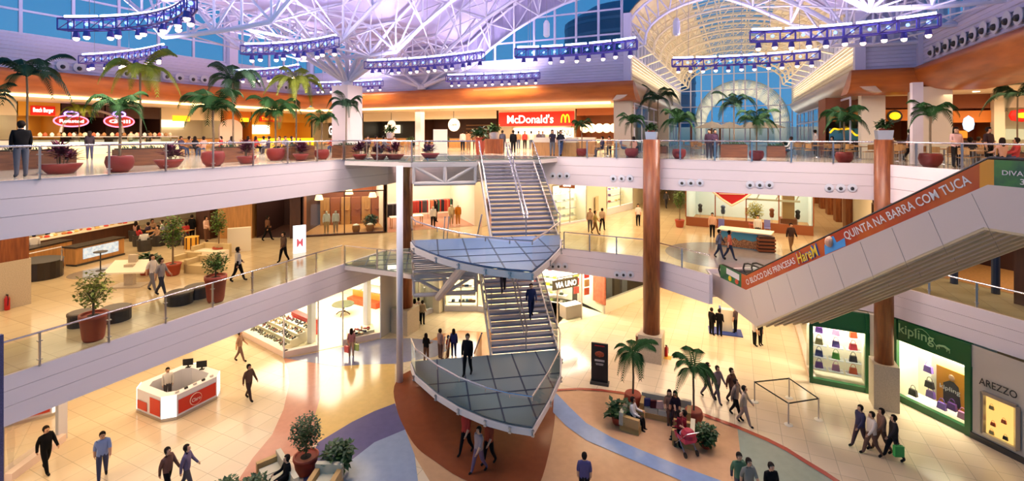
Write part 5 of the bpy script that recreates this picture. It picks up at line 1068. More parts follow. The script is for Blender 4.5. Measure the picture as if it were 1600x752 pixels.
# right side of the middle floor
wall_line('middle_right', [(8.2, 33.5), (8.2, 70)], H1, Z1C, m_cwall); at6, Ln6, rz6 = room('mannequin_shop', (7.6, 35.8), (8.1, 33.0), 2, H1, Z1C, m_dkroom, m_woodd, 60, gl=True, base=.2, mull=1, frame_m=m_woodd)
struct(MB().box(3.7, 42.3, (H1+Z1C)/2, .8, .8, Z1C-H1).build('column', M('tan_column', (200, 160, 110), .6))); struct(MB().box(3.7, 42.3, H1+.5, 1.1, 1.1, 1.0).build('column', m_brick))
for k in range(5): struct(MB().box(8.0, 45+4*k, (H1+Z1C)/2, .5, 1.2, Z1C-H1).build('wall_pilaster', m_wood))
at7, Ln7, rz7 = room('heart_shop', (-3.6, 41.5), (5.2, 41.0), 6, H1, Z1C, M('aqua_white_wall', (214, 226, 222), .6), m_woodl, 500, gl=True, base=.7, mull=4, frame_m=m_brick, sides=(True, True))
at8, Ln8, rz8 = room('right_dark_shop', (8.6, 33.0), (17, 24.6), 5, H1, Z1C, m_dkroom, m_woodl, 130, gl=False)
for k, s_ in enumerate((2.4, 4.0, 7.0)): c = at8(s_, -.6, 0); tag(MB().tube(c, c+v3(0, 0, 2.1), .16, 10).build('blue_post', M('navy_post', (34, 56, 90), .5)), ['left', 'middle', 'right'][k]+' navy post before the dark shop under the escalators', 'post')
c = at8(5.6, -1.0, 0); struct(MB().box(c.x, c.y, (H1+Z1C)/2, 1.1, 1.1, Z1C-H1, rz=-.78).build('column', m_woodd))
# red heart banner
t = thing('heart_banner', 'red heart shaped banner with white edging hung over the timber shop', 'banner', (-.2, 40.2, H1+2.9)); H_ = [(0, -.9), (-.7, -.45), (-1.35, .1), (-1.7, .75), (-1.3, 1.2), (-.6, 1.2), (0, .75), (.6, 1.2), (1.3, 1.2), (1.7, .75), (1.35, .1), (.7, -.45)]
MB().add([(x, 0, z) for x, z in H_]+[(x, .08, z) for x, z in H_], [list(range(12)), list(range(12, 24))[::-1]]+[[i, 12+i, 12+(i+1) % 12, (i+1) % 12] for i in range(12)]).build('heart', M('heart_red', (190, 16, 22), .5), t); MB().path([(x, -.04, z) for x, z in H_+H_[:1]], .09, 6).build('edging', m_cwall, t)
m = MB()
for k in range(3): m.bar((-.9+.1*k, -.05, -.05+.28*k), (.9-.1*k, -.05, .0+.28*k), .05, .05)
m.build('pale_stripes', m_cwall, t); MB().tube((-1.1, 0, 1.2), (-1.1, 0, 1.6), .02, 4).tube((1.1, 0, 1.2), (1.1, 0, 1.6), .02, 4).build('hanger', m_steel, t)
# clothes and mannequins
def make_garment(col):
    b = MB(); b.add([(-.06, -.22, 1.0), (.06, -.22, 1.0), (.05, -.2, 0), (-.05, -.2, 0), (-.06, .22, 1.0), (.06, .22, 1.0), (.05, .2, 0), (-.05, .2, 0), (0, 0, 1.08)], [[0, 3, 2, 1], [4, 5, 6, 7], [0, 4, 7, 3], [1, 2, 6, 5], [3, 7, 6, 2], [0, 1, 8], [1, 5, 8], [5, 4, 8], [4, 0, 8]])
    return b.build('hanging_garment', M('garment_%d_%d_%d' % col, col, .8), origin=(0, 0, 0))
GC = [(30, 26, 30), (170, 50, 34), (40, 100, 70), (120, 90, 60), (70, 60, 60), (200, 110, 70)]; protoG = [make_garment(c) for c in GC]; usedG = set()
def rack(at, rz, s0, s1, d_, lab, cols, zb_=.5):
    p, q = at(s0, d_, 0), at(s1, d_, 0); t = thing('clothes_rack', lab, 'clothes rack', (p+q)/2, rz); Lr = (q-p).length
    MB().tube((-Lr/2, 0, 1.7), (Lr/2, 0, 1.7), .02, 6).build('rail', m_steel, t); [MB().tube((s*Lr/2, 0, 0), (s*Lr/2, 0, 1.7), .02, 6).build('leg', m_steel, t) for s in (-1, 1)]
    n = int(Lr/.13)
    for i in range(n): c = R.choice(cols); copy_of(protoG[c], usedG, at(s0+(s1-s0)*(i+.5)/n, d_, .6), rz, 'garment hanging on the %s' % lab.split(' in ')[0].split(' at ')[0], 'garment', 'garments of the '+lab)
rack(at2, rz2, .5, 2.2, 3.4, 'dark clothes rack at the left of the open clothes shop', [0, 0, 4]); rack(at2, rz2, 2.6, 4.2, 4.6, 'red and black clothes rack at the middle of the open clothes shop', [1, 0, 1, 4]); rack(at2, rz2, 4.4, 6.4, 4.6, 'green and red clothes rack at the right of the open clothes shop', [2, 0, 1, 5])
t = thing('display_table', 'long pale display table in the open clothes shop', 'table', at2(1.8, 1.9, 0), rz2); MB().box(0, 0, .82, 2.6, .9, .06).build('table_top', m_cwall, t); [MB().box(x, y, .4, .06, .06, .8).build('leg', m_woodl, t) for x in (-1.2, 1.2) for y in (-.38, .38)]
MANN = dict(skin=(226, 214, 190), hair=(226, 214, 190), shoes=(226, 214, 190), name='mannequin', cat='mannequin')
for (a_, s_, d_, tp, lg, lab) in ((AGS, 1.5, .7, (244, 240, 232), (206, 170, 120), 'left mannequin in white top behind the large glass window'), (AGS, 2.15, .7, (236, 232, 226), (190, 160, 130), 'right mannequin in white top behind the large glass window'), (at2, 3.6, .4, (240, 236, 230), (24, 22, 26), 'mannequin in white top and long dark skirt at the open clothes shop'), (at2, 5.2, .8, (206, 190, 150), (180, 160, 130), 'mannequin in beige at the open clothes shop'), (at2, 5.7, .6, (196, 120, 40), (190, 130, 60), 'mannequin in orange at the open clothes shop'), (at6, 1.2, .7, (236, 226, 206), (226, 210, 190), 'pale mannequin in the dark window above the escalator banner')):
    p = a_(s_, d_, .02); person('mann', p, to_cam(p), lab, top=tp, legs=lg, sleeves=tp, **MANN)
for k in range(6): c = AGS(1.1+.8*k, 4.6, 0); tag(MB().box(c.x, c.y, c.z+1.1, .7, .4, 2.2, rz=rz).box(c.x, c.y, c.z+1.2, .74, .44, .05).build('wood_cabinet', [m_woodl, m_brick][k % 2]), 'tall timber cabinet at the back of the large glass shop', 'cabinet', 'cabinets of the large glass shop')
for s_, lab in ((3.6, 'woven basket on the floor of the large glass window'), (4.6, 'second woven basket near the right end of the glass window')): c = AGS(s_, .6, .02); t = thing('basket', lab, 'basket', c); MB().lathe([(.22, 0), (.3, .3), (.28, .55)], n=14).build('wicker', M('wicker', (176, 112, 50), .7), t); MB().lathe([(.27, .5), (.2, .62), (.001, .68)], n=12).build('filling', m_cwall, t)
for k, (s_, d_, z) in enumerate(((.8, 2.8, 2.3), (3.0, 3.3, 2.6), (4.8, 2.5, 2.4))):
    t = thing('pendant_lamp', ['left', 'middle', 'right'][k]+' glowing lampshade inside the large glass shop', 'lamp', AGS(s_, d_, z)); MB().lathe([(.32, 0), (.22, .36)], n=16).build('lamp_shade', M('lit_shade', (255, 220, 150), .6, emit=2.5), t); MB().tube((0, 0, .3), (0, 0, 1.5), .012, 4).build('cord', m_black, t)
# ------------------------------------------------------------------ plants
m_palm = M('palm_green', (40, 76, 34), .7, noise=.3, spec=.15); m_palml = M('palm_yellow_green', (138, 148, 52), .7, noise=.3, spec=.15); m_trunk = M('palm_trunk', (120, 98, 72), .8); m_palmd = M('palm_grey_green', (52, 78, 56), .7, noise=.3, spec=.15)
m_ficus = M('ficus_green', (92, 124, 40), .5, noise=.4); m_ficusy = M('ficus_light', (170, 170, 66), .5, noise=.4); m_cord = M('cordyline_purple', (104, 40, 66), .6, noise=.4, spec=.2); m_bush = M('bush_green', (48, 82, 34), .5, noise=.4)
def fronds(n, ln, rise, droop, seed, nl=20, lw=.05, ll=.42):
    r = random.Random(seed); b = MB()
    for i in range(n):
        a = 2*math.pi*i/n+r.uniform(-.25, .25); L_ = ln*r.uniform(.8, 1.1); up = rise*r.uniform(.6, 1.3); dr = droop*r.uniform(.8, 1.2); ca, sa = math.cos(a), math.sin(a); pts = []
        for k in range(nl+1):
            t = k/nl; rr = L_*(t-.18*t*t*dr); z = up*L_*t*1.3-dr*L_*.95*t*t; pts.append(v3(ca*rr, sa*rr, z))
        for k in range(0, nl, 4): b.tube(pts[k], pts[min(nl, k+4)], .018*(1-k/nl)+.006, 4)
        side = v3(-sa, ca, 0)
        for k in range(2, nl+1):
            t = k/nl; fwd = (pts[k]-pts[k-1]).normalized(); l = ll*L_*(.55+.9*t*(1.15-t)*1.6)*.62*(1-.55*max(0, t-.6)/.4)
            for s in (-1, 1):
                d = (side*s*.85+fwd*.55+v3(0, 0, -.35-.25*t)).normalized(); q = pts[k]; w_ = fwd*lw*.5*L_/1.3
                b.add([q-w_, q+w_, q+d*l*.6+w_*.8, q+d*l-v3(0, 0, l*.12), q+d*l*.6-w_*.8], [[0, 1, 2, 3, 4]])
    return b
def make_palm(name, ph, fr, pot=None, ht=1.6, mat=None, potm=None):
    t = bpy.data.objects.new(name, None); C.objects.link(t); z = 0
    if pot:
        r_, h_ = pot; MB().lathe([(r_*.55, 0), (r_*.85, h_*.25), (r_, h_*.6), (r_*.93, h_*.9), (r_*.86, h_), (r_*.78, h_*.96)], n=20).build('pot', potm or m_maroon, t, smooth=True); MB().lathe([(r_*.8, h_*.9), (.001, h_*.93)], n=16).build('soil', m_soil, t); z = h_*.9
    MB().path([(0, 0, z-.02), (.02, 0, z+ht*.4), (0, .02, z+ht*.75), (0, 0, z+ht)], .045, 7).build('trunk', m_trunk, t)
    fr.v = [(x, y, zz+z+ht) for x, y, zz in fr.v]; fr.build('fronds', mat or m_palm, t); return t
palmA = make_palm('potted_palm', 0, fronds(11, 1.35, 1.1, 1.4, 3, ll=.46), (.44, .6), 1.7); palmB = make_palm('potted_palm', 0, fronds(13, 1.6, 1.15, 1.5, 11, nl=24, ll=.46), (.44, .62), 1.75, m_palm)
palmT = make_palm('tall_palm', 0, fronds(11, 2.2, 1.0, 1.35, 5, nl=26, ll=.38), None, 3.9, m_palmd); palmY = make_palm('tall_palm', 0, fronds(11, 2.1, 1.0, 1.35, 8, nl=26, ll=.38), None, 3.9, m_palml)
palmF = make_palm('lounge_palm', 0, fronds(12, 1.25, .9, 1.25, 17, nl=24, ll=.46), (.38, .6), 1.75, m_palm, m_terra)
used = set()
def plant(proto, loc, rz, lab, cat, grp=None, sc=1.0): return copy_of(proto, used, loc, rz, lab, cat, grp, sc)
def planter_box(px, py, z, w_, d_, h_, lab, rz=0.0, back=0):
    p = U(px, py, z); t = thing('wooden_planter', lab, 'planter', p, rz)
    MB().box(0, 0, h_/2, w_, d_, h_).build('box', m_box, t); MB().box(0, 0, h_+.02, w_-.12, d_-.12, .06).build('soil', m_soil, t)
    b = MB(); r = random.Random(px)
    for i in range(60): x, y = r.uniform(-w_/2+.1, w_/2-.1), r.uniform(-d_/2+.1, d_/2-.1); a = r.uniform(0, 6.28); b.add([(x, y, h_), (x+.05*math.cos(a), y+.05*math.sin(a), h_+.13), (x+.1*math.cos(a), y+.1*math.sin(a), h_+.2), (x+.02, y, h_+.1)], [[0, 1, 2, 3]])
    b.build('ground_cover', m_bush, t); return t, p
def cordyline(name, sc_n=46, pot=(.45, .32), col=None, seed=2, hh=.75):
    t = bpy.data.objects.new(name, None); C.objects.link(t); r_, h_ = pot; r = random.Random(seed)
    MB().lathe([(r_*.6, 0), (r_*.95, h_*.7), (r_*1.05, h_), (r_*.95, h_)], n=18, sx=1.25, sy=.8).build('bowl', col or m_maroon, t, smooth=True); MB().lathe([(r_*.95, h_*.9), (.001, h_*.95)], n=14, sx=1.2, sy=.75).build('soil', m_soil, t)
    b = MB(); st = MB()
    for s in range(5):
        x, y, z = r.uniform(-.32, .32), r.uniform(-.15, .15), h_+hh*r.uniform(.35, .8); st.tube((x*.6, y*.6, h_*.85), (x, y, z), .016, 5)
        for i in range(sc_n//2):
            a = r.uniform(0, 6.28); l = r.uniform(.32, .52); e = r.uniform(.0, 1.2); d = v3(math.cos(a)*math.cos(e), math.sin(a)*math.cos(e), math.sin(e)); sd = v3(-math.sin(a), math.cos(a), 0)*.06; p = v3(x, y, z-r.uniform(0, .2))
            b.add([p, p+d*l*.4+sd, p+d*l-v3(0, 0, .06), p+d*l*.4-sd], [[0, 1, 2, 3]])
    st.build('stems', m_trunk, t); b.build('leaves', m_cord, t); return t
cordA = cordyline('cordyline_bowl'); cordB = cordyline('cordyline_bowl', seed=9, hh=.6)
def make_bush(name, rx, rz_, n, ls, mat, pot, potm, ht, seed=1, trunk=True):
    t = bpy.data.objects.new(name, None); C.objects.link(t); r_, h_ = pot; r = random.Random(seed)
    if r_: MB().lathe([(r_*.7, 0), (r_*.8, h_*.1), (r_*1.0, h_*.85), (r_*1.06, h_*.86), (r_*1.06, h_), (r_*.9, h_), (r_*.88, h_*.93)], n=20).build('pot', potm, t, smooth=True); MB().lathe([(r_*.9, h_*.92), (.001, h_*.94)], n=14).build('soil', m_soil, t)
    cz = h_+ht
    if trunk:
        tr = MB(); tr.tube((0, 0, h_*.9), (0, 0, cz), .035, 6)
        for k in range(7): a = r.uniform(0, 6.28); tr.tube((0, 0, cz-rz_*.7), (rx*.7*math.cos(a), rx*.7*math.sin(a), cz+r.uniform(-.2, .7)*rz_), .014, 4)
        tr.build('trunk', m_trunk, t)
    b = MB()
    for i in range(n):
        d = v3(r.gauss(0, 1), r.gauss(0, 1), r.gauss(0, 1)).normalized()*(r.random()**.45); p = v3(d.x*rx, d.y*rx, cz+d.z*rz_); a = r.uniform(0, 6.28); e = r.uniform(-.6, .9); q = v3(math.cos(a)*math.cos(e), math.sin(a)*math.cos(e), math.sin(e)); s = q.cross(v3(0, 0, 1)).normalized()*ls*.28
        b.add([p, p+q*ls*.5+s, p+q*ls-v3(0, 0, ls*.15), p+q*ls*.5-s], [[0, 1, 2, 3]])
    b.build('leaves', mat, t); return t
ficus = make_bush('potted_ficus', .5, .6, 520, .16, m_ficusy, (.36, .85), m_terra, .75, 4); ficusB = make_bush('potted_ficus', .5, .5, 620, .15, m_ficus, (.42, 1.15), m_terra, .55, 6); tree_s = make_bush('potted_ficus', .42, .75, 520, .15, m_ficus, (.3, .5), m_terra, 1.35, 8)
low = make_bush('low_potted_plant', .42, .3, 130, .34, m_bush, (.26, .3), m_terra, .25, 5, False); hedge = make_bush('leafy_shrub', .75, .6, 360, .36, m_bush, (.3, .35), m_terra, .55, 12, False); round_f = make_bush('potted_ficus', .62, .75, 900, .15, m_bush, (.48, .7), m_terra, .95, 14)
FC = lambda z: z
# upper gallery, left side
rl = 0
for k, (px, py, pr, lab) in enumerate([(187, 270, palmA, 'potted palm in maroon pot at the left railing, nearest the dark suited man'), (333, 261, palmB, 'potted palm in maroon pot before the arched kitchen stall'), (431, 252, palmB, 'potted palm in maroon pot before the yellow and orange stall'), (503, 250, palmA, 'potted palm in maroon pot just left of the branching column')]): plant(pr, U(px, py-1, H2), k*1.3+.4, lab, 'potted palm', None, [1.05, 1.1, 1.1, .95][k])
for k, (px, py, s, lab, pr) in enumerate([(42, 262, .9, 'tall palm behind the dark suited man at the far left', palmT), (219, 258, 1.0, 'tall palm with bright yellow green crown in the left gallery', palmY), (364, 253, .95, 'tall grey green palm before the orange stall wall', palmT), (463, 250, .98, 'tall thin palm left of the branching column', palmY), (541, 246, .74, 'palm standing against the branching column', palmT), (124, 238, .8, 'small distant palm near the food counters at left', palmY), (-18, 262, .66, 'palm cut by the left edge of the picture', palmT)]): plant(pr, U(px, py, H2)+v3(0, 0, .45 if s > .8 else .3), k*.9, lab, 'palm', None, s)
for (px, py, w_, lab) in ((38, 266, 2.6, 'wooden planter box behind the dark suited man'), (219, 260, 1.9, 'wooden planter box under the bright tall palm'), (364, 255, 1.7, 'wooden planter box under the grey green tall palm'), (466, 251, 1.7, 'wooden planter box under the tall thin palm'), (541, 248, 1.6, 'wooden planter box at the foot of the branching column')): planter_box(px, py-2, H2, w_ if px > 100 else 3.2, .8, .75, lab, rz=math.pi/2)
for k, (px, py, pr, lab) in enumerate([(95, 272, cordA, 'purple leaved plant in a wide bowl at the left railing, second from left'), (264, 263, cordB, 'purple leaved plant in a wide bowl under the bright tall palm'), (385, 256, cordA, 'purple leaved plant in a wide bowl beside the grey green tall palm'), (470, 251, cordB, 'purple leaved plant in a bowl below the tall thin palm'), (562, 250, cordA, 'leftmost purple plant bowl on the glass footbridge'), (592, 250, cordB, 'second purple plant bowl on the glass footbridge'), (617, 250, cordA, 'purple plant bowl right beside the white pole top'), (672, 248, cordB, 'purple plant bowl alone at the middle of the footbridge')]): plant(pr, U(px, py, H2)+v3(0, 0, .02), math.pi/2+k*.3, lab, 'potted plant', None, 1.12 if k < 4 else .95)
# upper gallery, back side
for k, (px, py, pr, s, lab) in enumerate([(909, 245, palmA, .85, 'small potted palm by the couple at the back railing'), (987, 247, palmA, .95, 'potted palm right before the yellow emblem cafe'), (1061, 249, palmB, .92, 'potted palm just right of the tall wood column'), (1182, 252, palmB, .88, 'potted palm before the blue lights in the vault opening'), (1319, 256, palmB, .9, 'potted palm left of the right wood column at the railing'), (1454, 262, palmA, 1.0, 'potted palm between the right wood column and the banner')]): plant(pr, U(px, py-1, H2), k*1.7, lab, 'potted palm', None, s)
for (px, py, s, pr, lab) in ((914, 243, .8, palmT, 'slim palm standing at the corner of the brown cafe') , (1028, 242, .98, palmT, 'tall palm rising behind the tall wood column'), (1147, 249, .76, palmT, 'tall dark palm in the middle of the vault opening'), (1590, 258, .78, palmT, 'palm at the right edge of the picture')):
    if px != 914: plant(pr, U(px, py-3, H2)+v3(0, 0, .3), px*.1, lab, 'palm', None, s)
planter_box(1147, 246, H2, 1.5, 1.0, .8, 'wooden planter box under the tall dark palm'); planter_box(1212, 246, H2, 1.0, .9, .7, 'small wooden planter box right of the vault palms'); planter_box(1028, 239, H2, 1.4, .9, .5, 'wooden planter box behind the tall wood column'); planter_box(1590, 255, H2, 1.2, .9, .5, 'wooden planter box at the right edge of the picture'); planter_box(124, 238, H2, 1.0, .8, .5, 'wooden planter box of the small distant palm at left')
plant(low, U(1225, 240, H2), .3, 'low leafy plant before the blue hall lights', 'potted plant', None, 1.0)
m_silver = M('silver_planter', (196, 196, 206), .35, metal=.5)
for (x, y, z, lab) in ((-4.35, 28.55, H2+1.15, 'silver square planter on top of the tall wood column'), (6.42, 28.15, H2+1.2, 'silver square planter on top of the right wood column')):
    t = thing('square_planter', lab, 'planter', (x, y, z)); MB().box(0, 0, .22, .55, .55, .44, taper=1.15).build('pot', m_silver, t); o = plant(low, (x, y, z+.3), 1.0, 'leafy green plant in the silver planter %s' % lab[22:], 'plant', None, .75)
for (px, py, lab) in ((750, 242, 'tall terracotta vase at the head of the stairs'), (697, 232, 'small red pot behind the stair head'), (641, 232, 'small red pot near the lilac pillar')):
    s = 1.0 if px == 750 else .6; p = U(px, py, H2); t = thing('tall_vase', lab, 'vase', p); MB().lathe([(.22*s, 0), (.34*s, .5*s), (.36*s, 1.0*s), (.26*s, 1.15*s), (.2*s, 1.12*s)], n=18).build('vase', m_terra, t, smooth=True)
    plant(low, p+v3(0, 0, .85*s if s == 1 else .4), .5, 'dark leafy plant in the %s' % lab, 'plant', None, 1.3*s if s == 1 else .9)
for (px, py, w_, lab) in ((772, 240, 1.5, 'curved wood plinth beside the tall terracotta vase'), (610, 236, 1.6, 'brown plinth with steel planter behind the footbridge')):
    p = U(px, py, H2); t = thing('plinth', lab, 'plinth', p); MB().lathe([(w_/2, 0), (w_/2, 1.1)], n=20, sy=.6).build('body', m_wood, t); MB().lathe([(.32, 1.1), (.38, 1.6), (.3, 1.6)], n=14).build('steel_pot', m_silver, t); plant(low, p+v3(0, 0, 1.3), 2.0, 'dark green plant in the steel pot of the %s' % lab.split(' beside')[0].split(' with')[0], 'plant', None, 1.1)
t = thing('menu_stand', 'white upright notice stand at the footbridge', 'stand', U(688, 242, H2), .3); MB().box(0, 0, .9, 1.0, .12, 1.8).build('panel', m_cwall, t); MB().box(0, 0, .04, 1.1, .4, .08).build('foot', m_steel, t)
# wooden low walls and benches
for (px, py, w_, lab, mt, h_) in ((868, 243, 3.2, 'long blond wood bench with cream back behind the couple', m_woodl, 1.0), (905, 240, 2.6, 'blond wood bench right of the couple', m_woodl, 1.0), (745, 232, 1.0, 'small cream podium before the timber restaurant', m_cwall, 1.0)):
    p = U(px, py, H2); t = thing('banquette', lab, 'bench', p); MB().box(0, 0, .45, w_, .7, .9).build('base', mt, t); MB().box(0, .1, 1.05, w_-.1, .35, .35).build('backrest', m_cwall, t)
# round tables and chairs of the food court at right
def make_chair():
    t = bpy.data.objects.new('cafe_chair', None); C.objects.link(t)
    MB().box(0, 0, .45, .42, .42, .035).build('seat', m_woodl, t); MB().box(0, -.2, .72, .4, .03, .28).build('backrest', m_woodl, t)
    for x in (-.18, .18):
        for y in (-.18, .18): MB().tube((x, y, 0), (x, y, .44 if y > 0 else .86), .014, 5).build('leg', m_steel, t)
    return t
def make_table():
    t = bpy.data.objects.new('cafe_table', None); C.objects.link(t); MB().box(0, 0, .74, .75, .75, .04).build('table_top', m_woodl, t); MB().tube((0, 0, .03), (0, 0, .73), .035, 8).build('pedestal', m_steel, t); MB().lathe([(.25, 0), (.24, .03), (.04, .05)], n=12).build('foot', m_steel, t); return t
ch0, tb0 = make_chair(), make_table()
def table_set(p, lab, grp, n=4, rot=0):
    plant(tb0, p, rot, 'square cafe table '+lab, 'table', 'tables '+grp)
    for k in range(n): a = rot+k*math.pi*2/n; plant(ch0, p+v3(.66*math.sin(a), .66*math.cos(a), 0) if False else p+v3(-.62*math.sin(a+math.pi), .62*math.cos(a+math.pi), 0), a, 'light wood cafe chair '+lab, 'chair', 'chairs '+grp)
for k, (px, py) in enumerate([(1245, 243), (1262, 238), (1278, 246), (1292, 238), (1302, 246), (1345, 249), (1338, 246), (1405, 252), (1396, 247), (1412, 248), (1475, 257), (1490, 250), (1480, 248), (1500, 252), (1520, 262), (1510, 246), (1540, 252)]): table_set(U(px, py, H2), 'behind the right part of the railing', 'behind the right railing', 4, k*.4)
for k, (px, py) in enumerate([(945, 240), (960, 236), (975, 240), (1085, 238), (1100, 242), (950, 244)]): table_set(U(px, py, H2), 'before the brown cafe' if px < 1000 else 'left of the vault palms', 'of the brown cafe' if px < 1000 else 'left of the vault palms', 4, k*.5)
for k, (px, py) in enumerate([(405, 238), (425, 236), (450, 238), (390, 234), (470, 236), (500, 236), (520, 234), (575, 236), (590, 233), (625, 234), (680, 232), (300, 238), (320, 240), (345, 236), (640, 236)]): table_set(U(px, py, H2), 'in the far left food court', 'of the left food court', 4, k*.5)
# long glowing glass counter of the island stall at left
for k, (px, py, w_) in enumerate(((100, 240, 3.4), (172, 240, 3.5), (240, 239, 3.2))):
    p = U(px, py, H2); t = thing('food_display_counter', ['left', 'middle', 'right'][k]+' section of the long glowing food display counter', 'display counter', p, math.pi/2)
    MB().box(0, 0, .4, w_, 1.0, .8).build('counter_body', M('lit_counter_front', (255, 232, 186), .5, emit=.9), t); MB().box(0, 0, 1.02, w_-.1, .85, .42).build('glass_case', GLASS, t); MB().box(0, 0, .83, w_-.2, .8, .05).build('lit_tray', M('lit_tray', (255, 244, 214), .5, emit=2.2), t); MB().box(0, 0, 1.27, w_, .9, .05).build('top', m_white, t)
    for i in range(10): copy_of(protoS[0], usedS, (0, 0, 0), 0, '', '', None) if False else None
    for i in range(9): 
        q = p+v3(R.uniform(-.3, .3), (i-4)*w_/10, 1.3); o = MB().lathe([(.08, 0), (.14, .1), (.1, .22), (.001, .3)], n=8).build('food_tray' if i % 2 else 'glass_jar', M('food_%d' % (i % 4), [(240, 220, 190), (200, 90, 50), (230, 236, 230), (170, 120, 70)][i % 4], .4), origin=(0, 0, 0)); o.location = q; tag(o, 'small jar or dish of food standing on the long glowing counter', 'food jar', 'food on the long glowing counter')
# ------------------------------------------------------------------ middle floor, left side
for (pr, px, py, s, lab) in ((ficus, 146, 531, 1.12, 'bushy light green plant in a tall terracotta pot at the left railing'), (ficusB, 337, 471, 1.0, 'round light green bush in a tall red pot by the middle railing'), (tree_s, 270, 430, 1.25, 'slim potted tree behind the walking couple'), (tree_s, 342, 400, 1.1, 'slim potted tree beside the beige sofa'), (low, 229, 429, 1.3, 'low plant in a wide red dish behind the white panel'), (hedge, 579, 358, .75, 'light green plant behind the glass left of the wood column')): plant(pr, U(px, py, H1), px*.1, lab, 'potted plant', None, s)
for k, (px, py, r_) in enumerate(((127, 508, .42), (181, 500, .5), (281, 474, .5), (309, 464, .5))): p = U(px, py, H1); t = thing('round_ottoman', ['black round ottoman left of the tall terracotta pot', 'black round ottoman right of the tall terracotta pot', 'black round ottoman nearest the red pot, left one', 'black round ottoman nearest the red pot, right one'][k], 'ottoman', p); MB().lathe([(r_, .0), (r_, .42)], n=24).build('body', M('black_leather', (34, 28, 26), .4), t); MB().lathe([(r_+.02, .42), (r_+.02, .5), (r_-.04, .53), (.001, .535)], n=24).build('cushion', M('brown_leather', (74, 58, 46), .4), t)
t = thing('white_display_panel', 'large tilted white board on a beige pillar stand', 'display board', U(203, 447, H1), .55); t.scale = (.82, .82, .82)
MB().box(0, 0, .04, 1.7, 1.0, .08).build('foot', m_stone, t); MB().box(0, 0, .65, .5, .3, 1.3).build('pillar', m_stone, t); MB().add([(-1.1, -.55, .95), (1.1, -.55, .95), (1.1, .45, 1.45), (-1.1, .45, 1.45), (-1.1, -.55, .87), (1.1, -.55, .87), (1.1, .45, 1.37), (-1.1, .45, 1.37)], [[0, 1, 2, 3], [7, 6, 5, 4], [0, 4, 5, 1], [1, 5, 6, 2], [2, 6, 7, 3], [3, 7, 4, 0]]).build('board', m_cwall, t); MB().box(0, .3, 1.55, .45, .2, .5).build('head', m_stone, t)
sofab = M('beige_leather', (206, 180, 130), .5)
for (px, py, w_, rz, lab) in ((318, 425, 1.6, .2, 'beige block sofa between the potted trees'), (292, 418, 1.0, .2, 'low beige pouf left of the block sofa'), (330, 402, 2.0, .2, 'long white low table behind the block sofa')):
    t = thing('lounge_block', lab, 'sofa' if 'sofa' in lab else ('pouf' if 'pouf' in lab else 'table'), U(px, py, H1), rz); MB().box(0, 0, .22, w_, .9, .44).build('seat', sofab if 'white' not in lab else m_cwall, t)
    if 'sofa' in lab: MB().box(-w_/2+.1, 0, .35, .2, .9, .7).build('armrest', sofab, t); MB().box(0, .4, .38, w_, .18, .76).build('backrest', sofab, t)
m_granite = M('dark_granite', (40, 32, 28), .25)
# cafe island
ci = [U(118, 417, H1), U(194, 398, H1)]; d_ = (ci[1]-ci[0]); rzc = math.atan2(d_.y, d_.x)
t = thing('cafe_counter', 'long wood cafe counter with lit glass cake display', 'counter', ci[0], rzc); Lc = d_.length
MB().box(Lc/2, .4, .5, Lc, .8, 1.0).build('counter_body', m_woodl, t); MB().box(Lc/2, .4, 1.05, Lc+.1, .95, .08).build('counter_top', m_granite, t); MB().box(Lc/2, -.02, .62, Lc*.72, .06, .6).build('lit_display', M('lit_cake_display', (190, 205, 215), .3, emit=.9, noise=.7, nscale=7), t); MB().box(Lc/2, .3, .05, Lc, .75, .1).build('plinth', m_dark, t)
c2 = U(78, 412, H1); t = thing('cafe_counter', 'short wood cafe counter left of the cake display', 'counter', c2, rzc+.1); MB().box(0, .5, .5, 2.6, .9, 1.0).build('counter_body', m_woodl, t); MB().box(0, .5, 1.05, 2.7, 1.0, .08).build('counter_top', m_granite, t)
t = thing('buffet_counter', 'buffet counter covered with food behind the cake display', 'counter', U(130, 385, H1), rzc); MB().box(0, 0, .5, 6.5, 1.2, 1.0).build('counter_body', m_woodd, t); MB().box(0, 0, 1.04, 6.6, 1.3, .06).build('counter_top', m_cwall, t)
for i in range(26): 
    p = Matrix.Rotation(rzc, 3, 'Z') @ v3(-3+i*.24, R.uniform(-.4, .4), 1.07); o = MB().lathe([(.1, 0), (.15, .06), (.1, .12), (.001, .15)], n=8).build('food_dish', M('dish_%d' % (i % 5), [(226, 190, 110), (240, 230, 210), (190, 120, 60), (210, 60, 40), (250, 246, 236)][i % 5], .5), origin=(0, 0, 0)); o.location = U(130, 385, H1)+p; tag(o, 'small dish of food on the buffet counter', 'dish', 'dishes on the buffet counter')
t = thing('round_bin', 'low black round counter cut by the stone pillar at left', 'counter', U(62, 433, H1)); MB().lathe([(.9, 0), (.9, .85), (.92, .9)], n=24, sx=1.2).build('body', m_granite, t); MB().lathe([(.92, .9), (.001, .92)], n=24, sx=1.2).build('top', m_dark, t)
railing('low_metal_rail', [U(40, 424, H1).xy, U(97, 410, H1).xy, U(96, 434, H1).xy], H1, 'low steel rail with white post by the stone pillar', h=.9, gl=False)
p = U(157, 423, H1); t = thing('stand_table', 'small round dark standing table on the grey floor disc', 'table', p); MB().lathe([(.3, 1.0), (.32, 1.04), (.001, 1.05)], n=14).build('table_top', m_dark, t); MB().tube((0, 0, 0), (0, 0, 1.0), .03, 6).build('pole', m_dark, t); MB().lathe([(.22, 0), (.2, .03), (.03, .05)], n=12).build('foot', m_dark, t)
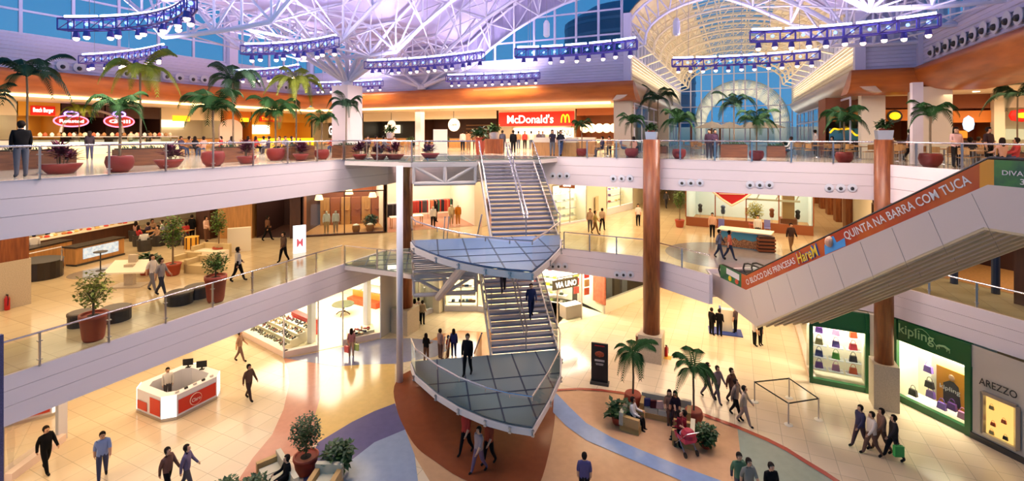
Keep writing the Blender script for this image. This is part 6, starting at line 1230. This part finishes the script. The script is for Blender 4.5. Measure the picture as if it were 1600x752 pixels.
def extinguisher(p, lab, base=False):
    t = thing('fire_extinguisher', lab, 'fire extinguisher', p); MB().lathe([(.085, 0), (.09, .05), (.09, .48), (.05, .56), (.03, .6)], n=14).build('cylinder', m_red, t, smooth=True); MB().box(0, 0, .63, .12, .04, .05).build('valve', m_black, t); MB().path([(.03, 0, .62), (.12, 0, .5), (.12, -.02, .2)], .014, 5).build('hose', m_black, t)
p = U(22, 481, H1); extinguisher(v3(p.x+.1, p.y-.25, H1), 'red fire extinguisher before the stone pillar at left'); 
for o in ((.42, -.1), (.95, .1)): pass
extinguisher(U(1017, 561, 0)+v3(.1, -.25, 0), 'red fire extinguisher before the base of the tall wood column'); extinguisher(U(1041, 557, 0), 'red fire extinguisher right of the tall wood column base'); extinguisher(U(622, 497, 0), 'red fire extinguisher beside the left wood column')
for px, py, lab in ((1017, 562, 'yellow floor plate under the extinguisher at the column'), (1041, 558, 'yellow floor plate under the right extinguisher')): p = U(px, py, 0); tag(MB().box(p.x, p.y-.05, .004, .6, .5, .008).build('floor_plate', m_yel), lab, 'floor plate')
t = thing('waste_bin', 'dark red brown waste bin left of the tall wood column base', 'bin', U(1000, 548, 0)); MB().box(0, 0, .45, .42, .42, .9).build('body', M('dark_red_brown', (110, 44, 26), .5), t); MB().box(0, 0, .92, .46, .46, .05).build('lid', m_steel, t)
# seating of the cafe
for k, (px, py) in enumerate([(218, 384), (232, 378), (226, 392), (248, 384), (262, 378), (272, 384), (212, 376), (290, 377), (252, 374), (240, 370), (280, 371)]):
    p = U(px, py, H1)
    if k % 3 == 1: plant(tb0, p, .3, 'small cafe table among the seated guests at left', 'table', 'tables of the middle floor cafe')
    else: t = thing('cafe_armchair', 'dark tub chair of the middle floor cafe', 'armchair', p, k*.7, 'tub chairs of the cafe'); MB().lathe([(.36, 0), (.4, .4)], n=16).build('seat', m_dark, t); MB().lathe([(.4, .38), (.42, .72), (.34, .72), (.32, .4)], n=16, sy=.9).build('backrest', m_dark, t)
for k, (px, py) in enumerate(((300, 388), (304, 385), (312, 389))): 
    if k == 0: t = thing('striped_stool', 'drum stool with cream and brown stripes', 'stool', U(px, py, H1)); MB().lathe([(.4, 0), (.4, .75)], n=18).build('body', m_yel, t); [MB().box(.4*math.cos(a/9*6.283), .4*math.sin(a/9*6.283), .37, .07, .07, .75, rz=a/9*6.283).build('stripe', m_woodd, t) for a in range(9)]
t = thing('lightbox', 'upright glowing white lightbox with a pink figure', 'lightbox', U(468, 395, H1), to_cam(U(468, 395, H1))+math.pi+.2); MB().box(0, 0, .85, .72, .16, 1.7).build('panel', M('lit_white_box', (226, 240, 255), .5, emit=1.6), t); MB().text('M', (-.18, -.1, .4), (1, 0, 0), (0, 0, 1), .36, .5, th=.01).build('printed_letter', M('pink_print', (240, 120, 140), .5, emit=.3), t)
# middle floor right: kiosk and shop objects
p0, p1 = U(1138, 386, H1), U(1186, 392, H1); d_ = p1-p0; rzk = math.atan2(d_.y, d_.x); t = thing('snack_kiosk', 'white topped kiosk counter with a rocky landscape print', 'kiosk', (p0+p1)/2, rzk); w_ = d_.length+1.2
MB().box(0, .6, .52, w_, 1.2, 1.04).build('counter_body', M('blue_landscape', (84, 160, 190), .5), t); MB().box(0, .6, 1.08, w_+.2, 1.4, .08).build('counter_top', m_cwall, t)
b = MB(); pts = [(-.45*w_+i*.09*w_, .25+.45*abs(math.sin(i*1.7))) for i in range(11)]; b.add([(x, -.012, z) for x, z in pts]+[(pts[-1][0], -.012, .05), (pts[0][0], -.012, .05)], [list(range(13))]); b.build('printed_rocks', M('rock_print', (206, 150, 104), .6, noise=.6, nscale=14, col2=(120, 80, 60)), t)
for k, (px, py, lab) in enumerate(((1192, 393, 'stack of dark slatted boards at the right end of the kiosk'),)): p = U(px+4, py, H1); t = thing('slatted_crate', lab, 'crate', p, .2); [MB().box(0, 0, .12+.22*i, 1.0, .8, .12).build('slat', m_brick, t) for i in range(4)]; MB().box(0, 0, .5, .9, .7, .98).build('core', m_woodd, t)
for (pr, px, py, s, lab) in ((tree_s, 1062, 355, 1.2, 'green shrub in a red pot left of the heart shop'), (ficus, 1180, 370, 1.15, 'yellow green small tree beside the kiosk')): plant(pr, U(px, py, H1), 0, lab, 'potted plant', None, s)
for k, (px, py, lab) in enumerate(((1127, 371, 'lilac bar stool left of the kiosk'), (1199, 373, 'lilac bar stool right of the kiosk'))): t = thing('bar_stool', lab, 'stool', U(px, py, H1)); MB().box(0, 0, .75, .4, .4, .08).box(0, .2, 1.05, .4, .05, .5).build('seat', M('lilac_seat', (130, 130, 190), .5), t); [MB().tube((x*.22, y*.22, 0), (x*.16, y*.16, .72), .018, 5).build('leg', m_steel, t) for x in (-1, 1) for y in (-1, 1)]
for k in range(5):
    c = at7(.9+1.75*k, 1.6, 0); t = thing('shop_mannequin_stand', ['first', 'second', 'third', 'fourth', 'last'][k]+' dress form from the left in the heart shop', 'dress form', c); MB().lathe([(.12, .9), (.17, 1.15), (.13, 1.3), (.19, 1.5), (.06, 1.62)], n=12).build('torso', [m_dark, M('denim', (90, 110, 140), .7), m_cwall, m_brick, m_dark][k], t, smooth=True); MB().tube((0, 0, 0), (0, 0, .9), .02, 5).build('pole', m_steel, t); MB().lathe([(.2, 0), (.18, .03), (.02, .04)], n=12).build('foot', m_steel, t)
m = MB(); 
for (a, b) in (((1.0, 3.6), (8, 3.6)), ((4.4, 2.4), (8, 2.4))): m.bar(at7(a[0], .3, a[1]), at7(b[0], .3, b[1]), .14, .14)
for k in range(6): m.bar(at7(1.2+1.3*k, .3, 2.4 if k > 2 else 3.0), at7(1.8+1.3*k, .3, 3.6), .08, .08)
tag(m.build('white_timber_trellis', m_cwall), 'white timber trellis over the heart shop window', 'trellis')
# ------------------------------------------------------------------ ground floor kiosk
kx0, kx1, ky0, ky1 = -25.6, -22.9, 13.0, 15.7; cx, cy = (kx0+kx1)/2, (ky0+ky1)/2; t = thing('phone_kiosk', 'white and red kiosk with rounded lit corners on the ground floor', 'kiosk', (cx, cy, 0)); w_, e_ = (kx1-kx0)/2, .42
oc = [(-w_+e_, -w_), (w_-e_, -w_), (w_, -w_+e_), (w_, w_-e_), (w_-e_, w_), (-w_+e_, w_), (-w_, w_-e_), (-w_, -w_+e_)]; ic = [(x*.72, y*.72) for x, y in oc]
m = MB(); n = 8
m.add([(x, y, z) for z in (.12, 1.1) for x, y in oc]+[(x, y, z) for z in (.12, 1.1) for x, y in ic], [[i, (i+1) % 8, 8+(i+1) % 8, 8+i] for i in range(8)]+[[16+i, 24+i, 24+(i+1) % 8, 16+(i+1) % 8] for i in range(8)]+[[8+i, 8+(i+1) % 8, 24+(i+1) % 8, 24+i] for i in range(8)]); m.build('counter_ring', m_white, t)
MB().prism([(x*1.02, y*1.02) for x, y in oc], 0, .12).build('steel_plinth', m_steel, t)
m_cpan = M('lit_corner_panel', (255, 248, 235), .5, emit=1.6); m_kred = M('kiosk_red', (206, 40, 24), .35)
for i in (1, 3, 5, 7): a, b = Vector((*oc[i], 0)), Vector((*oc[(i+1) % 8], 0)); n_ = Vector(((b-a).y, -(b-a).x, 0)).normalized()*.02; MB().quad(a+n_+v3(0, 0, .14), b+n_+v3(0, 0, .14), b+n_+v3(0, 0, 1.13), a+n_+v3(0, 0, 1.13)).build('corner_light', m_cpan, t)
MB().quad((w_+.02, -w_+e_+.06, .22), (w_+.02, w_-e_-.06, .22), (w_+.02, w_-e_-.06, .85), (w_+.02, -w_+e_+.06, .85)).build('red_panel', m_kred, t)
MB().quad((-w_+e_+.06, -w_-.02, .22), (-.12, -w_-.02, .22), (-.12, -w_-.02, .62), (-w_+e_+.06, -w_-.02, .62)).build('red_panel', m_kred, t); MB().quad((.1, -w_-.02, .22), (w_-e_-.06, -w_-.02, .22), (w_-e_-.06, -w_-.02, .95), (.1, -w_-.02, .95)).build('red_panel', m_kred, t)
MB().disc((w_+.02, -.1, .54), (1, 0, 0), .27, 20, .03).build('logo_disc', m_cwall, t); MB().disc((w_+.04, -.1, .54), (1, 0, 0), .25, 20, .02).build('logo_disc', m_red, t); MB().text('Claro', (w_+.065, -.3, .46), (0, 1, 0), (0, 0, 1), .4, .16, th=.005).build('lettering', m_letter, t)
for (x, y) in ((-.75, .9), (.1, 1.05)):
    q = thing('monitor', 'black monitor on the %s of the red kiosk' % ('left rear corner' if x < 0 else 'rear middle'), 'monitor', (cx+x-.1, cy+y, 1.1), .7); MB().box(0, 0, .28, .46, .04, .32).build('screen', m_black, q); MB().box(0, .03, .08, .06, .05, .14).box(0, .03, .01, .22, .16, .02).build('stand', m_black, q)
for k in range(5): o = tag(MB().box(cx+w_-.2, cy-.8+.4*k, 1.14, .07, .14, .08).build('phone_on_stand', m_black if k % 2 else m_steel), 'small phone on display along the front edge of the red kiosk', 'phone', 'phones on the red kiosk')
# lounge on the ground floor
m_sofa = M('cream_sofa', (214, 200, 168), .7); m_sofaw = M('sofa_wood', (190, 150, 90), .5)
def sofa(p, rz, w_, lab, cush=3, cat='sofa'):
    t = thing('lounge_sofa' if cat == 'sofa' else 'lounge_armchair', lab, cat, p, rz); MB().box(0, 0, .12, w_, .85, .24).build('base', m_sofaw, t)
    for k in range(cush): MB().box((k-(cush-1)/2)*(w_-.36)/cush, .05, .34, (w_-.36)/cush-.02, .68, .2, taper=.95).build('seat_cushion', m_sofa, t)
    MB().box(0, -.36, .5, w_, .18, .56).build('backrest', m_sofa, t)
    for s in (-1, 1): MB().box(s*(w_/2-.09), 0, .38, .18, .85, .5).build('armrest', m_sofaw, t)
    return t
A_, B_ = U(1005, 640, 0), U(1075, 655, 0); ax = math.atan2((B_-A_).y, (B_-A_).x)
sofa(U(1040, 652, 0), ax+math.pi, 2.2, 'cream sofa with cushions between the two lounge palms'); sofa(U(988, 668, 0)+v3(0, 0, 0), ax-math.pi/2-.15, .95, 'cream and wood armchair where the white shirted man sits', 1, 'armchair'); sofa(U(1068, 690, 0), ax+math.pi/2, .95, 'cream armchair behind the pram', 1, 'armchair')
for k, (px, py, col) in enumerate(((1012, 634, (60, 60, 100)), (1022, 637, (80, 30, 36)), (1031, 638, (226, 180, 160)))): p = U(px, py, .45); tag(MB().box(p.x, p.y-.05, .64, .34, .14, .32, rz=ax+.3, taper=.8).build('cushion', pmat(col)), ['dark blue', 'dark red', 'pale pink'][k]+' cushion on the cream lounge sofa', 'cushion')
plant(palmF, U(989, 636, 0), .3, 'tall potted palm at the left end of the lounge sofa', 'potted palm', None, 1.1); plant(palmF, U(1084, 662, 0), 2.0, 'tall potted palm at the right end of the lounge sofa', 'potted palm', None, 1.05)
plant(low, U(966, 662, 0), 0, 'small leafy plant in a red pot left of the armchair', 'potted plant', None, 1.15); plant(hedge, U(1103, 700, 0), 1, 'leafy pot plant at the right end of the lounge', 'potted plant', None, .62)
plant(round_f, U(478, 738, 0), 0, 'round green bush in a terracotta pot at the lower lounge', 'potted plant', None, .92); plant(hedge, U(528, 742, 0), 1.6, 'broad leaved shrub behind the lower armchair', 'potted plant', None, .8); plant(hedge, U(352, 790, 0), .7, 'leafy shrub cut by the bottom edge at left', 'potted plant', None, .6); plant(hedge, U(398, 785, 0), 2.7, 'leafy shrub cut by the bottom edge beside the lower sofa', 'potted plant', None, .6)
sofa(U(432, 764, 0), math.pi*.87, 2.1, 'cream sofa at the bottom edge where a person in black sits'); sofa(U(508, 768, 0), math.pi*1.12, 1.0, 'pale wood armchair at the bottom edge', 1, 'armchair')
t = thing('advert_totem', 'black upright advert totem standing on the ground floor', 'advert totem', U(937, 600, 0), .12); MB().box(0, 0, .06, .95, .4, .12).build('foot', m_dark, t); MB().box(0, 0, 1.1, .85, .1, 2.0).build('panel', m_black, t)
MB().lathe([(.001, -.16), (.2, -.1), (.24, 0), (.2, .1), (.001, .17)], 0, -.055, 1.55, 14, sy=.1).build('printed_dish', M('food_print', (200, 90, 50), .5, noise=.6, nscale=20), t); MB().text('MENU', (-.24, -.06, 1.2), (1, 0, 0), (0, 0, 1), .48, .12, th=.005).build('lettering', m_letter, t) if False else MB().box(0, -.055, 1.22, .5, .01, .1).box(0, -.055, 1.06, .4, .01, .03).box(0, -.055, 1.0, .36, .01, .03).build('printed_lines', M('pale_print', (200, 190, 180), .5), t); MB().box(0, -.055, 1.98, .5, .01, .05).build('red_line', m_red, t)
# rope barrier
bp = [U(1179, 628, 0), U(1232, 664, 0), U(1279, 656, 0), U(1233, 622, 0)]
t = thing('queue_barrier', 'square queue barrier of four steel posts and black belts', 'queue barrier', bp[0])
for p in bp: q = MB().tube(p, p+v3(0, 0, 1.0), .03, 8).build('post', m_steel, t, world=True); MB().lathe([(.18, 0), (.17, .02), (.04, .05)], p.x, p.y, 0, n=16).build('foot', m_cwall, q, world=True)
for a, b in ((0, 1), (1, 2), (2, 3), (3, 0)): MB().bar(bp[a]+v3(0, 0, .95), bp[b]+v3(0, 0, .95), .015, .06).build('belt', m_black, t, world=True)
# pram
t = thing('pram', 'pink and red baby pram with black wheels in the lounge', 'pram', U(1072, 706, 0), to_cam(U(1072, 706, 0))+.6)
MB().add([(-.25, -.35, .45), (.25, -.35, .45), (.25, .3, .5), (-.25, .3, .5), (-.28, -.42, .68), (.28, -.42, .68), (.28, .35, .72), (-.28, .35, .72)], [[0, 3, 2, 1], [0, 1, 5, 4], [1, 2, 6, 5], [2, 3, 7, 6], [3, 0, 4, 7]]).build('seat', M('pram_pink', (206, 60, 90), .6), t); MB().lathe([(.3, 0), (.28, .15), (.16, .28), (.001, .32)], 0, .15, .7, 12).build('hood', M('pram_red', (170, 30, 50), .6), t); MB().ball((0, -.15, .66), .2, 8, sz=.5).build('blanket', M('pram_white', (226, 210, 214), .8), t)
fr_ = MB()
for s in (-.27, .27): fr_.tube((s, -.4, .12), (s, .45, 1.0), .015, 5).tube((s, .35, .12), (s, -.2, .6), .015, 5)
fr_.tube((-.27, .45, 1.0), (.27, .45, 1.0), .018, 5).build('frame', m_steel, t)
for x in (-.27, .27):
    for y in (-.4, .35): MB().tube((x-.02, y, .11), (x+.02, y, .11), .11, 14).build('wheel', m_black, t)
# blue stand where people gather on the ground floor
t = thing('info_stand', 'white and blue information stand under the escalator foot', 'stand', U(1133, 519, 0), .1); MB().box(0, 0, .03, 2.0, 1.2, .06).build('base', M('royal_blue', (50, 70, 150), .5), t); MB().box(.1, .2, .75, .7, .5, 1.4).build('cabinet', m_cwall, t); MB().box(-.3, .2, .8, .1, .5, 1.5).build('blue_panel', M('royal_blue', (50, 70, 150), .5), t)

# shop front and speckled post at the lower left corner
window_run('corner', [(-25.8, 10.4), (-24.6, 8.3)], 0, Z0C, base=.3)
struct(MB().box(-25.85, 10.5, Z0C/2, .3, .3, Z0C).build('column', m_white)); wall_line('corner_shop', [(-29, 11.5), (-28.0, 8.0)], 0, Z0C, m_brick)
p = UD(-1, 500, 13.2); tag(MB().box(p.x, p.y, 3.7, .13, .13, 7.4).build('speckled_post', M('violet_speckled_stone', (86, 84, 130), .5, noise=.5, nscale=30)), 'violet grey speckled post at the extreme left edge', 'post')
# ------------------------------------------------------------------ people
G = (84, 78, 82); K = (13, 12, 15); N_ = (40, 46, 80); W = (226, 214, 204); J = (70, 84, 116); BR = (110, 76, 58)
A, Bk, S2 = 'walk', 'walk2', 'stand'
# upper floor
pp(S2, 33, 277, H2, .9+math.pi*.8, 'man in a black suit standing with his back to us at the left railing', top=K, legs=(84, 84, 98), sleeves=K, h=1.86)
pp(S2, 140, 249, H2, math.pi, 'person in dark jacket and jeans standing before the glowing counter', top=(52, 44, 50), legs=(70, 70, 96), sleeves=(52, 44, 50), h=1.6, female=True)
pp(S2, 785, 239, H2, math.pi, 'man in a grey suit standing at the stair head, left one', top=(66, 66, 80), legs=(56, 56, 68), sleeves=(66, 66, 80)); pp(S2, 802, 240, H2, math.pi, 'man in a black suit standing right of the grey suited man', top=K, legs=K, sleeves=K)
pp('lean', 863, 244, H2, .1, 'woman in black top and grey trousers leaning at the back railing', top=(50, 46, 56), legs=(100, 100, 104), female=True, sleeves=(50, 46, 56)); pp(A, 876, 244, H2, .3, 'man in dark shirt and jeans beside the leaning woman', top=(38, 36, 44), legs=(60, 76, 120))
pp(S2, 1108, 247, H2, 0, 'person in dark clothes, left one of the pair in the vault opening', top=(60, 40, 56), legs=(50, 40, 50), sleeves=(60, 40, 56)); pp('talk', 1117, 247, H2, .8, 'person in purple, right one of the pair in the vault opening', top=(74, 50, 70), legs=(60, 50, 60), sleeves=(74, 50, 70))
for k, (px, py) in enumerate(((723, 236), (732, 235), (742, 235))): pp(S2, px, py, H2, math.pi, ['left', 'middle', 'right'][k]+' person of the trio before the timber restaurant', top=[W, (180, 140, 110), (160, 110, 80)][k], legs=[K, (140, 110, 90), BR][k], sleeves=[W, (180, 140, 110), BR][k])
pp('talk', 1494, 262, H2, .5, 'person with pale pink top standing among the tables at right', top=(220, 170, 160), legs=K, female=True); pp(S2, 1274, 243, H2, 2, 'person in white shirt standing beyond the tables', top=W, legs=G)
pp(S2, 1545, 262, H2, 1, 'person in dark top near the top of the escalator', top=(60, 40, 40), legs=K); pp(A, 1422, 252, H2, 1.5, 'person in grey walking among the tables right of the palm', top=G, legs=(40, 40, 44))
cols = [(190, 60, 60), (226, 220, 214), (70, 60, 80), (170, 130, 100), (120, 120, 140), (40, 40, 46), (206, 150, 130)]
def seated(px, py, z, k, lab, grp, turn=None): 
    p = U(px, py, z); p.z += .0; return person('sit', p, k*1.1, lab, top=cols[k % 7], legs=[K, J, G][k % 3], sleeves=cols[k % 7] if k % 2 else None, female=k % 3 == 0, skin=(0, 1, 3)[k % 3], group=grp)
for k, (px, py) in enumerate([(400, 240), (412, 239), (420, 241), (436, 240), (446, 241), (456, 240), (388, 239), (520, 238), (530, 238), (575, 239), (588, 238), (600, 239), (305, 242), (318, 243), (345, 241), (616, 238), (283, 242), (296, 241), (362, 240)]): seated(px, py, H2, k, 'guest seated at the tables of the far left food court', 'guests of the far left food court')
for k, (px, py) in enumerate([(941, 244), (952, 241), (972, 242), (988, 239), (990, 244)]): seated(px, py, H2, k+2, 'guest seated before the brown cafe', 'guests of the brown cafe')
for k, (px, py) in enumerate([(820, 238), (830, 238), (842, 239), (810, 238), (848, 237)]): pp(S2, px, py-5, H2, math.pi*(k % 2), 'customer queueing under the wide red sign', top=cols[k], legs=[K, J][k % 2], group='customers under the wide red sign', sleeves=cols[k])
for k, (px, py) in enumerate([(1236, 246), (1300, 243), (1350, 246), (1475, 250), (1516, 258), (1565, 264), (1588, 264), (1395, 246), (1465, 246), (1530, 250)]): seated(px, py, H2, k+1, 'guest seated at the tables behind the right railing', 'guests behind the right railing')
for k, px in enumerate((60, 88, 118, 155, 205, 232)): pp(S2, px, 236, H2, math.pi*(k % 2), 'customer or server standing beyond the long glowing counter', top=[W, cols[k]][k % 2], legs=K, group='people beyond the long glowing counter')
# middle floor
pp(A, 238, 455, H1, .8, 'woman in white top and grey trousers walking at left of a pair', top=W, legs=(120, 116, 120), female=True); pp(A, 252, 462, H1, 1.0, 'man in grey shirt and dark trousers walking beside the woman in white', top=(160, 150, 146), legs=(60, 62, 74))
pp(A, 372, 440, H1, 1.9, 'blurred walker in black and white near the middle railing', top=(200, 190, 180), legs=K, sleeves=K); pp(S2, 53, 412, H1, math.pi, 'waiter in white shirt and black trousers behind the stone pillar', top=W, legs=K, sleeves=W)
pp(S2, 300, 375, H1, 2.5, 'man in black standing among the cafe guests', top=K, legs=K, sleeves=K); pp(S2, 310, 372, H1, -2, 'person in white standing at the right of the cafe', top=W, legs=BR, sleeves=W); pp('talk', 322, 378, H1, 1, 'walker in pale pink before the timber wall', top=(230, 190, 170), legs=BR, sleeves=(230, 190, 170))
for k, (px, py) in enumerate([(110, 378), (133, 376), (150, 374), (160, 373), (76, 382)]): pp(S2, px, py, H1, math.pi*(k % 2)+.4, 'cook in white behind the cafe display', top=W, legs=K, sleeves=W, group='cooks in white behind the cafe display')
for k, (px, py) in enumerate([(217, 383), (225, 391), (231, 377), (246, 383), (260, 377), (274, 384), (213, 375), (291, 376), (253, 373), (267, 372), (238, 371), (282, 370)]): seated(px, py, H1, k, 'guest seated in the tub chairs of the middle floor cafe', 'seated cafe guests of the middle floor')
pp(A, 418, 376, H1, 2, 'dark walker passing the dark shop on the middle floor', top=BR, legs=K, sleeves=K); pp(Bk, 443, 410, H1, -1, 'walker in dark clothes left of the glowing lightbox', top=(90, 70, 60), legs=K, sleeves=BR)
for k, (px, py) in enumerate(((922, 362), (930, 366), (941, 361))): pp(A if k % 2 else Bk, px, py, H1, k*1.4, ['left', 'middle', 'right'][k]+' walker of the group passing the glowing shop', top=[(190, 160, 130), (170, 150, 90), (200, 170, 140)][k], legs=[G, (120, 90, 60), K][k])
pp(S2, 997, 353, H1, .2, 'woman in white top and black trousers before the wood column', top=(230, 214, 206), legs=K, female=True); pp(A, 1041, 325, H1, .4, 'distant person in grey in the corridor right of the wood column', top=G, legs=(60, 56, 60), sleeves=G)
pp(S2, 1113, 371, H1, 0, 'person in pale top standing left of the kiosk', top=(232, 180, 150), legs=K, sleeves=(232, 180, 150)); pp(S2, 1184, 376, H1, 0, 'vendor in white behind the kiosk counter', top=W, legs=G, sleeves=W)
pp(A, 1124, 404, H1, 1.3, 'walker in grey crossing the grey floor disc, left one', top=(110, 110, 126), legs=(50, 56, 76), sleeves=G); pp(A, 1140, 406, H1, 1.7, 'walker in orange crossing the grey floor disc, right one', top=(216, 110, 80), legs=(44, 50, 70)); pp(Bk, 1236, 392, H1, .5, 'dark walker in the bright corridor above the banner', top=(70, 50, 44), legs=(130, 96, 70), sleeves=K)
pp(S2, 681, 347, H1, 2, 'shopper in black inside the open clothes shop', top=K, legs=K, sleeves=K, female=True)
# on the stairs
def on(wd, dd, z, face, lab, pose='walk', **k): p = L(wd, dd, z); person(pose, p, math.atan2(DV.y, DV.x)-math.pi/2+face, lab, **k)
on(1.7, 20.6, M0, math.pi*.85, 'person in black walking on the grey lower landing', 'bag', top=K, legs=K, sleeves=K)
on(5.2, 23.9, M0+1.02, math.pi, 'man in navy coming down the lower stairs', top=N_, legs=(30, 36, 66), sleeves=N_, h=1.7); on(4.0, 25.4, M0+1.87, 0, 'dark blurred person climbing the lower stairs', top=(80, 56, 50), legs=(56, 46, 50), sleeves=BR)
# ground floor
pp(S2, 549, 558, 0, math.pi, 'woman in pink dress with shopping bags before the shoe shop', top=(170, 110, 106), legs=(190, 150, 120), female=True, h=1.62)
for k, (px, py) in enumerate(((648, 505), (654, 503), (660, 508))): pp('hips' if k == 2 else S2, px, py, 0, math.pi*.9, ['left person in pale pink', 'middle person in white', 'right person in beige with hand on hip'][k]+' of the trio by the left shop', top=[(226, 180, 166), W, (170, 150, 120)][k], legs=[(90, 70, 70), K, K][k], female=k == 0, h=1.62)
pp('talk', 666, 566, 0, 2.6, 'woman with black hair in a black top at the foot of the stairs', top=K, legs=BR, female=True, h=1.6); pp(S2, 688, 562, 0, 2.2, 'person in pale grey standing at the foot of the stairs', top=(176, 140, 130), legs=(120, 90, 80)); pp(S2, 700, 560, 0, -2, 'child in red at the foot of the stairs', top=(150, 40, 40), legs=BR, h=1.3); pp(S2, 709, 558, 0, 2.9, 'woman in blue at the foot of the stairs', top=(60, 66, 120), legs=N_, female=True, h=1.6, sleeves=N_)
pp(A, 389, 625, 0, .7, 'blurred walker in brown crossing the pale floor left of the lounge', top=(96, 72, 60), legs=(70, 52, 46), sleeves=BR); pp(A, 375, 565, 0, 1.2, 'faint walker in beige near the shoe shop corner', top=(170, 130, 106), legs=(120, 90, 80))
pp(A, 72, 738, 0, .5, 'walker in black at the lower left', top=K, legs=K, sleeves=K, h=1.75); pp(Bk, 160, 748, 0, .0, 'walker in light blue shirt and grey trousers at the lower left', top=(140, 156, 196), legs=(66, 70, 96), h=1.72)
pp(A, 262, 775, 0, .8, 'walker in brown at the bottom edge, left of a pair', top=(110, 76, 66), legs=K, sleeves=BR); pp(A, 292, 770, 0, 1.2, 'walker in purple grey at the bottom edge, right of a pair', top=(110, 96, 120), legs=G, sleeves=(110, 96, 120)); pp(S2, 17, 735, 0, 1.4, 'person in grey behind the shop frame at the far left', top=G, legs=K, sleeves=G)
pp(S2, 262, 626, 0, .1, 'seller in a white shirt inside the red kiosk', top=W, legs=G, sleeves=W, h=1.55)
pp(A, 728, 709, 0, -.7, 'walker in red stripes under the stair landing', top=(180, 60, 50), legs=K); pp(A, 748, 738, 0, -.9, 'walker in grey top and lilac trousers under the stair landing', top=(150, 134, 134), legs=(110, 90, 110)); pp(Bk, 764, 725, 0, -.8, 'walker in rust right of the pair under the landing', top=(150, 70, 50), legs=K)
pp(S2, 1112, 524, 0, 2.4, 'person in black at the left of the information stand', top=K, legs=K, sleeves=K); pp('hips', 1124, 526, 0, 2.9, 'person in black with arms bent before the information stand', top=K, legs=K, sleeves=K); pp(S2, 1149, 521, 0, -2, 'person in dark clothes right of the information stand', top=(90, 70, 70), legs=K)
pp(S2, 1179, 541, 0, 2, 'woman in white top and black trousers beside a child', top=W, legs=K, female=True); pp(S2, 1188, 540, 0, 1, 'person in black leaning beside the woman in white', top=K, legs=K, h=1.5)
for k, (px, py, c1, c2, lab) in enumerate(((1121, 628, (130, 110, 110), (90, 80, 90), 'blurred walker in grey left of the queue barrier group'), (1143, 632, (90, 60, 50), (60, 46, 44), 'blurred walker in dark brown right of the grey walker'), (1150, 652, (150, 126, 110), K, 'walker in beige and black at the queue barrier'), (1163, 664, (190, 166, 140), (170, 146, 130), 'pale walker nearest the queue barrier'), (1106, 622, (130, 110, 100), (100, 90, 90), 'faint walker left of the queue barrier group'))): pp(A, px, py, 0, .8+k*.2, lab, top=c1, legs=c2, sleeves=c1)
for k, (px, py, c1, c2, lab) in enumerate(((1344, 700, (60, 56, 80), (80, 60, 60), 'left walker in dark blue of the group at right'), (1362, 712, (216, 196, 180), (110, 80, 66), 'middle walker in pale top of the group at right'), (1377, 706, (150, 110, 90), BR, 'walker in beige between the others of the group at right'), (1396, 718, (50, 44, 44), (34, 30, 34), 'right walker in black carrying a green bag'))): pp(A, px, py, 0, -.9-k*.1, lab, top=c1, legs=c2, sleeves=c1, h=1.75)
p = U(1404, 716, .35); t = thing('shopping_bag', 'green shopping bag carried by the right walker', 'shopping bag', v3(p.x, p.y, .42), .4); MB().box(0, 0, .2, .35, .14, .4).build('bag_body', M('green_bag', (40, 150, 70), .5), t); MB().path([(-.08+.16*k/6, 0, .4+.12*math.sin(math.pi*k/6)) for k in range(7)], .01, 4).build('handle', m_dark, t)
for k, (px, py) in enumerate(((542, 560), (557, 557))): p = U(px, py, .0); t = thing('shopping_bag', ['red', 'pale green'][k]+' shopping bag held by the woman in pink', 'shopping bag', v3(p.x, p.y, .35)); MB().box(0, 0, .18, .3, .12, .36).build('bag_body', M('sbag%d' % k, [(226, 100, 90), (190, 206, 110)][k], .5), t); MB().path([(-.08+.16*i/6, 0, .36+.12*math.sin(math.pi*i/6)) for i in range(7)], .01, 4).build('handle', m_dark, t)
pp(S2, 913, 785, 0, math.pi, 'man in violet shirt cut by the bottom edge', top=(90, 80, 120), legs=K, h=1.7); pp(A, 1155, 785, 0, .4, 'blurred walker in green at the bottom edge', top=(90, 120, 90), legs=G, sleeves=G); pp(A, 1170, 795, 0, .6, 'blurred walker in grey at the bottom edge', top=(130, 130, 120), legs=G); pp(S2, 1205, 805, 0, .6, 'dark haired person barely above the bottom edge', top=K, legs=K)
# seated in the lounges
def sit(px, py, face, lab, **k): p = U(px, py, 0); person('sit', p, face, lab, **k)
sit(989, 667, ax-math.pi/2-.15, 'man in white shirt and black trousers sitting in the lounge armchair', top=W, legs=K, sleeves=W, skin=1); sit(1055, 657, ax+math.pi, 'dark haired person sitting at the right of the lounge sofa', top=(60, 40, 46), legs=(60, 40, 40), female=True, skin=1); sit(1046, 655, ax+math.pi+.2, 'person in beige sitting on the lounge sofa', top=(170, 120, 90), legs=BR, female=True); sit(1069, 690, ax+math.pi/2, 'person in red sitting behind the pram', top=(150, 40, 50), legs=K, skin=1, sleeves=(150, 40, 50)); pp('talk', 1062, 698, 0, 1.2, 'woman in dark red standing bent at the pram', top=(120, 30, 40), legs=K, female=True, h=1.45)
sit(448, 768, math.pi*.87, 'person dressed in black sitting on the lower lounge sofa', top=K, legs=K, sleeves=K)

for o in list(S.objects):                           # unused models
    if o.parent is None and 'label' not in o and 'kind' not in o and o.type in ('MESH', 'EMPTY'):
        for c in list(o.children_recursive): bpy.data.objects.remove(c)
        bpy.data.objects.remove(o)
